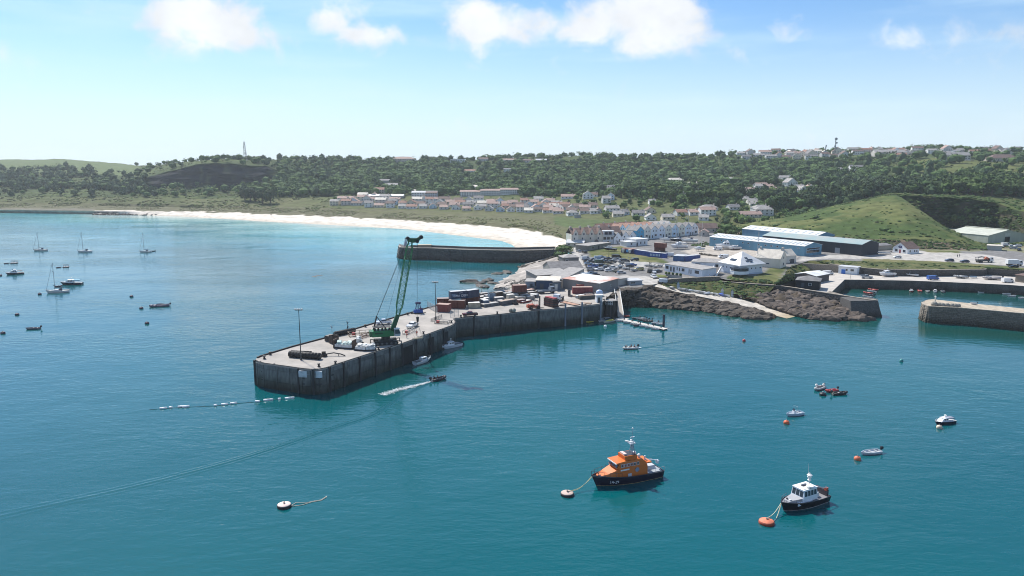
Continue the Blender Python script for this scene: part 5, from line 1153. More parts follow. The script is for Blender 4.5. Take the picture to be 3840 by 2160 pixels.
# among the houses
for _ in range(900):
    px = rng.uniform(1250,3050); u = rng.uniform(4.0,5.2)
    if px < 2130 and rng.random() > .16: continue
    p = far_at(px,u)
    if pix(p)[1] > fb(px)+(2 if px < 2130 else 40): continue
    cand.append((p,rng.uniform(1.6,4.2),rng.choices(range(6),(4,4,1,2.5,3,1))[0],px,u))
houses = np.array([(o.location.x,o.location.y) for o in bpy.data.objects if o.parent is None and o.type == 'EMPTY' and o.location.y > 560])
def clear(p,r): return len(houses) == 0 or np.min(np.hypot(houses[:,0]-p.x,houses[:,1]-p.y+4)) > r+6
def clear2(p,r):                            # keep trees from hiding house fronts
    d = houses-np.array([p.x,p.y]); m = (d[:,1] >-4) & (d[:,1] < 26) & (np.abs(d[:,0]) < 7+r); return not m.any()
cand = [c for c in cand if clear(c[0],c[1]) and (clear2(c[0],c[1]) or rng.random() < .12)]
cand.sort(key=lambda c: c[0].y/c[1])
for p,r,k,px,u in cand[:270]: tree(p,r,k,'wood behind the village' if u > 5 else 'gardens of the village')
def merged(name,items,protos,mat_ix,mats,label,cat):
    """items: (point, radius, proto, squash, lift)"""
    V = []; Fi = []; MI = []; off = 0
    base = [(np.array([v.co[:] for v in m.vertices]),[tuple(f.vertices) for f in m.polygons]) for m in protos]
    for p,r,k,sq,lift in items:
        bv,bf = base[k]; a = rng.uniform(0,6.28); ca,sa = math.cos(a)*r,math.sin(a)*r
        V.append(np.stack([bv[:,0]*ca-bv[:,1]*sa+p.x,bv[:,0]*sa+bv[:,1]*ca+p.y,bv[:,2]*r*sq+p.z+lift*r],1))
        Fi += [tuple(i+off for i in f) for f in bf]; MI += [mat_ix[k]]*len(bf); off += len(bv)
    me = bpy.data.meshes.new(name); me.from_pydata(np.concatenate(V).tolist(),[],Fi)
    for m in mats: me.materials.append(m)
    me.polygons.foreach_set('material_index',MI)
    o = struct(inst(name,me),'stuff'); tag(o,label,cat); return o
LOW = [crown_mesh(40+i,None,2 if i % 2 else 1,26,.85) for i in range(6)]
MIX = [0,0,1,2,0,1]
merged('woodland',[(p,r,k,1.25 if k in (2,5) else 1.0,.85) for p,r,k,px,u in cand[270:]],LOW,MIX,[LEAF,LEAFD,LEAFL],'dense green woodland covering the far hillside','woodland')
# scrub and gorse on dunes, slopes, knoll and banks
sc_ = []; BU = [crown_mesh(60+i,None,1,12,.6) for i in range(6)]
for _ in range(9000):
    px = rng.uniform(-60,3960); u = rng.uniform(4.9,8)
    p = far_at(px,u); n1 = fbm(p.x,p.y,.012,3,2.)
    if px < 1045 and rng.random() < .55+n1 or rng.random() < .25:
        if not (px < 520 and u > 7.05) and not (545 < px < 1035 and 6.1 < u < 6.95): sc_.append((p,rng.uniform(.7,2.3),rng.choice((0,1,3,4,0,5)),.8,.15))
for _ in range(2600):
    px = rng.uniform(-60,1300); u = rng.uniform(3.6,5.6); p = far_at(px,u)
    if fbm(p.x,p.y,.018,3,12.) > .05: sc_.append((p,rng.uniform(.6,2.2),rng.choice((0,1,3,4,5)),.6,.1))
for _ in range(5200):
    px = rng.uniform(-60,2110); u = rng.uniform(2.35,3.5) if px > 500 else rng.uniform(2.6,3.8); p = far_at(px,u)
    if fbm(p.x,p.y,.03,3,7.) >-.1: sc_.append((p,rng.uniform(.35,1.2),rng.choice((0,3,3,4)),.6,.1))
merged('scrub',sc_,BU,[0,0,0,1,2,0],[foliage('scrub_leaves',(.04,.058,.02),(.09,.115,.04)),foliage('dry_scrub',(.075,.08,.034),(.125,.12,.06)),LEAFL],'rough scrub and dune grass tufts on the far slopes','scrub')
kb = []
for _ in range(6500):
    px = rng.uniform(2680,3980); u = rng.uniform(1.0,7.0)
    if 4 <= u < 5 and px > 3380: continue
    if u > 3.1 and u < 5 and px < 3380 and rng.random() < .3: continue
    p = knoll_at(px,u); n1 = fbm(p.x,p.y,.05,3,1.)
    dense = u < 2.15 or u > 5
    if rng.random() < (.8 if dense else .6 if n1 > .1 else .16): kb.append((p,rng.uniform(.4,1.5)*(1.5 if u > 5 and px > 3380 else 1),rng.choice((0,1,3,4,5)),.7,.12))
for px,u,r in ((3060,2.5,3.2),(3072,2.42,2.4),(3200,2.2,1.6),(3320,2.15,3.6),(3340,2.12,2.6),(3372,2.3,1.4),(3475,2.1,1.8),(2905,2.05,2.5),(3438,2.96,1.5)): kb.append((knoll_at(px,u),r,0,.75,.2))
merged('gorse',kb,BU,[0,0,0,1,0,0],[LEAF,foliage('dry_gorse',(.06,.075,.026),(.11,.115,.045))],'low gorse and bracken on the knoll and quarry face','gorse')
for i,(px,u,r,k) in enumerate(((3550,5.1,4.5,0),(3575,5.05,5,3),(3605,5.1,4.2,1),(3640,5.15,4.5,0),(3665,5.05,4.8,4),(3700,5.1,4.4,1),(3740,5.2,4.2,3),(3775,5.15,3.8,0),(3520,5.05,2.6,0),(3620,5.35,4,4),(3690,5.4,3.8,0))):
    tree(knoll_at(px,u),r,k,'quarry behind the pale green shed')
for px,py,r,k in ((2720,888,6,0),(2738,884,5,4),(2705,890,4,1),(2770,880,3.5,0),(2745,893,4,1)): tree(W(px,py,8.3),r,k,'yard corner by the brown roofed house',.8)
for px,py,r,k in ((1015,765,9,5),(985,764,8,2),(940,755,9,5),(920,752,7.5,2),(960,757,7,5)): tree(far_ground(px,py,4),r,k,'clump below the quarry')
hb = []
def on(line0,line1,n_,r0,r1,lo=0,hi=1):
    for _ in range(n_):
        s = rng.random(); t = rng.uniform(lo,hi)
        def at(l): q = s*(len(l)-1); j = min(int(q),len(l)-2); return l[j].lerp(l[j+1],q-j)
        hb.append((at(line0).lerp(at(line1),t),rng.uniform(r0,r1),rng.randrange(6),.7,.1))
on([p+Vector((0,-.5,-1)) for p in sw+sw2[:3]],sl_r[1:5],420,.4,1.1,.0,.8)
on(wl([(2300,1092),(2335,1080),(2390,1080),(2438,1068)],6.4),wl([(2300,1104),(2335,1096),(2390,1096),(2438,1078)],5),110,.4,.9)
on(gb1,[p+Vector((0,1,2.8)) for p in bw],420,.3,.9)
on(wl([(2904,1064),(2938,1038),(2962,998),(3035,976),(3130,976)],8.0),[W(2920,1068,5.2),W(2975,1052,IQ),W(3010,1034,IQ),W(3050,1014,IQ),W(3125,1014,IQ)],260,.4,1.0)
on(wl([(2090,960),(2105,985),(2130,1000)],6.5),wl([(2140,950),(2150,975),(2165,985)],7),110,.6,1.8)
on(wl([(2720,1046),(2810,1056),(2900,1064)],6.8),wl([(2740,1040),(2820,1046),(2900,1050)],7),90,.4,.9)
on([W(2640,905,8),W(2665,915,8)],[W(2590,920,8),W(2640,925,8)],60,.5,1.2)
merged('bank_shrubs',hb,BU,[0,1,0,2,0,2],[LEAF,foliage('bank_leaves',(.04,.056,.018),(.085,.10,.035)),LEAFD],'low shrubs and ivy on the harbour banks','shrubs')
for px,py,r in ((2112,958,5.5),(2100,972,4),(2126,948,4)): tree(W(px,py,6.4),r,0,'bank by the jetty root',.55)

# ------------------------------------------------------------------ things on the commercial quay
def Z1(x,y): return 900+x/2.576,1020+y/2.576
def Z2(x,y): return 1620+x/6.44,1060+y/6.44
def Z3(x,y): return 1960+x/6.44,1040+y/6.44
def frontline(p1,p2,z): a,b = W(*p1,z),W(*p2,z); return (a+b)/2,heading(a,b),(b-a).length
def container(label,p1,p2,z,col,depth=2.44,h=2.6,roof=None,name='container',n_doors=1,text=None,maxw=None,group=None):
    c,rz,l = frontline(p1,p2,z)
    if maxw: l = min(l,maxw)
    t = thing(name,label,'container',c,rz,group); m = M('cont_%s' % '_'.join(str(round(x,2)) for x in col),col,.6,.22,1.2,stretch=(1,1,.3))
    def corr(x0,x1,y,out):                # corrugated side: a real folded sheet
        n_ = max(6,int((x1-x0)/.28)); pr = []
        for i in range(n_+1): x = x0+(x1-x0)*i/n_; pr.append((x,y+(out*.05 if i % 2 else 0)))
        return pr
    b = MB(); e = .12
    s1 = corr(-l/2+e,l/2-e,.06,1); s2 = corr(-l/2+e,l/2-e,depth-.06,-1)
    for s in (s1,s2): b.loft([[(x,y,zz) for x,y in s] for zz in (.15,h-.15)],cap=False,close=False)
    b.build('side_panels',m,t)
    f = MB()
    for x in (-l/2,l/2-.15):
        for y in (0,depth-.15): f.box(x,x+.15,y,y+.15,0,h)
    for z_ in (0,h-.16):
        for y in (0.01,depth-.14): f.box(-l/2+.15,l/2-.15,y,y+.13,z_,z_+.15)
        for x in (-l/2+.01,l/2-.14): f.box(x,x+.13,.15,depth-.15,z_,z_+.15)
    f.build('frame',m,t)
    MB().box(-l/2+.02,l/2-.02,.02,depth-.02,h-.08,h+.02).build('roof',roof or M('roof_dust_%s' % '_'.join(str(round(x,2)) for x in col),lerp3(col,(.6,.58,.55),.35),.7,.2,.8),t)
    for s in (-1,1):
        for y0 in (.17,depth/2+.02):
            MB().box(-.04,.04,y0,y0+depth/2-.19,.17,h-.18).build('door' if s > 0 else 'end_panel',m,t).location = (s*(l/2-.06),0,0)
    if text:
        cu = bpy.data.curves.new('lettering','FONT'); cu.body = text[0]; cu.size = text[1]; cu.align_x = 'CENTER'; cu.extrude = .005
        to = bpy.data.objects.new('lettering',cu); COL.objects.link(to); dg = bpy.context.evaluated_depsgraph_get(); me = bpy.data.meshes.new_from_object(to.evaluated_get(dg)); bpy.data.objects.remove(to)
        me.materials.append(paint((.75,.76,.78))); o = inst('lettering',me,t,(text[2]*l,-.03,text[3])); o.rotation_euler = (math.pi/2,0,0)
        MB().loft([[(x,-.02,1.75+.22*math.sin((x+1)*1.4)) ,(x,-.02,1.83+.25*math.sin((x+1)*1.4)),(x,-.005,1.83+.25*math.sin((x+1)*1.4)),(x,-.005,1.75+.22*math.sin((x+1)*1.4))] for x in (-.6,-.2,.2,.6)]).build('logo_swoosh',paint((.75,.76,.78)),t).location = (text[2]*l+.2,0,.12)
        for k in range(3):
            MB().box(0,2.0,-.02,.0,1.7-.45*k,1.86-.45*k).build('marking',paint((.18,.3,.45)),t).location = (-l/2+.3,0,0)
    return t
BRN = (.115,.035,.026); RED = (.26,.055,.045); BLU = (.02,.04,.085); DBL = (.03,.07,.17)
container('dark red site hut container with pink dusty roof by the gate',Z1(1895,385),Z1(2012,392),QZ,(.19,.05,.045),3.0,2.7,ROOF['pink'])
container('long brown container under the two stacked blue ones',Z1(2012,352),Z1(2170,356),QZ,BRN,2.5,2.9)
container('brown container in the ground row beside the red site hut',Z1(1905,330),Z1(2060,325),QZ,BRN,2.5,2.7)
container('brown container below the plain blue one',Z1(2175,322),Z1(2320,300),QZ,BRN,2.5,2.9)
container('blue container lettered CMA CGM stacked on brown ones',Z2(455,405),Z2(860,375),QZ+2.95,BLU,2.5,2.75,ROOF['pale'],text=('CMA CGM',1.15,.08,.75))
container('plain blue container stacked beside the lettered one',Z2(868,378),Z2(1145,335),QZ+2.95,(.025,.035,.07),2.5,2.75,ROOF['pale'])
container('tall brown container stacked on the end of the quay row, upper of two',Z2(1965,235),Z2(2290,220),QZ+2.65,BRN,2.5,2.6,ROOF['pink'])
container('brown container carrying another at the end of the row',Z2(1968,330),Z2(2290,330),QZ,(.05,.045,.05),2.5,2.6)
container('red container near the transit shed, front of the pair',Z3(1210,400),Z3(1690,395),QZ,(.20,.04,.045),2.5,2.6,ROOF['pink'])
container('red container near the transit shed, back of the pair',Z3(1310,330),Z3(1760,325),QZ,RED,2.5,2.7,ROOF['pink'])
container('dark blue container raised behind the two red ones',Z3(1425,180),Z3(1835,195),QZ+1.2,DBL,2.5,2.6,ROOF['slate'])
container('plain dark base container under the raised blue one',Z3(1425,240),Z3(1835,255),QZ-.2,(.05,.06,.08),2.4,1.35,name='skip')
def bin_(label,p1,p2,h,col,depth=2.2,lid=None,z=QZ,load=None,name='cargo_bin',cat='bin',group=None):
    c,rz,l = frontline(p1,p2,z); t = thing(name,label,cat,c,rz,group); m = paint(col,.7,var=.25); b = MB(); w_ = .09
    b.box(-l/2,l/2,0,w_,.12,h); b.box(-l/2,l/2,depth-w_,depth,.12,h); b.box(-l/2,-l/2+w_,w_,depth-w_,.12,h); b.box(l/2-w_,l/2,w_,depth-w_,.12,h); b.box(-l/2+w_,l/2-w_,w_,depth-w_,.12,.2)
    b.build('body',m,t); k = max(2,int(l/.9)); rb = MB().box(-.05,.05,-.06,.0,.12,h).mesh('rib',m)
    for i in range(k+1): inst('rib',rb,t,(-l/2+l*i/k,0,0))
    MB().box(-l/2-.05,l/2+.05,-.07,.02,h-.003,h+.09).build('rim',m,t)
    if lid is not None: MB().box(-l/2,l/2,.03,depth,h+.003,h+.14,(.12,.12)).build('lid',paint(lid,.7,var=.2),t)
    if load is not None:
        r_ = random.Random(int(l*100)); sm = []
        for i in range(max(3,int(l*1.6))):
            bm = bmesh.new(); bmesh.ops.create_icosphere(bm,subdivisions=2,radius=.55)
            for v in bm.verts: v.co = v.co*(1+.3*noise.noise(v.co*3+Vector((i,l,0)))); v.co.z *= .62
            me = bpy.data.meshes.new('sack'); bm.to_mesh(me); bm.free(); me.materials.append(paint(load,.8,var=.3)); me.polygons.foreach_set('use_smooth',[True]*len(me.polygons))
            inst('sack',me,t,(r_.uniform(-l/2+.5,l/2-.5),r_.uniform(.5,depth-.5),h*.75+r_.uniform(0,.5)),r_.uniform(0,6),r_.uniform(.8,1.35))
    return t
GB_ = (.10,.13,.18)
SLATE_LAB = [
 ('pale tarpaulin covered cargo box beside the long brown container',Z2(885,625),Z2(1165,615),1.9,(.34,.31,.24),(.74,.72,.68)),
 ('blue-grey cargo bin behind the low double bin',Z2(1150,520),Z2(1250,570),2.0,GB_,(.6,.6,.58)),
 ('low grey double bin with closed lids',Z2(1255,600),Z2(1625,545),1.0,(.12,.13,.14),(.42,.40,.37)),
 ('tall steel-blue bin standing upright',Z2(1395,450),Z2(1530,440),2.7,(.12,.18,.25),None),
 ('grey bin filled with pale goods',Z2(1535,480),Z2(1750,465),1.7,(.1,.11,.13),(.62,.58,.54)),
 ('dark bin topped with rusty scrap',Z2(1695,560),Z2(2040,500),1.5,(.09,.09,.10),(.36,.28,.22)),
 ('pale capped crate behind the scrap bin',Z2(1850,420),Z2(2090,400),1.9,(.4,.38,.33),(.72,.70,.66)),
 ('stone coloured sacks crate on the red flat',Z2(2060,440),Z2(2260,420),1.3,(.38,.34,.28),(.6,.55,.48)),
 ('pale timber pack behind the tarpaulin box',Z2(1000,420),Z2(1310,390),.9,(.25,.2,.16),(.66,.63,.58)),
 ('blue-grey small tank frame beside the timber pack',Z2(1270,480),Z2(1385,475),1.6,(.22,.25,.28),(.66,.66,.64)),
 ('blue box perched behind the tall upright bin',Z2(1650,330),Z2(1770,320),1.9,(.16,.24,.34),None),
 ('brown plank stack along the back rail',Z2(1700,290),Z2(1990,270),1.0,(.13,.08,.06),(.34,.25,.19)),
 ('small dark pump box on the apron',Z2(1985,540),Z2(2085,535),.8,(.03,.03,.035),None),
 ('dark blue skip by the tin shed',Z3(130,320),Z3(330,300),1.3,(.06,.08,.11),None),
 ('pink topped crate by the grey flatbed',Z3(135,375),Z3(300,350),1.0,(.12,.11,.1),(.5,.34,.28)),
 ('pale topped crate touching the grey flatbed',Z3(315,385),Z3(455,395),1.0,(.16,.15,.14),(.64,.6,.55)),
 ('grey crate below the pink topped one',Z3(150,480),Z3(320,500),1.2,(.07,.08,.10),(.56,.56,.54)),
 ('pale leaning board crate near the forklift mast',Z3(275,500),Z3(375,470),1.1,(.3,.3,.3),(.66,.66,.64)),
 ('rust red flat crate beside the forklift',Z3(5,635),Z3(220,590),.6,(.2,.04,.035),(.62,.58,.54)),
 ('grey scrap skip in front of the red containers',Z3(1390,545),Z3(1740,520),1.3,(.07,.08,.08),(.2,.14,.1)),
 ('white topped skip at the end of the low wall',Z3(1385,520),Z3(1510,490),1.0,(.28,.3,.3),(.68,.68,.66))]
EXTRA = [(1320,430,190,1.8,(.05,.06,.08),'navy cargo bin wedged behind the low double bin'),(1560,380,170,2.2,(.07,.05,.04),'brown bin behind the grey goods bin'),(1780,390,150,2.0,(.05,.055,.06),'charcoal bin next to the pale capped crate'),(1640,520,110,1.2,(.2,.21,.22),'grey crate between the double bin and scrap bin'),(2110,500,160,1.1,(.14,.035,.03),'small red crate on the open apron'),(2200,400,170,1.5,(.06,.06,.07),'dark crate behind the stone coloured sacks'),(2310,330,190,1.4,(.1,.08,.07),'brown crate at the end of the container row'),(2330,420,150,1.2,(.3,.28,.25),'pale crate at the end of the container row'),(1200,350,170,1.3,(.12,.1,.09),'brown crate under the blue containers'),(1420,350,150,1.1,(.2,.2,.2),'grey crate along the wire fence'),(1900,330,140,1.6,(.05,.07,.1),'blue crate along the wire fence'),(1480,560,90,.7,(.05,.05,.05),'low black box before the double bin')]
SLATE_LAB += [(lb,Z2(x,y),Z2(x+w_,y-w_*.12),h_,c,lerp3(c,(.55,.53,.5),.55)) for x,y,w_,h_,c,lb in EXTRA]
for lab,a,b,h_,col,lid in SLATE_LAB: bin_(lab,a,b,h_,col,2.2,lid)
bin_('dark brown open skip by the seaward edge of the quay',Z1(820,670),Z1(895,682),1.6,(.05,.04,.035),2.6,(.2,.18,.16)); bin_('dark brown tall skip beside the bag rack',Z1(893,700),Z1(948,690),2.4,(.045,.03,.025),2.0)
def rack(label,p1,p2,ends,sackc,depth=2.4):
    c,rz,l = frontline(p1,p2,QZ); t = thing('cargo_rack',label,'rack',c,rz); m = paint((.03,.028,.03),.8)
    MB().box(-l/2,l/2,0,depth,.12,.4).build('bed',m,t)
    for s in ends: MB().box(-.12,.12,0,depth,.12,2.5).build('end_wall',paint((.07,.045,.035),.8,var=.3),t).location = (s*(l/2-.12),0,0)
    r_ = random.Random(int(l*77)); pal = MB().box(-.5,.5,-.5,.5,0,.8,(.05,.05)).mesh('pallet_load',paint((.6,.62,.62),.8,var=.25))
    k = max(3,int(l/1.15))
    for i in range(k):
        for j in range(2): inst('pallet_load',pal,t,(-l/2+.4+(l-.8)*(i+.5)/k,.65+j*1.1,.4),0,(l/k*.92,1,1))
    for i in range(int(l*3.2)):
        bm = bmesh.new(); bmesh.ops.create_icosphere(bm,subdivisions=2,radius=.5)
        for v in bm.verts: v.co = v.co*(1+.45*noise.noise(v.co*2.6+Vector((i,l,3)))); v.co.z *= .5
        me = bpy.data.meshes.new('sack'); bm.to_mesh(me); bm.free(); me.materials.append(paint(sackc,.85,var=.3))
        inst('sack',me,t,(r_.uniform(-l/2+.6,l/2-.6),r_.uniform(.4,depth-.4),1.3+r_.uniform(-.1,.45)),r_.uniform(0,6),r_.uniform(.8,1.4))
rack('dark flat rack heaped with pale green sacks',Z1(900,738),Z1(1090,750),(-1,1),(.52,.62,.58)); rack('low dark rack of white sacks at the quay edge',Z1(1098,760),Z1(1215,768),(),(.68,.67,.63)); rack('dark pallet of white sacks beside the quay bollard',Z1(1205,768),Z1(1318,762),(),(.66,.66,.64)); rack('small pallet of white sacks behind the flat rack',Z1(1128,700),Z1(1196,690),(),(.66,.66,.64),2)
def roll(label,p1,p2,r,ribs=10):
    a,b = W(*p1,QZ+r),W(*p2,QZ+r); c = (a+b)/2; rz = heading(a,b); l = (b-a).length; t = thing('rubber_fender',label,'fender',(c.x,c.y,QZ),rz); m = M('black_rubber',(.014,.014,.016),.65,.3,2)
    MB().tube((-l/2,0,r),(l/2,0,r),r,n=16).build('body',m,t,True)
    rg = MB().tube((-.12,0,0),(.12,0,0),r*1.07,n=16).mesh('ring',m)
    for i in range(ribs): inst('ring',rg,t,(-l/2+l*(i+.5)/ribs,0,r))
    MB().tube((-l/2-.05,0,r),(l/2+.05,0,r),r*.45,n=10).build('core_tube',paint((.05,.05,.05)),t)
roll('huge black rubber fender roll lying on the quay head',Z1(480,790),Z1(775,815),.85); roll('thin black pipe roll behind the huge rubber fender',Z1(495,765),Z1(690,775),.3,6); roll('black rubber fender roll at the seaward quay edge',Z1(915,600),Z1(1105,560),.75)
t = thing('hose_reel','dark hose reel with bent pipe on the quay head','reel',W(*Z1(810,815),QZ),.2); MB().lathe([(.9,0),(.95,.5),(.5,.9),(.6,1.3),(.2,1.4)],10).build('drum',paint((.04,.035,.03),.8),t); MB().path([(.6,0,.6),(2.6,-.2,.9),(4.4,-.6,.6),(5.6,-1,.15)],.17,6).build('pipe',paint((.05,.05,.05)),t); MB().tube((3.9,-.5,0),(3.9,-.5,.75),.1).build('prop',paint((.05,.05,.05)),t)
bol = MB().lathe([(.42,0),(.4,.12),(.26,.2),(.24,.55),(.42,.7),(.4,.85),(.1,.92)],10).mesh('mooring_bollard',paint((.02,.02,.022),.6))
for i,(x,y,s) in enumerate(((235,840,'by the rounded head corner'),(292,800,'on the seaward edge of the head'),(762,915,'with two horns at the head'),(922,890,'where the curved head straightens'),(1338,750,'beside the white sacks'),(1772,600,'near the slung boat'),(2042,492,'inside the quay bend'),(2134,438,'beyond the mesh gate'),(1620,415,'on the seaward edge near the grab'),(1210,532,'on the seaward edge behind the crane'))):
    o = inst('mooring_bollard',bol,None,W(*Z1(x,y),QZ),0,1.0); tag(o,'black iron mooring bollard '+s,'bollard','bollards along the commercial quay')
for x,y,s in ((1575,755,'beyond the dark red pickup'),(2410,665,'in front of the orange forklift')):
    tag(inst('mooring_bollard',bol,None,W(*Z2(x,y),QZ),0,1.0),'black iron mooring bollard '+s,'bollard','bollards along the commercial quay')
def lamp(label,px,py,top,z=QZ,heads=4,r=.13,name='lamp_post'):
    p = W(px,py,z); h = D(px,top,p.y).z-z; t = thing(name,label,'lamp post',p); m = paint((.04,.045,.05),.6)
    MB().tube((0,0,0),(0,0,1.6),r*2.2,r*2.0,8).build('base',m,t); MB().tube((0,0,1.6),(0,0,h),r,r*.6,8).build('pole',m,t)
    if heads:
        MB().box(-.9,.9,-.06,.06,h-.3,h-.18).build('crossbar',m,t)
        for i in range(heads):
            x =-.85+1.7*i/max(1,heads-1); MB().obox((x,-.15,h+.05),.38,.3,.26,rx=.6).build('floodlight',paint((.3,.33,.36)),t)
lamp('tall dark floodlight mast on the quay head',*Z1(590,850),1160); lamp('tall dark floodlight mast beside the quay bend',*Z1(1892,475),1057)
lamp('thin dark light pole behind the stacked containers',*Z2(1203,300),1075,heads=2,r=.09); lamp('grey street lamp beside the transit shed',2258,1060,1032,6.5,1,.07); lamp('street lamp in the car park centre',2361,1014,965,7,2,.07); lamp('street lamp at the far side of the car park',2283,966,925,7.3,1,.07); lamp('lamp on the roadside by the painted containers',2479,970,940,7.5,1,.06)
for i,(x,y0,y1) in enumerate(((890,605,530),(1042,560,490))):
    p = W(*Z1(x,y0),QZ); t = thing('navigation_post',('pale thin' if i == 0 else 'dark tripod')+' navigation light post on the seaward edge','post',p); m = paint((.3,.33,.36) if i == 0 else (.04,.05,.08)); MB().tube((0,0,0),(0,0,2.6),.07).build('pole',m,t)
    b = MB()
    for a in (0,2.1,4.2): b.tube((0,0,1.9),(.6*math.cos(a),.6*math.sin(a),2.9),.05,n=4)
    b.build('arms',m,t)
    if i: [MB().tube((.6*math.cos(a),.6*math.sin(a),0),(0,0,1.6),.06,n=4).build('leg',m,t) for a in (0,2.1,4.2)]
# mesh fence, gate, frames
def fence(label,p1,p2,h,n_,z=QZ,name='mesh_fence',col=(.42,.44,.44)):
    c,rz,l = frontline(p1,p2,z); t = thing(name,label,'fence',c,rz); m = paint(col,.5); ps = MB().box(-.05,.05,-.05,.05,0,h).mesh('post',m)
    for i in range(n_+1): inst('post',ps,t,(-l/2+l*i/n_,0,0))
    b = MB(); st = l/n_
    for k in range(7): b.box(0.06,st-.06,-.015,.015,.1+(h-.15)*k/6,.14+(h-.15)*k/6)
    for k in range(max(4,int(st/.22))): x = .06+(st-.12)*k/max(1,int(st/.22)); b.box(x,x+.02,-.012,.012,.1,h-.02)
    me = b.mesh('mesh_panel',m)
    for i in range(n_): inst('mesh_panel',me,t,(-l/2+l*i/n_,0,0))
fence('grey mesh security fence by the dark red site hut',Z1(1812,345),Z1(1905,398),2.4,3); fence('open mesh gate of the container yard',Z1(2032,440),Z1(2110,428),2.5,2,name='mesh_gate'); fence('thin post and wire fence along the seaward quay edge',(1800,1108),(1910,1086),1.4,10,name='wire_fence'); fence('white rail fence beside the transit shed yard',(2305,1062),(2360,1062),1.8,5,6.5); fence('low rail behind the floodlight at the bend',Z1(1845,480),Z1(1950,440),1.1,3,col=(.08,.08,.08),name='rail')
def frame(label,p1,p2,depth,h,col,redbox=True):
    c,rz,l = frontline(p1,p2,QZ); t = thing('steel_frame',label,'frame',c,rz); m = paint(col,.7); b = MB()
    for z in (.15,h):
        b.path([(-l/2,0,z),(l/2,0,z),(l/2,depth,z),(-l/2,depth,z),(-l/2,0,z)],.09,4)
    b.build('rails',m,t)
    up = MB().tube((0,0,0),(0,0,h),.08,n=4).mesh('upright',m)
    k = max(2,int(l/1.6))
    for i in range(k+1):
        for y in (0,depth): inst('upright',up,t,(-l/2+l*i/k,y,0))
    if redbox: MB().obox((-l*.3,depth*.4,h*.6),.9,.8,.7).build('red_drum',paint((.4,.04,.03)),t)
frame('long rusty gangway frame behind the green crane',Z1(1060,630),Z1(1285,610),3.0,1.1,(.24,.19,.14)); frame('brown steel cradle beside the crane tracks',Z1(1180,645),Z1(1290,610),1.2,.9,(.16,.09,.07),False); frame('grey steel frame with red drum at the quay bend',Z1(1880,500),Z1(2005,505),2.4,.9,(.22,.21,.19)); frame('pale spreader frame standing beside the crane cab',Z1(1615,605),Z1(1685,570),1.6,1.1,(.5,.47,.42))
pl = MB().box(-.5,.5,-.05,.05,0,.1)
for i,(a,b,d_) in enumerate(((Z3(905,615),Z3(1250,690),2.4),(Z3(960,570),Z3(1420,680),2.4),(Z3(1370,640),Z3(1640,655),2.2),(Z3(880,690),Z3(1010,700),2.2))):
    c,rz,l = frontline(a,b,QZ); t = thing('flat_trailer',('rust orange flat bed lying by the quay edge','long grey-brown flat bed between two others','brown flat bed at the pontoon end','short dark flat bed beside the crate stack')[i],'flat bed',c,rz)
    k = max(3,int(l/1.2)); bd = MB().box(-l/k/2+.02,l/k/2-.02,0,d_,.22,.32).mesh('deck_board',M('bed_%d' % i,((.40,.24,.17),(.36,.31,.26),(.3,.22,.16),(.12,.1,.09))[i],.85,.25,1.5))
    for j in range(k): inst('deck_board',bd,t,(-l/2+l*(j+.5)/k,0,0))
    MB().box(-l/2,l/2,.02,.14,0,.22).build('side_beam',paint((.05,.03,.025),.8),t); MB().box(-l/2,l/2,d_-.14,d_-.02,0,.22).build('side_beam',paint((.05,.03,.025),.8),t)
c,rz,l = frontline(Z3(1090,465),Z3(1490,500),QZ); t = thing('flat_rack','flat rack with one dark end wall near the red containers','rack',c,rz); MB().box(-l/2,l/2,0,2.4,.1,.4).build('bed',paint((.34,.26,.2),.8),t); MB().box(-l/2,-l/2+.2,0,2.4,.4,2.5).build('end_wall',paint((.05,.05,.06)),t)
# stack of red crates
c,rz,l = frontline(Z3(505,680),Z3(740,740),QZ); t = thing('crate_stack','tall stack of dark timber crates topped with red boards','crates',c,rz)
for k in range(7):
    MB().box(-l/2+.05*(k % 2),l/2-.08*(k % 3),.05*(k % 2),2.6-.1*(k % 3),.1+.42*k,.46+.42*k).build('crate',paint(((.06,.035,.03),(.10,.05,.04),(.05,.045,.045),(.12,.045,.035))[k % 4],.8,var=.3),t)
MB().box(-l/2+.3,l/2-.4,.3,2.2,3.03,3.4).build('red_boards',paint((.35,.05,.045)),t)
# blue clamshell grab
p = W(*Z1(1722,400),QZ); g = thing('clamshell_grab','blue clamshell grab standing on timbers near the quay edge','grab',p,.3); bl = paint((.012,.07,.30),.5); dkb = paint((.012,.02,.09),.5)
for s in (-1,1): MB().loft([[(x,s*.15,1.5),(x,s*.55,1.3),(x,s*1.0,.8),(x,s*.95,.35),(x,s*.1,.25)] for x in (-1.5,1.5)]).build('bucket_shell',bl,g)
for x in (-.9,0,.9): MB().tube((x,0,1.2),(x*.6,0,3.6),.16,n=6).build('arm',dkb,g)
MB().box(-.9,.9,-.4,.4,3.4,4.0).build('head',dkb,g); [MB().box(-2.6,2.6,-.15,.15,0,.25).build('timber',paint((.04,.035,.03)),g) for _ in (0,)]; MB().box(.4,1.5,-.5,.5,1.3,1.9).build('hinge_block',dkb,g)
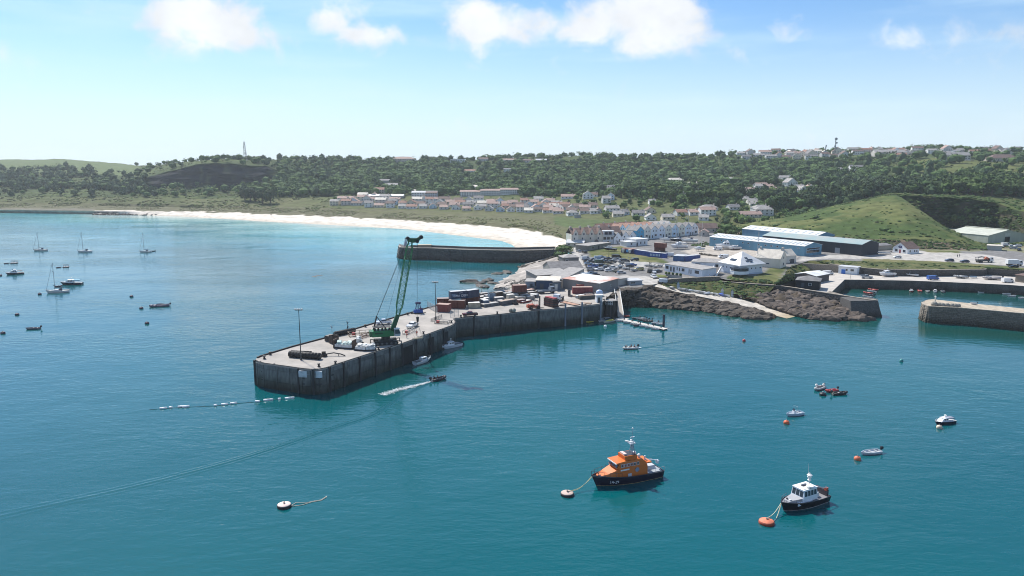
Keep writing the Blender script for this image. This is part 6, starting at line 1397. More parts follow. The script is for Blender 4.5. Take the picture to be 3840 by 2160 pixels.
# ------------------------------------------------------------------ the crane
SB = W(1585,1350,.9); SB = Vector((SB.x,SB.y,0))          # boat in the slings
CC = W(1447,1288,QZ)
HK = D(1566,1200,SB.y)                                      # hook block over the boat
def crane():
    rz = heading(CC,HK); t = thing('lattice_crane','green crawler crane with tall lattice boom lifting a boat','crane',CC,rz); gr = paint((.012,.16,.055),.45); gd = paint((.012,.085,.035),.5); dk = paint((.02,.022,.024),.7); st = paint((.10,.11,.11),.6)
    M4 = Matrix.Rotation(-rz,3,'Z')
    for s in (-1,1):
        tr = MB().loft([[(x,s*2.0+y,z) for x,z in ((-3.4,.5),(-3.0,.08),(3.0,.08),(3.4,.5),(3.0,1.05),(-3.0,1.05))] for y in (-.42,.42)]).build('track',dk,t)
        sh = MB().box(-.2,.2,-.45,.45,0,.07).mesh('track_shoe',dk)
        for i in range(13): inst('track_shoe',sh,tr,(-3.0+i*.5,s*2.0,1.06))
        wh = MB().tube((0,-.46,0),(0,.46,0),.34,n=10).mesh('track_roller',st)
        for i in range(5): inst('track_roller',wh,tr,(-2.6+i*1.3,s*2.0,.52))
    MB().box(-2.2,2.2,-1.6,1.6,.55,1.25,(.3,.3)).build('undercarriage',dk,t); MB().tube((0,0,1.2),(0,0,2.3),1.25,n=14).build('slew_ring',dk,t)
    for sx in (-1,1):
        for sy in (-1,1): o = MB().box(-.12,.12,-.12,.12,0,1.0).build('outrigger_pad',st,t); o.location = (sx*4.2,sy*2.0,0); MB().path([(sx*4.2,sy*2.0,.95),(sx*2,sy*1.2,.95)],.16,4).build('outrigger_arm',dk,t)
    b = MB().loft([[(x,y,z) for x,z in ((-3.9,2.35),(2.2,2.35),(2.2,3.5),(1.2,4.1),(-3.6,4.1),(-3.9,3.9))] for y in (-1.5,1.5)]).build('machinery_house',gr,t)
    MB().box(-3.2,-.9,-1.54,-1.5,3.2,3.6).build('maker_band',paint((.015,.05,.025)),b)
    MB().box(-4.6,-3.92,-1.6,1.6,2.5,4.0).build('counterweight',gd,t)
    for i in range(5): MB().tube((-3+i*1.0,-.7+(i % 2),4.1),(-3+i*1.0,-.7+(i % 2),4.75),.3,.22,8).build('engine_cowl',dk,t)
    cb = MB().loft([[(2.35,y,2.3),(4.0,y,2.3),(4.15,y,3.2),(3.7,y,4.4),(2.4,y,4.4)] for y in (-1.55,-.35)]).build('cab',paint((.45,.48,.5)),t)
    MB().loft([[(2.55,y,3.0),(4.0,y,3.0),(3.98,y,3.3),(3.62,y,4.2),(2.55,y,4.2)] for y in (-1.58,-.32)]).build('cab_glass',glassm(),cb); MB().box(2.3,3.9,-1.6,-.3,4.4,4.55).build('cab_roof',paint(WHITE),cb)
    MB().path([(-4.4,-2.2,5.4),(2.4,-2.2,5.4)],.05,4); plat = MB().box(-3.6,1.4,-1.4,1.4,5.0,5.1).build('walkway',dk,t)
    # mast, boom foot, boom
    foot = Vector((1.6,0,3.0)); tipw = D(1541,897,HK.y-(HK.y-CC.y)*.15); tip = M4 @ (Vector((tipw.x,tipw.y,tipw.z))-CC)
    k0 = D(1492,1180,CC.y+1)-CC; knee = M4 @ Vector(k0); 
    b = MB()
    def sect(p,w_,d_=None):
        ax = (tip-knee).normalized(); ya = Vector((0,1,0)); za = ax.cross(ya).normalized(); d_ = d_ or w_
        return [p+ya*(a*w_)+za*(c*d_) for a,c in ((-1,-1),(1,-1),(1,1),(-1,1))]
    s0,s1 = sect(foot,.55,.7),sect(knee,.5,.55)
    MB().loft([s0,s1]).build('boom_foot',gd,t)
    N_ = 17
    for c in range(4):
        pts = []
        for i in range(N_+1):
            f = i/N_; pts.append(sect(knee.lerp(tip,f),.85 if .06 < f < .93 else .5)[c])
        MB().path(pts,.12,5).build('boom_chord',gr,t)
    br = MB()
    for i in range(N_):
        f0,f1 = i/N_,(i+1)/N_; A_ = sect(knee.lerp(tip,f0),.85 if .06 < f0 < .93 else .5); B_ = sect(knee.lerp(tip,f1),.85 if .06 < f1 < .93 else .5)
        for c in range(4):
            d = (c+1) % 4
            br.tube(A_[c],B_[d],.065,n=4) if i % 2 else br.tube(A_[d],B_[c],.065,n=4)
            br.tube(B_[c],B_[d],.038,n=4)
    br.build('boom_bracing',gr,t)
    pulley = M4 @ (D(1564,897,HK.y)-CC); ph = M4 @ (D(1579,889,HK.y)-CC)
    hd = MB().loft([[Vector((q.x,y,q.z)) for q in (tip+Vector((-1.0,0,-.6)),tip+Vector((.2,0,-1.0)),pulley+Vector((0,0,-.9)),ph+Vector((.3,0,-.3)),ph+Vector((.3,0,.5)),pulley+Vector((-.2,0,.3)),tip+Vector((-1.1,0,.35)))] for y in (-.45,.45)]).build('boom_head',gd,t)
    for q,r in ((tip+Vector((-.9,0,.3)),.5),(ph,.55),(pulley+Vector((0,0,-.6)),.5)): MB().tube(q+Vector((0,-.5,0)),q+Vector((0,.5,0)),r,n=12).build('sheave',dk,hd)
    ap = M4 @ (D(1412,1187,CC.y)-CC)
    for y in (-1,1): MB().tube((-3.4,y,4.0),ap+Vector((0,y*.4,0)),.14,n=6).build('gantry_leg',dk,t); MB().tube((.4,y,4.0),ap+Vector((0,y*.4,0)),.11,n=6).build('gantry_strut',dk,t)
    for y in (-.6,.6): MB().tube(ap+Vector((0,y*.5,0)),tip+Vector((-.9,y,.3)),.05,n=4).build('pendant',dk,t)
    MB().tube((-.5,.2,4.2),tip+Vector((-.8,.2,.3)),.03,n=4).build('hoist_rope',dk,t)
    hk = M4 @ (HK-CC)
    for y in (-.22,.22): MB().tube((pulley.x+y*.6,pulley.y+y,pulley.z-.8),hk+Vector((y*.6,y*.5,.9)),.035,n=4).build('hoist_rope',dk,t)
    MB().tube(hk+Vector((0,0,.9)),hk+Vector((0,0,-.5)),.42,.3,8).build('hook_block',dk,t)
    MB().path([hk+Vector((0,0,-.5)),hk+Vector((0,0,-1.1)),hk+Vector((.2,0,-1.3)),hk+Vector((.35,0,-1.1))],.08,5).build('hook',dk,t)
    return t
crane()
# lifting beam and slings under the hook
t = thing('lifting_beam','tan spreader beams hanging over the quay edge with slings','lifting beam',(HK.x,HK.y,0)); zb = D(1570,1268,HK.y).z; hz_ = HK.z-1.2
for s in (-1,1):
    MB().obox((s*.0,s*.55,zb),3.0,.25,.25,rz=.5).build('beam',paint((.42,.36,.26),.7),t)
for sx in (-1,1):
    for sy in (-1,1): MB().tube((0,0,hz_),(sx*1.25-sy*.3,sx*.68+sy*.55,zb+.1),.03,n=4).build('sling',paint((.3,.28,.24)),t); MB().tube((sx*1.25-sy*.3,sx*.68+sy*.55,zb),(SB.x-HK.x+sx*1.7,SB.y-HK.y+sx*.7+sy*1.15,.4),.07,n=4).build('boat_strap',paint((.02,.025,.03)),t)

# ------------------------------------------------------------------ people
def person(label,loc,rz,top=(.4,.04,.03),legs=(.02,.025,.05),sit=False,h=1.75,group=None,hair=(.03,.02,.015)):
    t = thing('person',label,'person',loc,rz,group); s = h/1.75
    me = bpy.data.meshes.new('body'); hip = .92 if not sit else .12
    if sit:
        V = [(0,0,hip),(0,0,hip+.28),(0,0,hip+.52),(0,0,hip+.64),(0,-.19,hip+.5),(.1,-.25,hip+.26),(.3,-.2,hip+.2),(0,.19,hip+.5),(.1,.25,hip+.26),(.3,.2,hip+.2),(.06,-.1,hip),(.42,-.12,hip+.06),(.46,-.12,-.32),(.06,.1,hip),(.42,.12,hip+.06),(.46,.12,-.32),(.58,-.12,-.36),(.58,.12,-.36)]
    else:
        V = [(0,0,hip),(0,0,hip+.28),(0,0,hip+.5),(0,0,hip+.6),(0,-.2,hip+.48),(.03,-.27,hip+.2),(.16,-.26,hip-.02),(0,.2,hip+.48),(.03,.27,hip+.2),(.16,.26,hip-.02),(0,-.1,hip-.05),(.04,-.11,.48),(0,-.11,.06),(0,.1,hip-.05),(.02,.11,.48),(-.05,.11,.06),(.16,-.12,.03),(.11,.12,.03)]
    E_ = [(0,1),(1,2),(2,3),(2,4),(4,5),(5,6),(2,7),(7,8),(8,9),(0,10),(10,11),(11,12),(0,13),(13,14),(14,15),(12,16),(15,17)]
    rad = [.15,.15,.16,.06,.075,.055,.042,.075,.055,.042,.1,.075,.05,.1,.075,.05,.045,.045]
    me.from_pydata([tuple(c*s for c in v) for v in V],E_,[]); o = inst('body',me,t)
    md = o.modifiers.new('skin','SKIN')
    for i,sv in enumerate(me.skin_vertices[0].data): sv.radius = (rad[i]*s,rad[i]*s); sv.use_root = i == 0
    o.modifiers.new('sub','SUBSURF').levels = 1
    dg = bpy.context.evaluated_depsgraph_get(); m2 = bpy.data.meshes.new_from_object(o.evaluated_get(dg)); o.modifiers.clear(); o.data = m2
    m2.materials.append(paint(top,.8)); m2.materials.append(paint(legs,.8)); m2.materials.append(paint((.45,.28,.2),.6))
    for p in m2.polygons:
        z = p.center.z/s; y = abs(p.center.y/s); p.material_index = 1 if z < hip+.02 and y < .24 else (2 if (p.center.x/s > .24 and sit and z > hip+.12) or (not sit and y > .22 and z < hip+.04) or z > hip+.56 else 0); p.use_smooth = True
    hd = MB().lathe([(.01,-.13),(.06,-.12),(.085,-.04),(.09,.03),(.07,.1),(.01,.13)],10).build('head',paint((.45,.28,.2),.6),t,True); hd.location = (.02*s,0,(hip+.78)*s); hd.scale = (s,s*.9,s)
    MB().lathe([(.095,.0),(.1,.05),(.08,.11),(.01,.145)],10).build('hair',paint(hair,.8),hd).location = (-.015,0,0)
    MB().box(.075,.11,-.012,.012,-.03,.01).build('nose',paint((.45,.28,.2),.6),hd)
    return t
person('dock worker in red standing beside the boat slings',W(*Z1(1708,618),QZ),-1.2,(.5,.07,.03),(.3,.2,.15)); person('dock worker in orange-red by the crane cab',W(*Z1(1612,640),QZ),-.4,(.5,.08,.05),(.04,.04,.05))
person('person in dark clothes walking on the harbour road with another',W(3590,965,8),.2,(.03,.03,.035)); person('person in grey beside the other walker on the harbour road',W(3598,964,8),.4,(.1,.1,.12))
person('person in white at the foot of the clubhouse stair',W(2660,1043,7.0),-1,(.7,.7,.7),(.2,.2,.25)); 
for i,(px,py) in enumerate(((1016,808),(1019,808))): p = far_ground(px,py,1.05); person(('person in red','person in dark clothes')[i]+' walking on the white beach',p,1,((.3,.06,.05),(.04,.04,.05))[i])
# ------------------------------------------------------------------ boats
def hull_rings(L,B,fb,fs,bowr=.55,draft=.35,n=15,transom=.82,flare=.82,full=2.2,sheer=.0):
    """sections from stern (-L/2) to stem (L/2); each from the port rail down round the keel to the starboard rail"""
    out = []
    for i in range(n):
        t = i/(n-1); x =-L/2+L*t; e = max(0,(t-.42)/.58)
        hb = B/2*(transom+(1-transom)*math.sin(min(1,t/.42)*math.pi/2))*(1-e ** full)
        hb = max(hb,.02); zt = fs+(fb-fs)*(t ** 1.8) ; fl = flare-.35*e; rake = e ** 2*bowr
        kz =-draft*(1-e ** 3)
        pr = [(hb,zt,0),(hb*(1-(1-fl)*.45),zt*.5+.02,.5),(hb*fl,.02,1),(hb*fl*.62,kz*.7,1.2),(0,kz,1.25)]
        ring = [(x-rake*(q if i == n-1 else q*e),y,z) for y,z,q in pr]+[(x-rake*(q if i == n-1 else q*e),-y,z) for y,z,q in pr[-2::-1]]
        out.append(ring)
    return out
def hull(parent,L,B,fb,fs,col,deck=None,name='hull',deckz=0,rail=None,boot=None,well=None,**k):
    rg = hull_rings(L,B,fb,fs,**k); m = paint(col,.35,var=.04)
    h = MB().loft(rg,cap=False,close=False); k0 = len(h.v); h.add([p for p in rg[0]],[tuple(range(len(rg[0])))]); o = h.build(name,m,parent,True)
    try: o.data.set_sharp_from_angle(angle=.7)
    except Exception: pass
    d = MB(); w0,w1 = well or (2,-1)
    top = [(r[0],r[-1]) for r in rg]
    def z_in(p,dz): return (p[0],p[1]*.93,p[2]-dz)
    pts = [[z_in(a,deckz),z_in(b,deckz)] for a,b in top]
    for i in range(len(pts)-1): d.add([pts[i][0],pts[i][1],pts[i+1][1],pts[i+1][0]],[(0,1,2,3)])
    if deckz > .1:                           # inner sides of an open boat
        for s in (0,1):
            for i in range(len(pts)-1): a = top[i][s]; b = top[i+1][s]; d.add([(a[0],a[1]*.93,a[2]),(b[0],b[1]*.93,b[2]),pts[i+1][s],pts[i][s]],[(0,1,2,3)])
        a,b = top[0]; d.add([(a[0]+.03,a[1]*.93,a[2]),(b[0]+.03,b[1]*.93,b[2]),pts[0][1],pts[0][0]],[(0,1,2,3)])
    d.build('deck',paint(deck or (.6,.6,.58),.6),parent)
    g = MB()                                 # gunwale
    for s in (0,1):
        for i in range(len(top)-1): g.tube(Vector(top[i][s])+Vector((0,0,.01)),Vector(top[i+1][s])+Vector((0,0,.01)),max(.035,B*.018),n=4)
    g.tube(top[0][0],top[0][1],max(.03,B*.015),n=4); g.build('gunwale',paint(rail or col,.4),parent)
    if boot is not None:
        s = MB()
        for sd in (2,-3):
            ps = [Vector(r[sd]) for r in rg]
            for a,b in zip(ps,ps[1:]):
                n_ = Vector((0,1 if sd == 2 else -1,0))*.02; s.add([a+n_+Vector((0,0,.02)),b+n_+Vector((0,0,.02)),b+n_+Vector((0,0,.16)),a+n_+Vector((0,0,.16))],[(0,1,2,3)])
        s.build('boot_stripe',paint(boot,.4),o)
    return rg
def cabin(parent,x0,x1,w_,z0,h,col,rake=.5,wins=3,roofc=None,name='cabin',fwin=True,aft=.1):
    """house with raked front; windows on the sides and the front"""
    w2 = w_*.86
    MB().loft([[(x0,-w_/2,z0),(x0,w_/2,z0),(x0+aft,w2/2,z0+h),(x0+aft,-w2/2,z0+h)],[(x1,-w_/2,z0),(x1,w_/2,z0),(x1-rake,w2/2,z0+h),(x1-rake,-w2/2,z0+h)]]).build(name,paint(col,.4),parent)
    c = parent.children[-1] if False else None
    MB().box(x0+aft-.12,x1-rake+.12,-w2/2-.08,w2/2+.08,z0+h+.002,z0+h+.09).build('cabin_roof',paint(roofc or col,.5),parent)
    L_ = x1-x0-rake-.3
    for s in (-1,1):
        for i in range(wins):
            a = x0+.25+L_*i/wins; b = a+L_/wins*.78; q0,q1 = h*.45,h*.88
            y = lambda q: s*(w_/2+(w2-w_)/2*q/h+.015)
            MB().add([(a,y(q0),z0+q0),(b,y(q0),z0+q0),(b,y(q1),z0+q1),(a,y(q1),z0+q1)],[(0,1,2,3)]).build('window',glassm(),parent)
    if fwin:
        for i in range(3):
            y0 =-w2/2+w2*(i+.08)/3; y1 =-w2/2+w2*(i+.92)/3; q0,q1 = h*.42,h*.9; f = lambda q: x1-rake*q/h+.015
            MB().add([(f(q0),y0,z0+q0),(f(q0),y1,z0+q0),(f(q1),y1,z0+q1),(f(q1),y0,z0+q1)],[(0,1,2,3)]).build('windscreen',glassm(),parent)
def rails(parent,rg,i0,i1,h=.7,col=(.5,.52,.54),r=.025):
    b = MB()
    for s in (0,-1):
        ps = [Vector(g[s])*1 for g in rg[i0:i1]]; tp = [p+Vector((0,0,h)) for p in ps]; b.path(tp,r,4)
        for p,q in zip(ps,tp): b.tube(p,q,r,n=4)
    b.build('guard_rail',paint(col,.4),parent)
def outboard(parent,x,z,y=0,col=(.02,.02,.025),s=1.0):
    o = MB().loft([[(x-.55*s,y-.16*s,z+.15),(x-.05*s,y-.16*s,z+.15),(x-.05*s,y+.16*s,z+.15),(x-.55*s,y+.16*s,z+.15)],[(x-.6*s,y-.18*s,z+.5*s),(x-.1*s,y-.18*s,z+.55*s),(x-.1*s,y+.18*s,z+.55*s),(x-.6*s,y+.18*s,z+.5*s)],[(x-.5*s,y-.1*s,z+.68*s),(x-.15*s,y-.1*s,z+.7*s),(x-.15*s,y+.1*s,z+.7*s),(x-.5*s,y+.1*s,z+.68*s)]]).build('outboard_motor',paint(col,.35),parent)
    MB().box(x-.3*s,x-.15*s,y-.05,y+.05,-.3,z+.2).build('motor_leg',paint(col,.5),o)
def boat_at(name,label,bow,stern,cat='boat',z=0.0,group=None):
    """bow and stern pixels on the water"""
    a,b = W(*stern,z),W(*bow,z); c = (a+b)/2; return thing(name,label,cat,c,heading(a,b),group),(b-a).length
def bow_to(t,l,p): pass
def rope(label,pts,r=.045,col=(.5,.47,.28)):
    b = MB(); b.path(pts,r,5); o = b.build('mooring_rope',paint(col,.8)); tag(o,label,'rope'); return o
def sag(a,b,d,n=8): return [a.lerp(b,i/n)-Vector((0,0,d*math.sin(math.pi*i/n))) for i in range(n+1)]
# --- the orange lifeboat
def lifeboat():
    t,l = boat_at('lifeboat','orange and navy lifeboat moored to a pale round buoy',(2216,1826),(2468,1776),'lifeboat'); l = 14.3
    navy = (.012,.014,.035); org = (.62,.155,.025); orl = (.62,.165,.03)
    rg = hull(t,l,4.6,2.2,1.35,navy,(.12,.13,.15),bowr=1.0,draft=.5,transom=.88,rail=(.05,.05,.06),boot=(.6,.5,.25),deckz=.25,full=2.6)
    st = MB()
    for s in (1,-1): 
        ps = [Vector((r[1] if s > 0 else r[-2])) for r in rg]
        for a,b in zip(ps[:-1],ps[1:]): n_ = Vector((0,s*.03,0)); st.add([a+n_+Vector((0,0,.22)),b+n_+Vector((0,0,.22)),b+n_+Vector((0,0,.30)),a+n_+Vector((0,0,.30))],[(0,1,2,3)])
    st.build('red_stripe',paint((.3,.03,.03)),t)
    om = paint(org,.35,var=.04)
    # low fore trunk rising to the wheelhouse, wheelhouse, aft step, flying bridge
    MB().loft([[(6.0,-.6,1.7),(6.0,.6,1.7),(5.9,.55,1.95),(5.9,-.55,1.95)],[(4.4,-1.35,1.5),(4.4,1.35,1.5),(4.3,1.15,2.35),(4.3,-1.15,2.35)],[(2.3,-1.75,1.3),(2.3,1.75,1.3),(2.2,1.5,3.05),(2.2,-1.5,3.05)]]).build('fore_cabin',om,t)
    wh = MB().loft([[(2.6,-1.75,1.2),(2.6,1.75,1.2),(2.3,1.6,3.2),(2.3,-1.6,3.2)],[(-3.6,-1.85,1.1),(-3.6,1.85,1.1),(-3.6,1.62,3.2),(-3.6,-1.62,3.2)]]).build('wheelhouse',om,t)
    up = MB().loft([[(2.75,-1.55,3.2),(2.75,1.55,3.2),(2.1,1.4,4.15),(2.1,-1.4,4.15)],[(-.2,-1.6,3.2),(-.2,1.6,3.2),(-.2,1.42,4.3),(-.2,-1.42,4.3)],[(-2.6,-1.6,3.2),(-2.6,1.6,3.2),(-2.6,1.42,4.3),(-2.6,-1.42,4.3)],[(-3.6,-1.6,3.2),(-3.6,1.6,3.2),(-3.4,1.5,3.5),(-3.4,-1.5,3.5)]]).build('upper_wheelhouse',om,t)
    MB().loft([[(2.95,-1.6,4.05),(2.95,1.6,4.05),(2.9,1.55,4.25),(2.9,-1.55,4.25)],[(.4,-1.5,4.2),(.4,1.5,4.2),(.4,1.45,4.42),(.4,-1.45,4.42)]]).build('wheelhouse_roof',paint(orl,.4),t)
    MB().box(2.9,3.0,-1.58,1.58,4.02,4.2).build('white_brow',paint((.75,.75,.75)),t)
    for i in range(3): 
        y =-1.0+i*1.0; MB().add([(2.77,y-.4,3.35),(2.77,y+.4,3.35),(2.35,y+.38,3.95),(2.35,y-.38,3.95)],[(0,1,2,3)]).build('windscreen',glassm(),t).location = (.03,0,0)
    for s in (-1,1):
        for i in range(6):
            x = 1.7-i*.66; o = MB().box(-.26,.26,-.03,.03,-.28,.28).build('window',paint((.6,.62,.64)),t); o.location = (x,s*1.565,3.62); o.rotation_euler = (s*.16,0,0)
            MB().box(-.2,.2,-.05,.05,-.21,.21).build('pane',glassm(),o)
        MB().box(-.9,.9,-.04,.04,-.12,.12).build('name_board',paint((.75,.75,.75)),t).location = (1.2,s*1.70,2.85)
        o = MB().lathe([(.42,0),(.42,.04)],16).build('emblem',paint((.25,.3,.4)),t); o.location = (-1.4,s*1.74,2.5); o.rotation_euler = (math.pi/2*s,0,0)
        MB().box(-.35,.35,-.04,.04,-.3,.3).build('flag_panel',paint((.6,.62,.68)),t).location = (.2,s*1.79,1.75)
    fb_ = MB().loft([[(.9,-1.2,4.35),(.9,1.2,4.35),(1.0,1.15,5.15),(1.0,-1.15,5.15)],[(-1.6,-1.25,4.3),(-1.6,1.25,4.3),(-1.6,1.2,5.1),(-1.6,-1.2,5.1)]]).build('flying_bridge',om,t)
    MB().box(-1.5,.7,-1.0,1.0,5.11,5.16).build('bridge_floor',paint((.04,.04,.05)),fb_); MB().box(.3,.9,-.7,.7,5.1,5.45).build('bridge_console',paint((.7,.55,.5)),fb_)
    mw = paint((.62,.65,.7),.4); ms = paint((.3,.36,.42),.5)
    for y in (-.45,.45):
        for x in (-1.0,-1.6): MB().tube((x,y,5.1),(-1.3,y*.6,7.0),.09,n=5).build('mast_leg',ms,t)
    MB().box(-1.7,-.6,-.5,.5,6.9,7.05).build('mast_platform',mw,t); MB().obox((-.8,0,7.25),.2,2.0,.2,rz=.5).build('radar_scanner',paint(WHITE),t); MB().tube((-1.3,0,7.0),(-1.3,0,9.6),.05,.03,5).build('aerial_mast',ms,t)
    MB().ball((-1.3,0,9.75),.17).build('mast_light',paint(WHITE),t); MB().obox((-1.3,0,8.1),.9,.12,.12).build('yard',mw,t)
    for y in (-.5,.5): MB().ball((-1.3,y*.8,7.35),.2).build('radome',paint(WHITE),t)
    for y in (-.9,.9): MB().ball((-2.3,y*.8,4.7),.34).build('satellite_dome',paint(WHITE),t)
    MB().tube((.8,-1.1,5.1),(.8,-1.1,7.2),.025,n=4).build('whip_aerial',paint(DGREY),t)
    # aft well with davit and small boat gear
    MB().box(-6.9,-3.7,-1.7,1.7,1.12,1.4).build('aft_deck',paint((.34,.36,.38)),t); MB().box(-4.6,-3.7,-1.5,1.5,3.2,3.45).build('aft_canopy',paint(orl),t)
    MB().tube((-3.9,.3,3.5),(-6.6,.5,3.0),.1,n=6).build('davit_boom',mw,t); MB().tube((-3.9,.3,3.3),(-3.9,.3,4.2),.16,n=6).build('davit_post',mw,t); MB().lathe([(.3,0),(.34,.5),(.1,.7)],8,(-6.6,.5,2.4)).build('davit_head',mw,t)
    MB().box(-6.4,-4.6,-1.3,.4,1.4,2.0,(.2,.2)).build('inflatable_raft',paint((.5,.52,.55)),t)
    rails(t,rg,9,15,.8,(.05,.05,.06),.03); rails(t,rg,0,4,.9,(.4,.42,.44),.03)
    for x,y in ((4.8,.9),(5.3,-.6),(5.6,.3)): MB().obox((x,y,1.95),.5,.35,.3,rz=.4).build('deck_gear',paint((.05,.05,.06)),t)
    # bow number
    cu = bpy.data.curves.new('hull_number','FONT'); cu.body = '14-29'; cu.size = .75; cu.extrude = .004
    to = bpy.data.objects.new('hull_number',cu); COL.objects.link(to); me = bpy.data.meshes.new_from_object(to.evaluated_get(bpy.context.evaluated_depsgraph_get())); bpy.data.objects.remove(to); me.materials.append(paint((.7,.7,.72)))
    # reads on the port side, which faces the viewer; follow the flare of the bow
    i = 11; a = Vector(rg[11][1]); b_ = Vector(rg[9][1]); o = inst('hull_number',me,t,a+Vector((.2,.13,-.35))); o.rotation_euler = (math.pi/2-.25,0,math.atan2(b_.y-a.y,b_.x-a.x))
    return t
LB = lifeboat()
def big_buoy(label,px,py,top=(.55,.47,.42),side=(.04,.03,.03),r=1.15,dome=.25,name='mooring_buoy',group=None):
    p = W(px,py,0); t = thing(name,label,'buoy',p); MB().lathe([(r*.7,-.5),(r,-.3),(r*1.03,.25),(r,.42)],20).build('side',paint(side,.6,var=.3),t,True)
    MB().lathe([(r*.99,.42),(r*.9,.5),(r*.4,.5+dome*.4),(.05,.5+dome*.5)],20).build('top',paint(top,.7,var=.2),t,True); MB().lathe([(.14,.5),(.12,.85),(.2,.9),(.02,.95)],8).build('ring_post',paint((.25,.2,.17)),t); return p
b1 = big_buoy('pale round buoy holding the orange lifeboat',2127,1856,(.5,.38,.32)); b2 = big_buoy('bright orange round buoy holding the pilot boat',2874,1962,(.68,.20,.11),(.35,.06,.03),1.2,.5); b3 = big_buoy('pale pink round buoy lying free with a trailing rope',1066,1900,(.66,.52,.47),(.03,.025,.03),1.15)
def bow_point(t,l,z):
    m = Matrix.Translation(t.location) @ t.rotation_euler.to_matrix().to_4x4(); return m @ Vector((l/2-.1,0,z))
bp = bow_point(LB,14.3,2.1); rope('pale double mooring rope of the orange lifeboat',sag(bp,b1+Vector((.1,0,.7)),.9)+sag(b1+Vector((.2,0,.7)),bp+Vector((.1,-.2,-.1)),.6))
def trail(): 
    pts = [b3+Vector((1,0,.12))]+[W(px,py,.05) for px,py in ((1110,1885),(1145,1886),(1180,1878),(1205,1874),(1220,1864),(1226,1860),(1222,1866),(1205,1876),(1170,1882),(1135,1893),(1100,1898))]+[b3+Vector((1,.2,.12))]
    rope('thin pale rope trailing on the water from the pink buoy',pts,.05,(.55,.5,.42))
trail()
# --- pilot boat
def pilot():
    t,l = boat_at('pilot_boat','black and white workboat moored to a bright orange buoy',(2932,1918),(3080,1872),'boat'); l = 10.4
    rg = hull(t,l,3.6,1.75,1.15,(.010,.011,.016),(.22,.22,.23),bowr=.8,draft=.4,transom=.9,boot=(.6,.6,.6),full=2.8,rail=(.05,.05,.06),deckz=.1)
    wc = (.74,.76,.80)
    MB().loft([[(4.0,-.7,1.35),(4.0,.7,1.35),(3.9,.6,1.75),(3.9,-.6,1.75)],[(1.2,-1.35,1.1),(1.2,1.35,1.1),(1.2,1.2,2.0),(1.2,-1.2,2.0)]]).build('fore_cabin',paint((.34,.35,.37),.6),t)
    MB().box(-.8,2.6,-1.42,1.42,.95,1.45).build('side_house',paint(wc,.4),t)
    cabin(t,-2.1,1.5,2.7,1.3,2.0,wc,.35,4,(.76,.77,.78))
    MB().box(-1.6,1.0,-1.0,1.0,3.39,3.44).build('roof_mat',paint((.62,.62,.6)),t); MB().obox((-.4,-.2,3.52),1.1,.4,.18).build('roof_locker',paint((.05,.055,.08)),t)
    MB().lathe([(.62,3.5),(.66,3.6),(.6,3.75),(.05,3.8)],14,(-.7,.8,0)).build('radome',paint(WHITE),t); MB().tube((-1.4,0,3.4),(-1.4,0,5.6),.07,n=6).build('mast',paint((.5,.5,.52)),t)
    for z,r in ((4.2,.32),(4.7,.36),(5.05,.46)): MB().lathe([(r*.9,0),(r,.12),(r*.5,.28),(.02,.3)],12,(-1.4,0,z)).build('antenna_dome',paint(WHITE),t)
    MB().tube((-1.5,-.3,3.4),(-1.6,-.5,7.0),.025,n=4).build('whip_aerial',paint((.6,.6,.6)),t); MB().tube((-.2,1.1,3.4),(-.2,1.2,5.6),.022,n=4).build('whip_aerial',paint((.5,.6,.6)),t)
    MB().tube((-1.8,.9,3.3),(-4.5,1.2,2.7),.07,n=5).build('davit_boom',paint((.6,.6,.6)),t); MB().box(-3.4,-2.4,-.7,.7,1.0,1.9,(.1,.1)).build('aft_locker',paint((.62,.62,.62)),t)
    MB().box(-5.0,-4.6,-1.2,1.2,1.1,2.1).build('stern_gear',paint((.06,.05,.06)),t); MB().obox((-4.7,.9,2.3),.5,.5,.5).build('lifebuoy_box',paint((.5,.1,.06)),t); MB().lathe([(.45,2.0),(.5,2.15),(.05,2.2)],12,(-3.0,-.2,0)).build('hatch',paint(WHITE),t)
    for y in (-.35,.35): MB().lathe([(.14,1.5),(.14,1.85),(.2,1.95),(.02,2.0)],8,(3.4,y,0)).build('bollard',paint((.6,.6,.6) if y > 0 else (.05,.05,.05)),t)
    rails(t,rg,10,14,.55,(.1,.1,.12),.025); bp = bow_point(t,l,1.6)
    rope('pale mooring rope of the black and white workboat',sag(bp,b2+Vector((.1,0,.9)),.5)+sag(b2+Vector((1.0,0,.3)),bp+Vector((.1,.2,-.1)),.9),.07,(.52,.5,.36))
pilot()
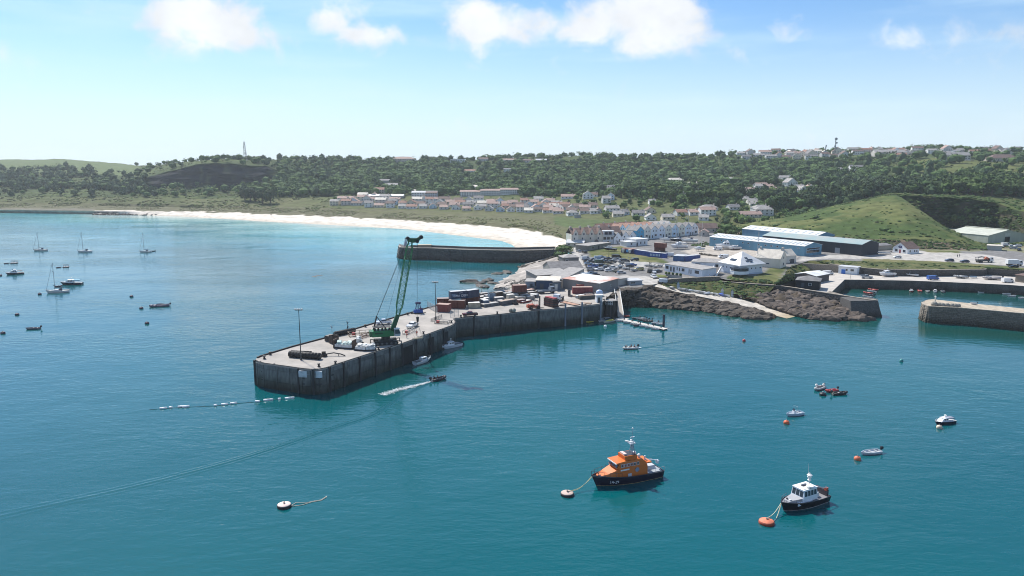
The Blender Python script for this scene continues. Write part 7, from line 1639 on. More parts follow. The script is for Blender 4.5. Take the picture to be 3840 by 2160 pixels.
# --- open and small boats
def dinghy(label,bow,stern,col=(.6,.62,.64),deck=(.4,.45,.5),motor=True,B=None,fb=.62,fs=.48,z=0,group=None,thw=3,name='dinghy',console=False,rz=None,L=None,cover=None,cat='dinghy'):
    t,l = boat_at(name,label,bow,stern,cat,z,group); l = L or max(l,2.4); B = B or l*.38
    rg = hull(t,l,B,fb,fs,col,deck,deckz=.32,bowr=.35,draft=.18,n=11,transom=.86)
    for i in range(thw): x =-l*.3+l*.27*i; MB().box(x-.13,x+.13,-B*.38,B*.38,fs-.12,fs-.06).build('thwart',paint(lerp3(deck,(.6,.58,.5),.5)),t)
    if motor: outboard(t,-l/2,fs,s=min(1.1,l/5+.2))
    if console:
        MB().box(-.3,.5,-.4,.4,fs-.2,fs+.55,(.1,.05)).build('console',paint((.66,.68,.7)),t); MB().add([(.35,-.38,fs+.55),(.35,.38,fs+.55),(.1,.34,fs+1.0),(.1,-.34,fs+1.0)],[(0,1,2,3)]).build('windscreen',glassm(),t)
        b = MB()
        for y in (-.45,.45): b.path([(-.6,y,fs-.2),(-.5,y,fs+1.5),(.1,y,fs+1.5)],.03,4)
        b.tube((-.5,-.45,fs+1.5),(-.5,.45,fs+1.5),.03,n=4); b.build('roll_bar',paint((.35,.38,.4)),t)
    if cover is not None:
        MB().loft([[(x,-B*.4*f,fs+.03),(x,0,fs+.45*f),(x,B*.4*f,fs+.03)] for x,f in ((-l*.42,.9),(-l*.1,1),(l*.2,.8),(l*.38,.3))]).build('cover',paint(cover,.8),t)
    return t
def rib(label,bow,stern,col=(.06,.065,.07),deck=(.3,.3,.32),motor=True,z=0,group=None,console=False,L=None,n_people=0,cover=None,name='inflatable_boat'):
    t,l = boat_at(name,label,bow,stern,'dinghy',z,group); l = L or max(l,2.6); B = l*.42; r = l*.055+.06
    for s in (-1,1):
        ps = [(-l/2,s*(B/2-r),.32),(l*.12,s*(B/2-r),.34),(l*.32,s*(B/2-r)*.72,.42),(l*.45,s*(B/2-r)*.3,.52),(l*.48,0,.55)]
        b = MB()
        for a,c in zip(ps,ps[1:]): b.tube(a,c,r,n=10)
        b.build('tube',paint(col,.5),t,True)
    MB().loft([[(x,-w_,.18),(x,w_,.18),(x,w_*.6,-.15),(x,-w_*.6,-.15)] for x,w_ in ((-l/2+.05,B/2-r),(l*.15,B/2-r),(l*.42,B*.1))]).build('floor',paint(deck,.7),t)
    MB().box(-l/2,-l/2+.08,-B/2+r,B/2-r,.1,.62).build('transom',paint(deck),t); MB().box(-l*.12,-l*.02,-B/2+r,B/2-r,.35,.45).build('thwart',paint(lerp3(deck,(.5,.5,.5),.5)),t)
    if motor: outboard(t,-l/2,.5,s=min(1.2,l/5+.25))
    if console: MB().box(-.2,.5,-.35,.35,.15,1.0,(.12,.05)).build('console',paint((.2,.2,.22)),t); MB().box(-.9,-.4,-.3,.3,.15,.75).build('seat',paint((.04,.04,.05)),t)
    if cover is not None: MB().loft([[(x,-B*.3,.5),(x,0,.5+h_),(x,B*.3,.5)] for x,h_ in ((-l*.35,.3),(-l*.1,.75),(l*.1,.7),(l*.25,.1))]).build('cover',paint(cover,.8),t)
    for i in range(n_people):
        q = t.matrix_basis @ Vector((-l*.28+i*l*.16,(-1) ** i*.32,0)); person('person in dark jacket seated in the '+('speeding inflatable boat' if n_people == 2 else 'crowded inflatable boat'),(q.x,q.y,z+.45),t.rotation_euler[2],((.03,.03,.04),(.05,.03,.03),(.03,.04,.06),(.12,.1,.09),(.02,.02,.03))[i],sit=True,group='people in the '+('speeding inflatable' if n_people == 2 else 'crowded inflatable'))
    return t
rib('black inflatable boat speeding away with a white wake',(1662,1420),(1628,1428),(.05,.05,.055),console=False,n_people=2,L=4.6)
rib('crowded pale inflatable boat leaving the pontoon',(2344,1310),(2382,1307),(.58,.58,.56),n_people=5,L=4.8)
rib('grey inflatable with two white floats in the moored trio',(3052,1468),(3092,1452),(.45,.45,.44),console=True,L=4.2); rib('red inflatable in the middle of the moored trio',(3096,1472),(3138,1466),(.42,.035,.04),L=3.6); rib('black dinghy with pale seat at the end of the moored trio',(3172,1477),(3126,1480),(.02,.02,.022),(.5,.47,.4),L=4.0)
for i,(dx,dy) in enumerate(((-9,-7),(18,-8))): p = W(3070+dx,1463+dy,0); o = MB().ball((0,0,.5),.42).build('fender_ball',paint((.6,.6,.58))); o.location = p+Vector((0,0,.3)); tag(o,'white ball float %s the grey inflatable' % ('ahead of','behind')[i],'float')
dinghy('pale blue open fishing boat with small wheel console',(2948,1562),(3008,1552),(.50,.62,.74),(.42,.48,.54),False,1.9,.75,.6,console=True,name='open_boat',cat='boat',L=4.7); dinghy('small white rowing boat with dark outboard by an orange buoy',(3226,1706),(3302,1696),(.60,.66,.74),(.45,.48,.52),True,1.7,.6,.5,name='open_boat',cat='boat',L=4.6)
def cabin_boat(label,bow,stern,hullc,cab,L=None,z=0,group=None,fly=False,roofc=None,canopy=None,B=None,cat='boat',name='cabin_boat',fb=None,wins=2,rail=True,short=True,radar=False):
    t,l = boat_at(name,label,bow,stern,cat,z,group); l = L or l; B = B or l*.34; fb = fb or .14*l; fs = fb*.68
    rg = hull(t,l,B,fb,fs,hullc,(.62,.62,.6),bowr=.1*l,draft=.06*l,transom=.88,rail=cab,deckz=.06,boot=None)
    cabin(t,-l*.12,l*.3,B*.66,fs,l*.13,cab,l*.16,wins,roofc)
    if not short: MB().loft([[(l*.44,-B*.08,fb-.1),(l*.44,B*.08,fb-.1),(l*.43,B*.06,fb+.05),(l*.43,-B*.06,fb+.05)],[(l*.18,-B*.3,fs),(l*.18,B*.3,fs),(l*.18,B*.26,fs+l*.07),(l*.18,-B*.26,fs+l*.07)]]).build('fore_deck',paint(cab,.4),t)
    if fly: MB().box(-l*.1,l*.1,-B*.26,B*.26,fs+l*.13+.09,fs+l*.2,(.1,.1)).build('fly_bridge',paint(cab),t); MB().box(l*.06,l*.1,-B*.24,B*.24,fs+l*.2,fs+l*.235).build('fly_screen',glassm(),t)
    if canopy is not None: MB().box(-l*.42,-l*.12,-B*.36,B*.36,fs+l*.1,fs+l*.13,(.1,.1)).build('canopy',paint(canopy,.7),t); [MB().tube((-l*.4,y,fs),(-l*.4,y,fs+l*.1),.03,n=4).build('canopy_pole',paint(GREY),t) for y in (-B*.34,B*.34)]
    else: MB().box(-l*.47,-l*.14,-B*.36,B*.36,fs-.02,fs+.03).build('cockpit',paint((.16,.17,.18)),t)
    if radar: MB().tube((-l*.02,0,fs+l*.13),(-l*.04,0,fs+l*.26),.06,n=5).build('mast',paint((.6,.6,.6)),t); MB().lathe([(.3,0),(.32,.1),(.05,.25)],10,(-l*.03,0,fs+l*.22)).build('radome',paint(WHITE),t)
    if rail: rails(t,rg,10,15,.45*min(1,l/7),(.45,.46,.48),.02)
    return t
cabin_boat('small white cabin boat with dark hull by a pale buoy',(3508,1592),(3572,1582),(.015,.018,.04),(.74,.75,.77),5.6,canopy=(.2,.22,.28),radar=True)
def small_buoy(label,px,py,col,r=.5,top=None,z=0,group=None):
    p = W(px,py,z); t = thing('mooring_buoy',label,'buoy',(p.x,p.y,0),0,group); MB().lathe([(r*.6,-.3),(r,-.05),(r*1.05,.3),(r*.85,.6),(r*.2,.75)],14).build('float',paint(col,.5,var=.2),t,True); MB().lathe([(r*.15,.74),(r*.18,.95),(.02,1.0)],6).build('ring',paint(top or (.2,.2,.2)),t)
small_buoy('orange buoy beside the pale blue open boat',2949,1588,(.62,.13,.05),.62); small_buoy('orange buoy beside the white rowing boat',3215,1724,(.62,.16,.08),.62); small_buoy('pale buoy under the bow of the small cabin boat',3522,1606,(.6,.5,.38),.6); small_buoy('dark drum buoy holding the moored inflatable trio',3085,1482,(.02,.02,.025),.8,(.5,.5,.5)); 
small_buoy('small red and white buoy off the slipway',2790,1280,(.45,.06,.06),.5,(.7,.7,.7)); small_buoy('small green buoy alone off the granite pier',3380,1356,(.04,.22,.22),.5,(.2,.4,.4)); small_buoy('white buoy beside the yellow boat at the pontoon',2270,1226,(.72,.72,.7),.55)
for i,(x,y,lb) in enumerate(((1588,912,'alone between the yachts and the grey speedboat'),(480,884,'off the bow of the dark sided yacht'),(207,1132,'alone in open water left of the speedboat'),(36,1356,'beside the small dark skiff'),(1775,1236,'alone in front of the grey speedboat'),(1707,1055,'off the bow of the grey speedboat'),(5,657,'off the bow of the flybridge cruiser'),(2325,1157+870-830,''))[:7]):
    small_buoy('dark mooring buoy '+lb,x/3.22,830+y/3.22,(.035,.02,.05),.75,group='dark mooring buoys in the bay')
for i,(px,py) in enumerate(((612,1533),(640,1530),(680,1527),(697,1527),(808,1522),(842,1518),(876,1514),(962,1507),(969,1507),(1000,1502),(1012,1501),(1048,1498),(1080,1495),(1092,1494))):
    p = W(px,py,0); b = MB().tube((-.75 if i not in (1,4,7,8,11) else -.35,0,.12),(.75 if i not in (1,4,7,8,11) else .35,0,.12),.3,n=10); o = b.build('line_float',paint((.78,.78,.78),.4),None,True); o.location = p; o.rotation_euler = (0,0,heading(W(612,1533,0),W(1092,1494,0))); tag(o,('short' if i in (1,4,7,8,11) else 'long')+' white float on the line off the quay head','float','white floats strung off the quay head')
rope('dark float line on the water off the quay head',[W(px,py,.03) for px,py in ((560,1536),(640,1530),(700,1527),(808,1522),(876,1514),(962,1507),(1000,1502),(1092,1494),(1110,1492))],.05,(.1,.11,.11))
# --- yachts
def yacht(label,bow,stern,mast_top,hullc=(.74,.75,.74),cover=(.03,.05,.1),stripe=None,L=None):
    t,l = boat_at('sailing_yacht',label,bow,stern,'yacht'); l = L or l; B = l*.32
    rg = hull(t,l,B,l*.125,l*.1,hullc,(.66,.66,.63),bowr=.09*l,draft=.4,transom=.62,rail=stripe or hullc,deckz=.05,boot=stripe)
    MB().loft([[(l*.28,-B*.1,l*.11),(l*.28,B*.1,l*.11),(l*.26,B*.08,l*.125),(l*.26,-B*.08,l*.125)],[(l*.1,-B*.26,l*.1),(l*.1,B*.26,l*.1),(l*.1,B*.22,l*.15),(l*.1,-B*.22,l*.15)],[(-l*.14,-B*.28,l*.1),(-l*.14,B*.28,l*.1),(-l*.12,B*.24,l*.16),(-l*.12,-B*.24,l*.16)]]).build('coachroof',paint((.7,.7,.68)),t)
    MB().loft([[(-l*.05,-B*.25,l*.15),(-l*.05,B*.25,l*.15),(-l*.1,B*.22,l*.21),(-l*.1,-B*.22,l*.21)],[(-l*.2,-B*.28,l*.12),(-l*.2,B*.28,l*.12),(-l*.19,B*.24,l*.21),(-l*.19,-B*.24,l*.21)]]).build('sprayhood',paint(cover,.8),t)
    mp = Vector((l*.1,0,l*.13)); wp = t.matrix_basis @ mp; H_ = D(mast_top[0],mast_top[1],wp.y).z; al = paint((.42,.44,.46),.4,metal=.0); dkl = paint((.12,.13,.15))
    MB().tube(mp,(l*.1,0,H_),.11,.08,6).build('mast',al,t); MB().tube((l*.09,0,l*.24),(-l*.28,0,l*.22),.11,n=6).build('boom',paint(cover,.8),t)
    MB().tube((l*.47,0,l*.125),(l*.1,0,H_-.2),.075,n=5).build('furled_jib',paint((.45,.47,.5)),t); MB().tube((-l*.49,0,l*.1),(l*.1,0,H_-.05),.02,n=4).build('backstay',dkl,t)
    for s in (-1,1): MB().tube((l*.08,s*B*.46,l*.1),(l*.1,0,H_*.95),.02,n=4).build('shroud',dkl,t)
    MB().box(l*.1-.03,l*.1+.03,-B*.24,B*.24,H_*.58,H_*.58+.05).build('spreader',al,t); rails(t,rg,10,15,.5,(.4,.4,.42),.02); rails(t,rg,0,3,.5,(.4,.4,.42),.02)
    MB().ball((l*.13,0,H_*.7),.2).build('radar_reflector',paint((.4,.42,.45)),t)
def LZ(x,y): return x/3.22,830+y/3.22
yacht('white yacht with blue sail cover, farthest from the other two',LZ(400,358),LZ(578,352),LZ(448,130),(.72,.72,.68)); yacht('white yacht with dark boom cover between two others',LZ(932,374),LZ(1112,370),LZ(995,123),(.74,.75,.76)); yacht('white yacht with small tender at its stern',LZ(1682,375),LZ(1830,372),LZ(1732,138)); yacht('larger white yacht with dark blue stripe near the motor launch',LZ(552,868),LZ(840,852),LZ(647,496),(.72,.72,.72),(.02,.03,.07),(.02,.03,.09))
rib('small dark tender tied behind the white yacht',LZ(1832,366),LZ(1868,362),(.03,.03,.05),L=2.8)
cabin_boat('white flybridge cruiser with navy hull at anchor',LZ(65,645),LZ(292,630),(.015,.018,.05),(.74,.75,.77),fly=True,canopy=(.15,.17,.2),short=False,radar=True); cabin_boat('navy hulled motor launch with white deck house',LZ(728,765),LZ(995,760),(.012,.015,.04),(.7,.72,.74),canopy=(.1,.3,.4),short=False,radar=True)
rib('grey speedboat with dark canopy and stern arch',LZ(1808,1035),LZ(2045,1020),(.12,.11,.15),cover=(.05,.05,.08),console=True); dinghy('small dark skiff alone near a mooring buoy',LZ(310,1305),LZ(486,1298),(.05,.045,.09),(.3,.28,.3),B=1.6)
rib('thin dark dinghy behind the larger yacht',LZ(745,788),LZ(668,792),(.03,.03,.07),L=3.0)
for i,(a,b) in enumerate((((130,508),(215,504)),((760,556),(835,552)))):
    c,rz,l = frontline(LZ(*a),LZ(*b),0); t = thing('keep_raft',('brown framed' if i == 0 else 'dark framed')+' floating keep raft with hand rails','raft',c,rz); MB().box(-l/2,l/2,-1.8,1.8,-.2,.35).build('float',paint((.05,.04,.06)),t); b_ = MB()
    for x in (-l*.4,0,l*.4):
        for y in (-1.5,1.5): b_.tube((x,y,.3),(x,y,1.5),.06,n=4)
    for y in (-1.5,1.5): b_.tube((-l*.4,y,1.5),(l*.4,y,1.5),.06,n=4); b_.tube((-l*.4,y,.9),(l*.4,y,.9),.05,n=4)
    for x in (-l*.4,l*.4): b_.tube((x,-1.5,1.5),(x,1.5,1.5),.06,n=4)
    b_.build('railing',paint((.2,.13,.12)),t); MB().box(-l/2-3.2,-l/2-1.0,-.6,.6,-.15,.4).build('outer_float',paint((.04,.03,.06)),t); MB().tube((-l/2-1,0,.2),(-l/2,0,.2),.06).build('link',paint((.1,.1,.1)),t)
# --- boats lying at the commercial quay
cabin_boat('white fishing cruiser with twin radar domes moored at the quay',(1648,1312),(1728,1294),(.62,.66,.72),(.76,.77,.79),8.4,short=False,radar=True,canopy=None)
t = cabin_boat('small white wheelhouse boat hanging in the crane slings',(1618,1340),(1540,1362),(.60,.64,.70),(.66,.68,.7),6.6,z=.25,wins=3)
t.location = (SB.x,SB.y,.25)
# --- pontoon
def pontoon():
    def ZP(x,y): return 2200+x/3.22,1080+y/3.22
    a,b = W(*ZP(395,372),.45),W(*ZP(955,495),.45); c = (a+b)/2; rz = heading(a,b); l = (b-a).length; t = thing('pontoon','pale timber pontoon lined with dinghies','pontoon',(c.x,c.y,0),rz)
    k = 26; bd = MB().box(-l/k/2+.02,l/k/2-.02,-1.25,1.25,.38,.46).mesh('deck_plank',M('pontoon_plank',(.55,.52,.47),.8,.2,2)); fl = MB().box(-1.0,1.0,-1.1,1.1,-.3,.3).mesh('float',paint((.06,.06,.065)))
    for i in range(k): inst('deck_plank',bd,t,(-l/2+l*(i+.5)/k,0,0))
    for i in range(8): inst('float',fl,t,(-l/2+l*(i+.5)/8,0,0))
    for s in (-1,1): MB().box(-l/2,l/2,s*1.3-.05,s*1.3+.05,.2,.44).build('fender_strip',paint((.1,.1,.1)),t)
    MB().obox((-l/2+.5,1.2,.42),4,3.4,.08).build('landing_stage',M('pontoon_plank',(.5,.5,.5)),t)
    # side arm along the quay wall
    a2,b2 = W(2118,1212,.35),W(2285,1190,.35); c2 = (a2+b2)/2; l2 = (b2-a2).length; t2 = thing('wall_pontoon','narrow grey pontoon along the foot of the quay wall','pontoon',(c2.x,c2.y,0),heading(a2,b2)); k = 14; bd2 = MB().box(-l2/k/2+.03,l2/k/2-.03,-.8,.8,.25,.35).mesh('deck_plank',paint((.36,.38,.4),.8))
    for i in range(k): inst('deck_plank',bd2,t2,(-l2/2+l2*(i+.5)/k,0,0))
    for i in range(6): inst('float',MB().box(-.8,.8,-.7,.7,-.3,.2).mesh('float',paint((.05,.05,.06))),t2,(-l2/2+l2*(i+.5)/6,0,0))
    b3 = MB()
    for z in (.8,1.3): b3.tube((-l2*.25,.75,z),(l2/2,.75,z),.04,n=4)
    for i in range(8): x =-l2*.25+l2*.75*i/7; b3.tube((x,.75,.3),(x,.75,1.3),.04,n=4)
    b3.build('hand_rail',paint((.1,.11,.13)),t2); MB().box(-.7,.7,.6,.66,1.3,2.1).build('notice_board',paint((.55,.58,.62)),t2).location = (l2*.02,0,0)
    # steel pile at the end
    p = W(*ZP(928,470),0); top = D(*ZP(928,325),p.y).z; o = MB().tube((0,0,-3),(0,0,top),.42,n=12).build('tube',paint((.035,.04,.07),.5)); r_ = thing('pontoon_pile','tall dark steel pile at the pontoon end','pile',p); o.parent = r_; MB().tube((0,0,top),(0,0,top+.15),.46,n=12).build('cap',paint((.02,.02,.03)),r_)
    # gangway
    g0 = W(2314,1094,6.9); g1 = W(2328,1188,.6); g = thing('gangway','long white gangway sloping down to the pontoon','gangway',g1,heading(g1,g0)); L_ = (g0-g1).xy.length; H_ = 6.3
    wm = paint((.72,.72,.70),.5)
    for s in (-1,1):
        for z in (.1,1.15): MB().tube((0,s*1.05,z),(L_,s*1.05,H_+z),.09,n=5).build('rail',wm,g)
        b4 = MB()
        for i in range(18): x = L_*i/17; b4.tube((x,s*1.05,H_*i/17+.1),(x,s*1.05,H_*i/17+1.15),.045,n=4)
        b4.build('balusters',wm,g); MB().loft([[(x,s*1.05-.03,z),(x,s*1.05+.03,z),(x,s*1.05+.03,z+.95),(x,s*1.05-.03,z+.95)] for x,z in ((0,.15),(L_,H_+.15))]).build('side_panel',wm,g)
    tr = MB().obox((0,0,0),L_/20*1.15,1.95,.07,ry=-math.atan2(H_,L_)).mesh('tread',paint((.34,.31,.28),.8))
    for i in range(20): inst('tread',tr,g,(L_*(i+.5)/20,0,H_*(i+.5)/20+.1))
    tw = W(2290,1128,6.4); q = thing('gangway_tower','dark timber pier carrying the gangway head','pier',(tw.x,tw.y,0),.3); MB().box(-1.8,2.6,-.4,3.6,-2,6.35).build('core',paint((.025,.026,.028),.8),q); MB().box(-2,2.8,-.6,3.8,6.35,6.5).build('landing',paint((.3,.27,.24)),q)
    for x in (-1.7,-.2,1.2,2.5): MB().box(-.18,.18,-.6,-.4,-2,6.3).build('pile',paint((.04,.04,.045)),q).location = (x,0,0)
    wf = W(2283,1141,5.0); f = thing('white_grid_frame','white framed grid hanging on the quay end','frame',wf+Vector((0,-1.2,0)),.0)
    for x in (-1.3,-.43,.43,1.3): MB().box(-.05,.05,-.05,.05,0,1.2).build('bar',paint((.7,.72,.74)),f).location = (x,0,0)
    for z in (0,.6,1.2): MB().box(-1.35,1.35,-.06,.06,-.05,.05).build('cross_bar',paint((.7,.72,.74)),f).location = (0,0,z)
    MB().box(-1.3,1.3,.08,.14,0,1.2).build('backing',paint((.03,.03,.04)),f)
    # dinghies
    dl_ = [((150,412),(200,398),'d',(.62,.62,.62),'white dinghy beside the yellow boat'),((205,425),(318,400),'d',(.60,.60,.5),'largest pale boat with yellow cover by the gangway foot'),((340,405),(445,400),'d',(.62,.64,.66),'flat white dinghy below the gangway'),
           ((455,425),(525,420),'d',(.64,.64,.62),'white dinghy beside the landing stage'),((530,445),(605,437),'d',(.62,.62,.6),'cream dinghy, next along from the landing stage one'),((570,465),(640,452),'r',(.08,.08,.1),'dark inflatable on the outer side of the pontoon'),((630,470),(735,462),'d',(.68,.68,.68),'long white dinghy on the outer side of the pontoon'),((715,483),(785,476),'d',(.66,.66,.66),'white tender after the long dinghy'),((790,500),(870,500),'d',(.7,.7,.7),'white tender closest to the steel pile'),
           ((430,350),(500,350),'r',(.42,.08,.05),'orange-red inflatable beside the gangway foot'),((560,378),(625,372),'r',(.06,.06,.07),'black inflatable on the inner side of the pontoon'),((610,380),(680,374),'d',(.66,.66,.66),'white dinghy on the inner side of the pontoon'),((680,408),(740,398),'r',(.05,.05,.06),'dark dinghy with outboard on the inner side'),((720,412),(775,402),'d',(.2,.16,.12),'brown dinghy on the inner side of the pontoon'),((795,438),(850,430),'r',(.3,.32,.34),'grey inflatable inside near the pile'),((850,448),(910,440),'d',(.66,.67,.68),'white dinghy inside near the pile'),((640,392),(700,388),'r',(.1,.1,.1),'small black tender squeezed on the inner side')]
    for A_,B_,kd,cl_,lb in dl_:
        if kd == 'd': dinghy(lb,ZP(*A_),ZP(*B_),cl_,lerp3(cl_,(.3,.3,.3),.5),True,cover=(.5,.42,.08) if 'yellow cover' in lb else None,L=3.4 if 'largest' not in lb else 5.5,B=1.5 if 'largest' not in lb else 2)
        else: rib(lb,ZP(*A_),ZP(*B_),cl_,L=3.2)
    rib('yellow inflatable at the wall pontoon',(2192,1212),(2224,1207),(.45,.36,.05),L=3.6); dinghy('tan dinghy tied to the wall pontoon',(2160,1209),(2178,1203),(.5,.44,.34),L=2.8)
    kay = paint((.36,.3,.24),.5)
pontoon()
# --- wakes: low ridges of real water and foam flecks
def wake(name,line,widths,amp,waves,label,foam=None):
    m = MATS['sea']; n = len(line); V = []; Fq = []; k = 13
    for i,p in enumerate(line):
        a = line[max(0,i-1)]; b = line[min(n-1,i+1)]; d = (b-a).normalized(); nv = Vector((-d.y,d.x,0)); wd = widths[0]+(widths[1]-widths[0])*i/(n-1)
        am = amp*(1-.78*i/(n-1))*min(1,i/2)
        for j in range(k):
            t = j/(k-1)*2-1; env = math.cos(t*math.pi/2) ** 1.3; hh = am*env*(.5+.5*math.cos(t*math.pi*waves))+.004
            q = p+nv*(t*wd); V.append((q.x,q.y,hh if abs(t) < 1 else -.02))
    for i in range(n-1):
        for j in range(k-1): a = i*k+j; Fq.append((a,a+1,a+k+1,a+k))
    me = bpy.data.meshes.new(name); me.from_pydata(V,[],Fq); me.materials.append(m)
    bm = bmesh.new(); bm.from_mesh(me)
    if sum(f.normal.z for f in bm.faces) < 0: bmesh.ops.reverse_faces(bm,faces=bm.faces)
    bm.to_mesh(me); bm.free(); me.polygons.foreach_set('use_smooth',[True]*len(me.polygons))
    tag(struct(inst(name,me),'stuff'),label,'wake')
def curve(pts,n=60):
    ps = [W(px,py,0) for px,py in pts]; out = []
    for i in range(n+1):
        u = i/n*(len(ps)-1); k = min(int(u),len(ps)-2); t = u-k; p0 = ps[max(0,k-1)]; p1 = ps[k]; p2 = ps[k+1]; p3 = ps[min(len(ps)-1,k+2)]
        out.append(.5*(2*p1+(p2-p0)*t+(2*p0-5*p1+4*p2-p3)*t*t+(3*p1-p0-3*p2+p3)*t ** 3))
    return out
wake('boat_wake',curve([(1625,1432),(1560,1460),(1480,1505),(1400,1555),(1300,1590),(1150,1640),(1000,1690),(850,1735),(700,1775),(500,1825),(250,1880),(0,1935),(-200,1975)],160),(.7,2.4),.22,3,'long curved wake ripples trailing the speeding inflatable')
wake('boat_wake',curve([(2385,1308),(2430,1302),(2500,1290),(2580,1275),(2640,1262)],60),(.3,1.2),.12,2,'faint wake behind the crowded inflatable boat')
def foam(pts,n_,wd,label):
    c = curve(pts,40); V = []; Fq = []; r_ = random.Random(4)
    for i in range(n_):
        s = r_.random() ** 1.6; k = int(s*39); p = c[k].lerp(c[k+1],r_.random()); d = (c[k+1]-c[k]).normalized(); nv = Vector((-d.y,d.x,0)); p = p+nv*r_.gauss(0,wd*(.35+s)); ln = r_.uniform(.12,.55)*(1.1-s*.6); w2 = r_.uniform(.03,.10)
        b = len(V); h = .05+r_.random()*.05
        V += [tuple(p+d*ln-Vector((0,0,0))+Vector((0,0,h))),tuple(p+nv*w2+Vector((0,0,h+.02))),tuple(p-d*ln+Vector((0,0,h))),tuple(p-nv*w2+Vector((0,0,h)))]; Fq.append((b,b+1,b+2,b+3))
    me = bpy.data.meshes.new('foam'); me.from_pydata(V,[],Fq); me.materials.append(paint((.75,.8,.82),.7)); tag(struct(inst('foam',me),'stuff'),label,'foam')
foam([(1626,1430),(1600,1436),(1560,1446),(1520,1456),(1470,1468),(1430,1482)],2200,.5,'white foam churned behind the speeding inflatable'); foam([(2384,1308),(2395,1306),(2405,1304)],60,.2,'small foam patch behind the crowded inflatable')

# ------------------------------------------------------------------ vehicles
_car = {}
def car_meshes(kind,col):
    k = (kind,tuple(col))
    if k in _car: return _car[k]
    if kind == 'van': L,Wd,prof,cab = 5.2,1.95,[(-2.6,.35),(2.55,.35),(2.6,.85),(2.1,1.15),(1.35,2.0),(-2.55,2.1),(-2.6,1.0)],[(2.0,1.2),(1.4,1.92),(.35,1.92),(.35,1.2)]
    elif kind == 'suv': L,Wd,prof,cab = 4.5,1.85,[(-2.2,.4),(2.15,.4),(2.25,.8),(2.15,1.05),(1.05,1.15),(-2.2,1.15),(-2.25,.8)],[(1.0,1.15),(.35,1.68),(-2.0,1.72),(-2.15,1.15)]
    elif kind == 'pickup': L,Wd,prof,cab = 5.2,1.85,[(-2.6,.45),(2.5,.45),(2.6,.85),(2.45,1.08),(1.2,1.18),(-2.55,1.18),(-2.6,.8)],[(1.15,1.18),(.5,1.75),(-.75,1.77),(-.95,1.18)]
    else: L,Wd,prof,cab = 4.2,1.75,[(-2.05,.3),(2.05,.3),(2.12,.62),(1.95,.85),(1.0,.95),(-2.0,.98),(-2.1,.65)],[(.95,.95),(.25,1.42),(-1.35,1.44),(-2.0,.98)]
    body = MB(); w2 = Wd/2
    body.loft([[(x,y*(.93 if z < .5 or i in (2,) else 1),z) for i,(x,z) in enumerate(prof)] for y in (-w2,w2)])
    m = M('car_%s' % '_'.join(str(round(x,2)) for x in col),col,.25,.04,1,spec=.6)
    out = {'body': body.mesh('body',m)}
    if kind != 'van':
        zr = cab[1][1]; top = MB().loft([[(cab[1][0],-w2*.78,zr-.06),(cab[1][0],w2*.78,zr-.06),(cab[1][0]-.1,w2*.74,zr),(cab[1][0]-.1,-w2*.74,zr)],[(cab[2][0],-w2*.78,zr-.06),(cab[2][0],w2*.78,zr-.06),(cab[2][0]+.1,w2*.74,zr),(cab[2][0]+.1,-w2*.74,zr)]]); 
        out['roof'] = top.mesh('roof',m)
        g = MB().loft([[(cab[0][0],-w2*.95,cab[0][1]),(cab[0][0],w2*.95,cab[0][1]),(cab[3][0],w2*.95,cab[3][1]),(cab[3][0],-w2*.95,cab[3][1])],[(cab[1][0],-w2*.78,zr-.06),(cab[1][0],w2*.78,zr-.06),(cab[2][0],w2*.78,zr-.06),(cab[2][0],-w2*.78,zr-.06)]])
        out['windows'] = g.mesh('windows',glassm())
        if kind == 'pickup': out['load_bed'] = MB().box(-2.5,-1.0,-w2*.85,w2*.85,1.17,1.2).mesh('load_bed',paint((.02,.02,.02),.8))
    else:
        out['windscreen'] = MB().add([(2.08,-w2*.85,1.2),(2.08,w2*.85,1.2),(1.42,w2*.85,1.94),(1.42,-w2*.85,1.94)],[(0,1,2,3)]).mesh('windscreen',glassm()); gl = MB()
        for s in (-1,1): gl.add([(1.75,s*(w2+.01),1.2),(.6,s*(w2+.01),1.2),(.6,s*(w2+.01),1.8),(1.35,s*(w2+.01),1.8)],[(0,1,2,3)])
        out['side_windows'] = gl.mesh('side_windows',glassm())
    out['_L'] = L; out['_w'] = w2; _car[k] = out; return out
WHEEL = MB().tube((0,-.11,0),(0,.11,0),.33,n=12).mesh('wheel',paint((.015,.015,.016),.7)); HUB = MB().tube((0,-.125,0),(0,.125,0),.17,n=8).mesh('hub',paint((.35,.36,.38),.4))
LAMPM = MB().box(-.03,.03,-.16,.16,-.07,.07).mesh('headlight',paint((.7,.72,.75),.2)); TAILM = MB().box(-.03,.03,-.14,.14,-.08,.08).mesh('tail_light',paint((.3,.02,.02),.3))
def car(label,p,rz,col,kind='hatch',name=None,cat='car',group='vehicles parked around the harbour'):
    q = car_meshes(kind,col); t = thing(name or {'van': 'van','pickup': 'pickup_truck'}.get(kind,'car'),label,{'van': 'van','pickup': 'pickup'}.get(kind,cat),p,rz,group)
    for k in ('body','windows','windscreen','side_windows','roof','load_bed'):
        if k in q: inst(k,q[k],t)
    L,w2 = q['_L'],q['_w']
    for x in (-L*.31,L*.31):
        for y in (-w2+.06,w2-.06): o = inst('wheel',WHEEL,t,(x,y,.33)); inst('hub',HUB,o)
    for y in (-.6,.6): inst('headlight',LAMPM,t,(L*.485,y,.72)); inst('tail_light',TAILM,t,(-L*.49,y,.8))
    return t
CW = (.72,.72,.72); CS = (.38,.40,.42); CB = (.012,.013,.016); CN = (.015,.03,.09); CG = (.10,.11,.12); CBL = (.03,.10,.35); CRD = (.25,.02,.025); CLB = (.30,.42,.55); CCR = (.55,.48,.22); CGN = (.05,.09,.07)
def ZC(x,y): return 2180+x/7.576,900+y/7.576
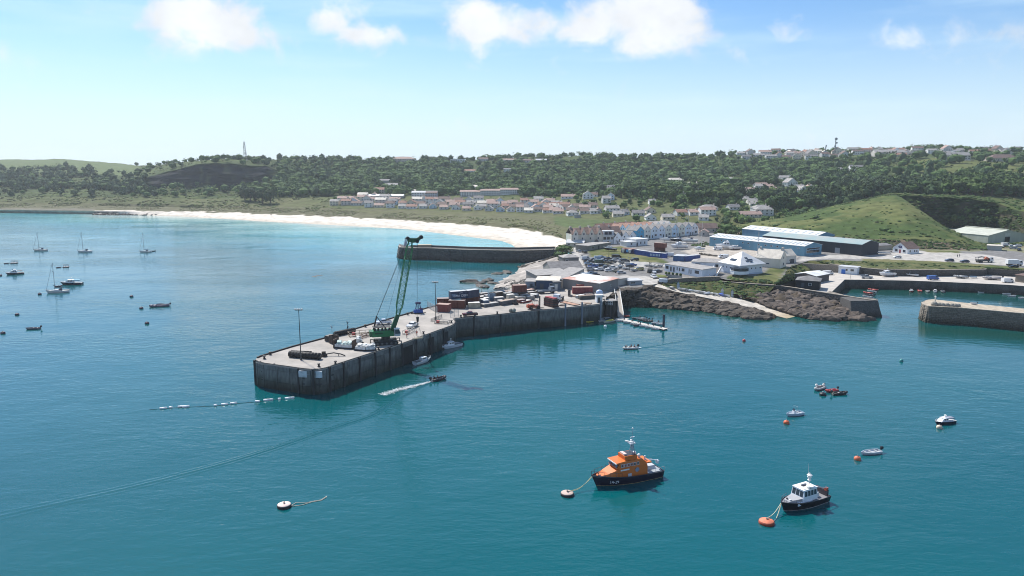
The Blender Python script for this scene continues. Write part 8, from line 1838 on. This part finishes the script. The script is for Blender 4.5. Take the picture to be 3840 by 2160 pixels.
cars = [(90,370,CB,'suv',1.9,'black car driving up the road to the hotel'),(110,560,CW,'van',.4,'white van at the top end of the car park'),(160,600,CB,'hatch',.3,'black hatchback beside the white van'),(270,640,CG,'hatch',.1,'grey hatchback below the black hatchback'),(380,585,CB,'hatch',.15,'black hatchback in the upper row'),
 (500,560,CLB,'van',.2,'blue-grey van in the upper row'),(590,525,CN,'suv',.2,'navy car behind the blue-grey van'),(690,555,CLB,'hatch',.15,'light blue hatchback in the upper row'),(765,570,CB,'suv',.6,'black estate car in the upper row'),(850,560,CW,'hatch',.5,'white hatchback beside the black estate'),(1000,515,CB,'van',.2,'black van by the grass edge'),(990,600,CS,'suv',.3,'silver-blue people carrier in the upper row'),
 (525,665,CGN,'van',.2,'dark green horse box van in the middle'),(630,610,CW,'hatch',.2,'white car behind the dark green van'),(1140,610,CW,'hatch',.3,'white car beside the black people carrier'),(1240,615,CB,'suv',.3,'black people carrier at the end of the upper row'),(1510,595,CB,'suv',3.3,'black car standing alone by the grass bank'),(1460,735,CBL,'hatch',.4,'bright blue car at the row end'),(340,780,CBL,'pickup',.3,'blue pickup among silver cars'),
 (270,860,CS,'suv',.1,'silver car at the road end of the lower row'),(390,850,CS,'hatch',.1,'silver hatchback second in the lower row'),(510,870,CW,'suv',3.4,'white four by four in the lower row'),(640,850,CB,'hatch',.1,'black hatchback in the lower row'),(790,900,CW,'suv',.3,'white four by four with roof bars'),(1140,960,CS,'hatch',.2,'silver hatchback at the lower row end'),(1640,865,CCR,'suv',3.3,'cream yellow four by four alone in the car park'),
 (2040,940,CW,'hatch',-1.4,'white car parked behind another white one'),(2060,1080,CW,'suv',-1.4,'white car by the stone flower bed'),(2180,915,CG,'hatch',.5,'brown-grey car behind the stone flower bed'),(320,985,CN,'suv',.3,'navy estate car near the slate shed'),(390,1015,CB,'hatch',.2,'black hatchback beside the navy estate'),(160,1060,CLB,'van',.2,'light blue van near the raised container')]
cars += [(440,610,CS,'hatch',.2,'silver hatchback between blue-grey and dark vans'),(720,640,CB,'hatch',.2,'black saloon behind the brown clinker boat'),(880,650,CG,'suv',.3,'grey four by four behind the grey inflatable hull'),(1090,570,CB,'hatch',.3,'black hatchback by the white car pair'),(200,700,CLB,'hatch',.2,'pale blue hatchback near the boulder row'),(470,740,CW,'hatch',.3,'white saloon beside the yellow kayak boat'),(720,800,CG,'hatch',.2,'grey saloon beyond the white four by four'),(900,830,CW,'pickup',.3,'white pickup beside the grey-blue speedboat'),(1380,770,CB,'hatch',.3,'black saloon before the bright blue car'),(590,760,CB,'suv',.2,'black four by four behind the lower row')]
for x,y,c,k,rz,lb in cars: car(lb,G(*ZC(x,y)),rz,c,k)
car('silver car on the road above the car park',G(2170,945),1.9,CS,'hatch')
car('white pickup parked on the quay deck',W(*Z1(1665,535),QZ),-1.9,CW,'pickup'); car('white and blue pickup behind the crane',W(*Z1(1385,505),QZ),3.5,(.55,.6,.68),'pickup'); car('dark red pickup by the mesh gate',W(*Z1(2222,428),QZ),3.35,(.10,.015,.018),'pickup')
car('white van parked in the boat yard beside the cruisers',G(2690,938),3.2,CW,'van'); car('long white van behind the white store',G(2712,968),3.2,CW,'van'); car('white panel van beside the blue containers',G(2508,962),3.0,CW,'van')
car('white car outside the gift shop',G(3364,968),3.2,CW,'hatch'); car('navy saloon on the harbour road',G(3560,980),3.1,CN,'hatch'); car('dark blue saloon following another on the harbour road',G(3617,984),3.1,(.01,.02,.06),'hatch'); car('black car beside the white box lorry',G(3800,1004),3.1,CB,'hatch')
car('bright blue van on the inner harbour quay',W(3498,1049,IQ),.1,CBL,'van'); car('silver pickup on the inner harbour quay',W(3250,1044,IQ),-.1,CS,'pickup'); car('white van at the far end of the inner quay',W(3778,1059,IQ),.1,CW,'van'); car('white car between the huts and the basin',W(3105,1030,IQ),.3,CW,'van')
for i,(px,py,c) in enumerate(((3770,922,CW),(3790,926,CW),(3800,934,CS),(3815,926,CW),(3822,940,CB),(3745,928,CW))): car(('white van','white car','silver car','white estate car','black car','white pickup')[i]+' outside the pale green shed',W(px,py,8.3),.2+i,c,('van','hatch','hatch','suv','hatch','pickup')[i])
for i in range(14): p = far_ground(3500+i*11,608-i*.1,6.2); car('car in the line parked below the ridge town',p+Vector((0,-3,.2)),1.5,(CW,CS,CLB,CG,CW)[i % 5],'hatch',group='cars parked in a line below the ridge town')
# forklift
def forklift(label,p,rz,col):
    t = thing('forklift',label,'forklift',p,rz); m = paint(col,.5); dk = paint((.02,.02,.022),.7)
    MB().loft([[(x,y,z) for x,z in ((-2.3,.6),(1.6,.5),(1.6,1.3),(-.2,1.3),(-.4,1.8),(-2.2,1.7))] for y in (-1.1,1.1)]).build('body',m,t); MB().box(-2.9,-2.3,-1.0,1.0,.6,1.6,(.1,.1)).build('counterweight',m,t)
    for x,y in ((-.5,-.9),(-.5,.9),(1.1,-.9),(1.1,.9)): MB().tube((x,y,1.3),(x,y,2.9),.07,n=4).build('cage_post',dk,t)
    MB().box(-.6,1.2,-1,1,2.9,3.0).build('cage_roof',dk,t)
    for y in (-.45,.45): MB().box(1.75,1.95,y-.1,y+.1,.1,4.6).build('mast_rail',dk,t); MB().box(1.95,3.4,y-.08,y+.08,.3,.4).build('fork',dk,t)
    for z in (1.2,2.6,4.3): MB().box(1.78,1.92,-.5,.5,z,z+.15).build('mast_bar',dk,t)
    for x in (-1.6,1.1):
        for y in (-1.05,1.05): MB().tube((x,y-.2,.6),(x,y+.2,.6),.6,n=14).build('wheel',dk,t)
forklift('large orange-red forklift by the quay edge',W(*Z3(290,760),QZ),.25,(.36,.07,.03)); forklift('dark forklift in the car park',G(*ZC(1950,920)),1.4,(.05,.05,.05))
def lorry(label,p,rz,cabc,body,L=8,flat=False,load=None):
    t = thing('lorry',label,'lorry',p,rz); MB().loft([[(x,y,z) for x,z in ((L/2-1.9,.6),(L/2,.6),(L/2,1.7),(L/2-.35,2.7),(L/2-1.9,2.75))] for y in (-1.15,1.15)]).build('cab',paint(cabc,.35),t)
    MB().add([(L/2+.01,-1.0,1.65),(L/2+.01,1.0,1.65),(L/2-.3,1.0,2.55),(L/2-.3,-1.0,2.55)],[(0,1,2,3)]).build('windscreen',glassm(),t)
    for s in (-1,1): MB().add([(L/2-.3,s*1.16,1.7),(L/2-1.3,s*1.16,1.7),(L/2-1.3,s*1.16,2.5),(L/2-.5,s*1.16,2.5)],[(0,1,2,3)]).build('side_window',glassm(),t)
    MB().box(-L/2,L/2-1.9,-.5,.5,.6,.9).build('chassis',paint((.03,.03,.03)),t)
    if flat: MB().box(-L/2,L/2-2.0,-1.15,1.15,.95,1.1).build('load_bed',paint(body,.7),t); MB().box(L/2-2.1,L/2-2.0,-1.15,1.15,1.1,2.2).build('headboard',paint(body),t); [MB().box(-L/2,L/2-2.1,s*1.12-.03,s*1.12+.03,1.1,1.45).build('side_board',paint(body),t) for s in (-1,1)]
    else: MB().box(-L/2,L/2-2.0,-1.2,1.2,.95,3.1).build('box_body',paint(body,.4),t)
    for x in (-L*.38,-L*.24,L/2-1.0):
        for y in (-1.0,1.0): MB().tube((x,y-.15,.5),(x,y+.15,.5),.5,n=12).build('wheel',paint((.015,.015,.016)),t)
    if load == 'arms':
        for s in (-1,1): MB().path([(-L*.45,s*.8,1.2),(-L*.5,s*.8,2.6),(-L*.1,s*.7,3.0),(L*.1,s*.6,1.5)],.14,5).build('skip_arm',paint((.02,.04,.07)),t)
        MB().obox((L*.12,0,2.0),1.6,1.2,1.4,ry=.5).build('hook_arm',paint((.5,.13,.06)),t)
    return t
lorry('grey flatbed lorry beside the blue tin shed',W(*Z3(570,385),QZ),.35,(.16,.19,.23),(.2,.23,.27),7,True); lorry('white lorry cab facing the crate stack',W(*Z3(870,560),QZ),4.3,(.62,.64,.68),(.1,.1,.12),6,True); lorry('skip lorry with dark lifting arms on the harbour road',G(3690,984),.1,(.62,.64,.66),(.05,.06,.07),8.5,True,'arms'); lorry('white box lorry parked on the harbour road',G(3802,996),-.1,(.66,.67,.68),(.72,.72,.72),7)
# containers and cabins beside the yard
def ZY(x,y): return 2440+x/6.44,860+y/6.44
container('brown container, upper of the pair in the boat yard',ZY(80,430),ZY(340,450),10.2,(.17,.045,.03),2.5,2.6,ROOF['pink']); container('brown container, lower of the pair in the boat yard',ZY(85,535),ZY(340,545),7.6,(.13,.04,.03),2.5,2.6)
container('plain bright blue container between cafe and cabin',ZC(1505,405),ZC(1850,455),7.5,(.02,.06,.26),2.5,2.6,ROOF['pale'])
t = container('bright blue cabin with white painted panels',ZC(1855,465),ZC(2375,515),7.5,(.02,.07,.32),2.6,2.5,ROOF['pale'],name='portable_cabin')
for i in range(7): MB().box(-.3,.3,-.05,.0,.6,1.8).build('painted_panel',paint((.42,.52,.7)),t).location = (-3.4+i*.95,0,0)
t = container('red and blue painted cafe container with white cut-out cups',ZC(1130,355),ZC(1500,390),7.5,(.05,.045,.12),2.6,2.6,ROOF['terra'],name='cafe_container')
for x in (-2.6,2.0): MB().lathe([(.45,.2),(.7,1.0),(.95,2.2),(1.0,2.3)],12,(x,-.7,0)).build('giant_cup',paint((.66,.66,.64)),t)
o = MB().lathe([(.85,0),(.85,.06)],18).build('round_sign',paint((.12,.4,.75)),t); o.location = (-.2,-.06,1.3); o.rotation_euler = (math.pi/2,0,0)
MB().box(-3.2,3.2,-.12,-.02,2.1,2.5).build('red_fascia',paint((.4,.07,.04)),t)
container('long blue store container, back of the pair',ZY(540,760),ZY(800,775),7.6,(.03,.09,.22),8,2.7,ROOF['pale'],name='blue_store'); container('blue store container, front of the pair',ZY(830,770),ZY(1200,735),7.6,(.02,.06,.22),3.0,2.6,ROOF['pale'],name='blue_store')
# ------------------------------------------------------------------ boats ashore
def stand(p1,p2,z): return [*(W(*p1,z),W(*p2,z))]
def ashore(label,bow,stern,z,hullc,cab,fly=False,canopy=None,L=None,lift=.9,short=False,radar=False):
    t = cabin_boat(label,bow,stern,hullc,cab,L,z,fly=fly,canopy=canopy,short=short,radar=radar); t.location.z = z+lift
    l = L or (W(*bow,z)-W(*stern,z)).length
    for x in (-.3,.15): 
        for s in (-1,1): MB().tube((l*x,s*l*.16,-lift),(l*x,s*l*.13,.35),.08,n=5).build('boat_stand',paint((.25,.06,.04)),t)
    return t
ashore('largest white flybridge cruiser ashore by the blue shed',ZY(1620,470),ZY(2040,480),8.1,(.74,.74,.74),(.76,.76,.77),True,L=13,radar=True); ashore('white cabin cruiser ashore behind the large flybridge one',ZY(1580,400),ZY(1760,410),8.2,(.72,.73,.74),(.75,.75,.76),True,L=9); ashore('white day boat ashore at the stern of the large cruiser',ZY(1890,500),ZY(2150,495),8.0,(.72,.73,.74),(.7,.71,.73),L=8)
ashore('white cruiser with blue stripe ashore beside the brown containers',ZY(520,470),ZY(840,460),8.0,(.70,.72,.76),(.74,.75,.77),True,canopy=(.6,.6,.6),L=11); ashore('white motor boat with dark hull ashore by the shed wall',ZY(2400,500),ZY(2570,480),8.1,(.05,.06,.09),(.74,.74,.75),True,L=9,radar=True); ashore('small white cabin boat ashore on the open yard',ZY(1040,520),ZY(1290,510),8.0,(.70,.72,.74),(.7,.72,.74),L=7)
ashore('dark hulled fishing boat with white deck on the green',ZC(650,300),ZC(955,320),7.4,(.02,.018,.02),(.62,.64,.66),L=8.5,short=True)
ashore('white fishing boat on the inner harbour quay',(3290,1038),(3360,1036),IQ,(.68,.69,.71),(.75,.76,.77),L=8.5,radar=True)
def yard_yacht(label,bow,stern,top,z,hullc):
    n0 = len(bpy.data.objects); yacht(label,bow,stern,top,hullc,L=10.5); t = [o for o in bpy.data.objects if o.get('label') == label][0]
    a,b = W(*stern,z),W(*bow,z); c = (a+b)/2; t.location = (c.x,c.y,z+1.2); t.rotation_euler = (0,0,heading(a,b)); t.scale = (1,1,1)
    for x in (-2.5,1.5):
        for s in (-1,1): MB().tube((x,s*1.8,-1.2),(x,s*1.2,.4),.08,n=5).build('boat_stand',paint((.2,.2,.22)),t)
yard_yacht('white yacht ashore below the terrace, short dark stripe',ZY(230,300),ZY(560,310),(2510,862),7.9,(.72,.72,.72)); yard_yacht('black hulled yacht ashore below the terrace',ZY(480,320),ZY(830,315),(2534,830),7.9,(.02,.025,.04)); yard_yacht('pale yacht ashore at the end below the terrace',ZY(800,330),ZY(1060,335),(2572,805),7.9,(.66,.67,.68))
p = G(2630,925); t = thing('flag_mast','tall pale mast standing in the boat yard','mast',p); MB().tube((0,0,0),(0,0,15),.14,.08,6).build('pole',paint((.6,.6,.58)),t); MB().box(-.8,.8,-.05,.05,9.5,9.6).build('yard',paint((.6,.6,.58)),t)
p = G(2844,1000); t = thing('signal_mast','slim lattice signal mast beside the pyramid roof','mast',p+Vector((0,2,0))); [MB().tube((x,y,0),(x*.3,y*.3,17),.06,n=4).build('leg',paint((.4,.4,.4)),t) for x,y in ((-.5,-.4),(.5,-.4),(0,.5))]; MB().box(-1.6,1.6,-.05,.05,13,13.12).build('yard',paint((.5,.5,.5)),t)
# open boats on trailers in the car park
for x0,y0,x1,y1,c,d,lb,kw in [(500,765,800,705,(.42,.38,.2),(.3,.28,.18),'yellow-green kayak boat on a trailer in the car park',{}),(985,840,1215,740,(.45,.52,.56),(.3,.33,.36),'grey-blue speedboat on a trailer in the car park',{'console': True}),(1150,850,1360,830,(.7,.7,.68),(.6,.6,.58),'white sailing dinghy lying in the car park',{'motor': False}),(860,930,1050,930,(.2,.22,.16),(.14,.14,.12),'olive work boat lying in the car park',{}),(1400,905,1560,890,(.6,.6,.6),(.1,.1,.1),'white and black tender beside the white sailing dinghy',{}),(1780,770,1940,755,(.68,.68,.66),(.4,.4,.4),'white rowing boat by the white harbour office, first of four',{}),(1930,780,2060,770,(.66,.66,.64),(.3,.3,.3),'pale rowing boat by the white harbour office, second of four',{}),(2030,800,2150,790,(.64,.64,.62),(.3,.3,.3),'cream rowing boat by the white harbour office, third of four',{}),(2170,780,2300,765,(.7,.7,.7),(.3,.3,.3),'white rowing boat closest to the office window',{}),(1030,680,1280,640,(.2,.22,.24),(.1,.1,.1),'grey inflatable hull on a trailer in the upper car park',{}),(1230,715,1350,690,(.68,.68,.66),(.4,.4,.4),'white dinghy behind the bright blue car',{}),(640,690,860,660,(.3,.25,.2),(.08,.08,.08),'brown clinker boat on a trailer in the upper car park',{})]:
    a,b = G(*ZC(x0,y0)),G(*ZC(x1,y1)); t = dinghy(lb,ZC(x0,y0),ZC(x1,y1),c,d,kw.get('motor',True),z=0,L=min(6.5,max(3.2,(b-a).length)),console=kw.get('console',False),name='trailer_boat',cat='boat'); c_ = (a+b)/2; t.location = (c_.x,c_.y,c_.z+.55); t.rotation_euler = (0,0,heading(b,a))
    for y in (-.6,.6): MB().tube((-.3,y-.08,-.3),(-.3,y+.08,-.3),.27,n=10).build('trailer_wheel',paint((.015,.015,.016)),t)
    MB().box(-1.6,1.8,-.5,.5,-.25,-.15).build('trailer_frame',paint((.25,.26,.27)),t)
# dinghies along the slipway
def ZS(x,y): return 2500+x/3.22,820+y/3.22
sd_ = [(130,785,'u',(.12,.25,.4),'blue and white striped boat standing on end'),(60,822,'d',(.1,.1,.11),'dark dinghy at the top of the slipway'),(140,832,'d',(.5,.52,.54),'grey dinghy second from the top of the slipway'),(175,842,'d',(.6,.6,.58),'pale dinghy third from the top of the slipway'),(225,850,'d',(.2,.2,.2),'charcoal dinghy on the slipway edge'),(265,858,'d',(.68,.68,.66),'small white dinghy after the charcoal one'),(340,878,'d',(.7,.7,.7),'wide white dinghy half way down the row'),(390,888,'d',(.6,.6,.58),'cream tender beside the wide white dinghy'),(430,893,'d',(.7,.7,.7),'white dinghy with raised bow on the slipway'),(480,908,'d',(.72,.72,.72),'broad white dinghy in the lower row'),(530,918,'d',(.66,.66,.64),'white tender in the lower row'),(580,922,'d',(.7,.7,.7),'white dinghy beside the blue sheet'),(650,905,'c',(.04,.1,.4),'dinghy under a bright blue sheet'),(662,885,'u',(.68,.66,.58),'cream dinghy standing on end'),(715,925,'d',(.6,.62,.66),'long pale dinghy at the lower row end'),(780,905,'u',(.2,.28,.36),'grey-blue dinghy standing on end at the row end')]
for i,(x,y,kd,c,lb) in enumerate(sd_):
    px,py = ZS(x,y+12); i1 = max(0,min(len(sl_r)-2,sum(pix(q)[0] < px for q in sl_r)-1)); q0,q1 = pix(sl_r[i1])[0],pix(sl_r[i1+1])[0]; e = sl_r[i1].lerp(sl_r[i1+1],max(0,min(1,(px-q0)/(q1-q0)))); z = e.z
    t = dinghy(lb,(px,py),(px+8,py),c,lerp3(c,(.7,.7,.68),.6),False,L=3.0 if kd != 'd' or i % 3 else 3.6,z=z,cover=(.04,.1,.4) if kd == 'c' else None); t.location = e+Vector((.3,-.9,0))
    t.rotation_euler = (0,0,-1.2+.25*math.sin(i*2.3))
    t.location.z = z+.15
    if kd == 'u': t.rotation_euler = (0,R(-72),R(75)); t.location = e+Vector((.4,.3,1.5))
    elif i % 4 == 1: t.rotation_euler = (math.pi,0,-1.2+.2*i); t.location.z = z+.62
a,b = W(*ZS(730,960),3.0),W(*ZS(900,952),3.0)
o = MB().loft([[(a.x,a.y,2.4),(b.x,b.y,2.4),(b.x,b.y,3.3),(a.x,a.y,2.9)],[(a.x+1.5,a.y-3.6,1.6),(b.x-1,b.y-4,1.6),(b.x-1,b.y-4,2.75),(a.x+1.5,a.y-3.6,2.7)]]).build('launch_ramp',paint((.48,.45,.40),.85)); tag(o,'pale concrete launching ramp beside the slipway','ramp')
c,rz,l = frontline((2470,1062),(2500,1064),6.9); t = thing('boat_trailer','pale box trailer at the slipway head','trailer',c,rz); MB().box(-l/2,l/2,0,1.8,.5,1.9).build('box',paint((.5,.56,.62)),t); [MB().tube((0,y-.1,.35),(0,y+.1,.35),.35,n=10).build('wheel',paint((.015,.015,.016)),t) for y in (0.0,1.8)]
# inner harbour
def ZH(x,y): return 3040+x/2.684,720+y/2.684
for A_,B_,kd,c,lb in [((630,960),(735,975),'d',(.05,.14,.42),'bright blue boat tied in the basin corner'),((540,995),(690,1015),'d',(.68,.68,.68),'long white boat beside the red sided one'),((560,985),(700,995),'r',(.42,.06,.05),'red sided inflatable in the basin raft'),((510,1015),(650,1030),'r',(.35,.05,.04),'dark red inflatable in the basin raft'),((500,1050),(640,1068),'d',(.66,.67,.68),'white boat at the near end of the basin raft'),((530,1035),(650,1048),'d',(.12,.1,.1),'dark boat inside the basin raft'),
                          ((1008,1014),(1014,992),'c',(.6,.6,.6),'white cuddy boat under the basin wall, red waterline'),((1110,1014),(1092,992),'r',(.4,.06,.05),'red and black inflatable under the basin wall'),((1180,1018),(1172,994),'d',(.5,.5,.48),'grey open boat under the basin wall'),((1250,1022),(1252,994),'c',(.7,.7,.7),'white cabin boat under the basin wall'),((1340,1022),(1322,996),'r',(.1,.11,.12),'black inflatable under the basin wall'),((1685,1018),(1735,1012),'d',(.68,.69,.68),'white rowing boat alone in the basin'),((1910,1035),(2020,1030),'d',(.66,.67,.66),'white skiff at the basin slip, longer one'),((1960,1055),(2075,1048),'d',(.6,.62,.64),'grey-white skiff at the basin slip'),((2090,1075),(2147,1068),'d',(.68,.68,.68),'white tender with outboard at the basin slip')]:
    if kd == 'd': dinghy(lb,ZH(*A_),ZH(*B_),c,lerp3(c,(.3,.3,.3),.5),True,L=4.2)
    elif kd == 'r': rib(lb,ZH(*A_),ZH(*B_),c,L=4.2)
    else: cabin_boat(lb,ZH(*A_),ZH(*B_),(.3,.05,.05) if 'red' in lb else (.6,.6,.62),c,4.8)
for A_,B_,kd,c,lb in [((890,835),(1095,855),'d',(.68,.69,.70),'white open launch on the inner quay'),((1440,865),(1580,872),'r',(.3,.31,.32),'grey inflatable on a quay trailer'),((1725,880),(1930,885),'r',(.32,.3,.3),'long grey inflatable on a quay trailer'),((1590,870),(1665,870),'d',(.3,.42,.55),'blue covered boat on the inner quay'),((645,622),(800,628),'d',(.66,.66,.66),'white hull lying by the low slate store'),((125,600),(205,605),'d',(.7,.7,.7),'white hull on the ground by the charcoal warehouse'),((1600,1130),(1670,1135),'d',(.74,.74,.74),'upturned white dinghy on the granite pier')]:
    px0,py0 = ZH(*A_); px1,py1 = ZH(*B_); z = IQ if py0 > 1010 and py0 < 1100 else (6.12 if py0 > 1100 else 8.1)
    f = rib if kd == 'r' else dinghy
    t = f(lb,(px0,py0),(px1,py1),c,z=z,L=min(8,(W(px0,py0,z)-W(px1,py1,z)).length)) if kd == 'r' else dinghy(lb,(px0,py0),(px1,py1),c,lerp3(c,(.2,.2,.2),.4),True,z=z,L=min(8,(W(px0,py0,z)-W(px1,py1,z)).length),console='launch' in lb)
    t.location.z = z+(.6 if 'pier' not in lb else .2)
    if 'trailer' in lb or 'launch' in lb: MB().box(-1.8,1.8,-.5,.5,-.45,-.3).build('trailer_frame',paint((.15,.15,.16)),t); [MB().tube((-.3,y-.08,-.3),(-.3,y+.08,-.3),.3,n=10).build('trailer_wheel',paint((.015,.015,.016)),t) for y in (-.8,.8)]
# mooring posts of the basin wall and the mast in its corner
p = W(3184,1080,0); t = thing('corner_post','slim tilted pole in the basin corner','post',p); MB().tube((0,0,-1),(.4,0,9),.1,.05,5).build('pole',paint((.3,.26,.22)),t); MB().tube((-4,0,.2),(0,0,4),.04,n=4).build('stay',paint((.2,.2,.2)),t)
# car park stones and bits
sm = MB().lathe([(.45,0),(.5,.3),(.35,.6),(.05,.7)],7).mesh('kerb_stone',paint((.12,.11,.10),.9,var=.3))
for i in range(16):
    t_ = i/15; px = 2182+25*t_; py = 962+56*t_; tag(inst('kerb_stone',sm,None,G(px,py),i,1+.3*(i % 3 == 0)),'dark boulder in the row lining the car park road','stone','boulders lining the car park road')
# stone flower bed and planted mound below the office
c = G(2475,1042); t = thing('flower_bed','raised stone edged bed with grass by the parked white cars','flower bed',c); MB().lathe([(3.6,-.3),(3.6,.7),(3.2,.72)],14).build('stone_edge',STONE,t); MB().lathe([(3.2,.7),(2.5,1.1),(.1,1.5)],14).build('grass',GROUND if False else M('bed_grass',(.15,.17,.05),.95,.2,.6),t)
a,b = G(2496,1040),G(2555,1047); c = (a+b)/2; t = thing('terrace_wall','grey terrace wall with planters before the white office','wall',(c.x,c.y,c.z-.2),heading(a,b)); l = (b-a).length; MB().box(-l/2,l/2,0,.5,0,1.7).build('wall',wallm((.3,.3,.29)),t); [MB().lathe([(.5,1.7),(.7,2.1),(.5,2.6),(.1,2.8)],7,(x,.3,0)).build('shrub',LEAF,t) for x in (-4,-2.5,-.5,1.5,3.4)]
st_ = [W(2200,1000,7)]
pile = rock_field('scrap_heap',[[W(*Z3(1480,400),QZ),W(*Z3(1720,380),QZ)],[W(*Z3(1450,480),QZ),W(*Z3(1740,500),QZ)]],120,.3,1.0,'rusty brown scrap heap in front of the red containers'); pile.data.materials[0] = M('rust_scrap',(.12,.06,.04),.8,.5,1.2,col2=(.22,.2,.2))
stn = rock_field('stone_pile',[[W(*ZY(1190,590),8),W(*ZY(1580,640),8)],[W(*ZY(1200,610),8),W(*ZY(1580,660),8)]],110,.4,1.0,'row of brown stones along the boat yard edge')
p = W(*Z3(1850,455),QZ); t = thing('fuel_tank','pale blue round tank beside the white kiosk','tank',p); MB().lathe([(1.3,0),(1.35,1.2),(1.3,2.0),(.6,2.5),(.05,2.6)],14).build('shell',paint((.42,.52,.68)),t,True); MB().box(-1.5,1.5,-1.5,1.5,-.02,.25).build('plinth',paint((.1,.1,.12)),t)
building('kiosk','narrow white kiosk at the quay end','kiosk',Z3(1785,615),Z3(1925,612),QZ,2.2,2.7,.2,'flat',(.6,.64,.68),'white',(),[(-.1,.9,2)])
o = thing('fender_lump','pair of grey rounded fenders on the quay edge','fender',W(*Z2(1940,715),QZ)); MB().ball((-.5,.2,.6),.75).build('fender_body',paint((.2,.2,.17),.8),o); MB().ball((.5,0,.7),.8).build('fender_body',paint((.3,.3,.26),.8),o)
rd = thing('ice_cream_parasol','white parasol outside the beach bar','parasol',W(2127,922,7.2)); MB().tube((0,0,0),(0,0,2.4),.04).build('pole',paint(WHITE),rd); MB().lathe([(1.6,2.1),(.05,2.8)],8).build('canopy',paint(WHITE),rd)
sf = thing('sentry_hut','small grey shelter on the green behind the beach','shelter',far_ground(2168,817,3.2)); MB().box(-3,3,0,3,0,2.6).build('wall',wallm((.4,.4,.4)),sf); MB().box(-3.3,3.3,-.3,3.3,2.6,2.8).build('roof',ROOF['slate'],sf)

# ------------------------------------------------------------------ sea haze
hz = MB().box(-3700, 3700, -3700, 3700, -6, 128).mesh('haze')
hm = bpy.data.materials.new('haze'); hm.use_nodes = True; N = hm.node_tree.nodes; N.clear()
pv = N.new('ShaderNodeVolumePrincipled'); pv.inputs['Color'].default_value = (.86, .94, 1, 1); pv.inputs['Density'].default_value = .0001; pv.inputs['Anisotropy'].default_value = .25
mo = N.new('ShaderNodeOutputMaterial'); hm.node_tree.links.new(pv.outputs[0], mo.inputs['Volume']); hz.materials.append(hm)
tag(struct(inst('haze', hz), 'stuff'), 'thin pale sea haze over bay and hills', 'haze')
scene.cycles.volume_bounces = 0
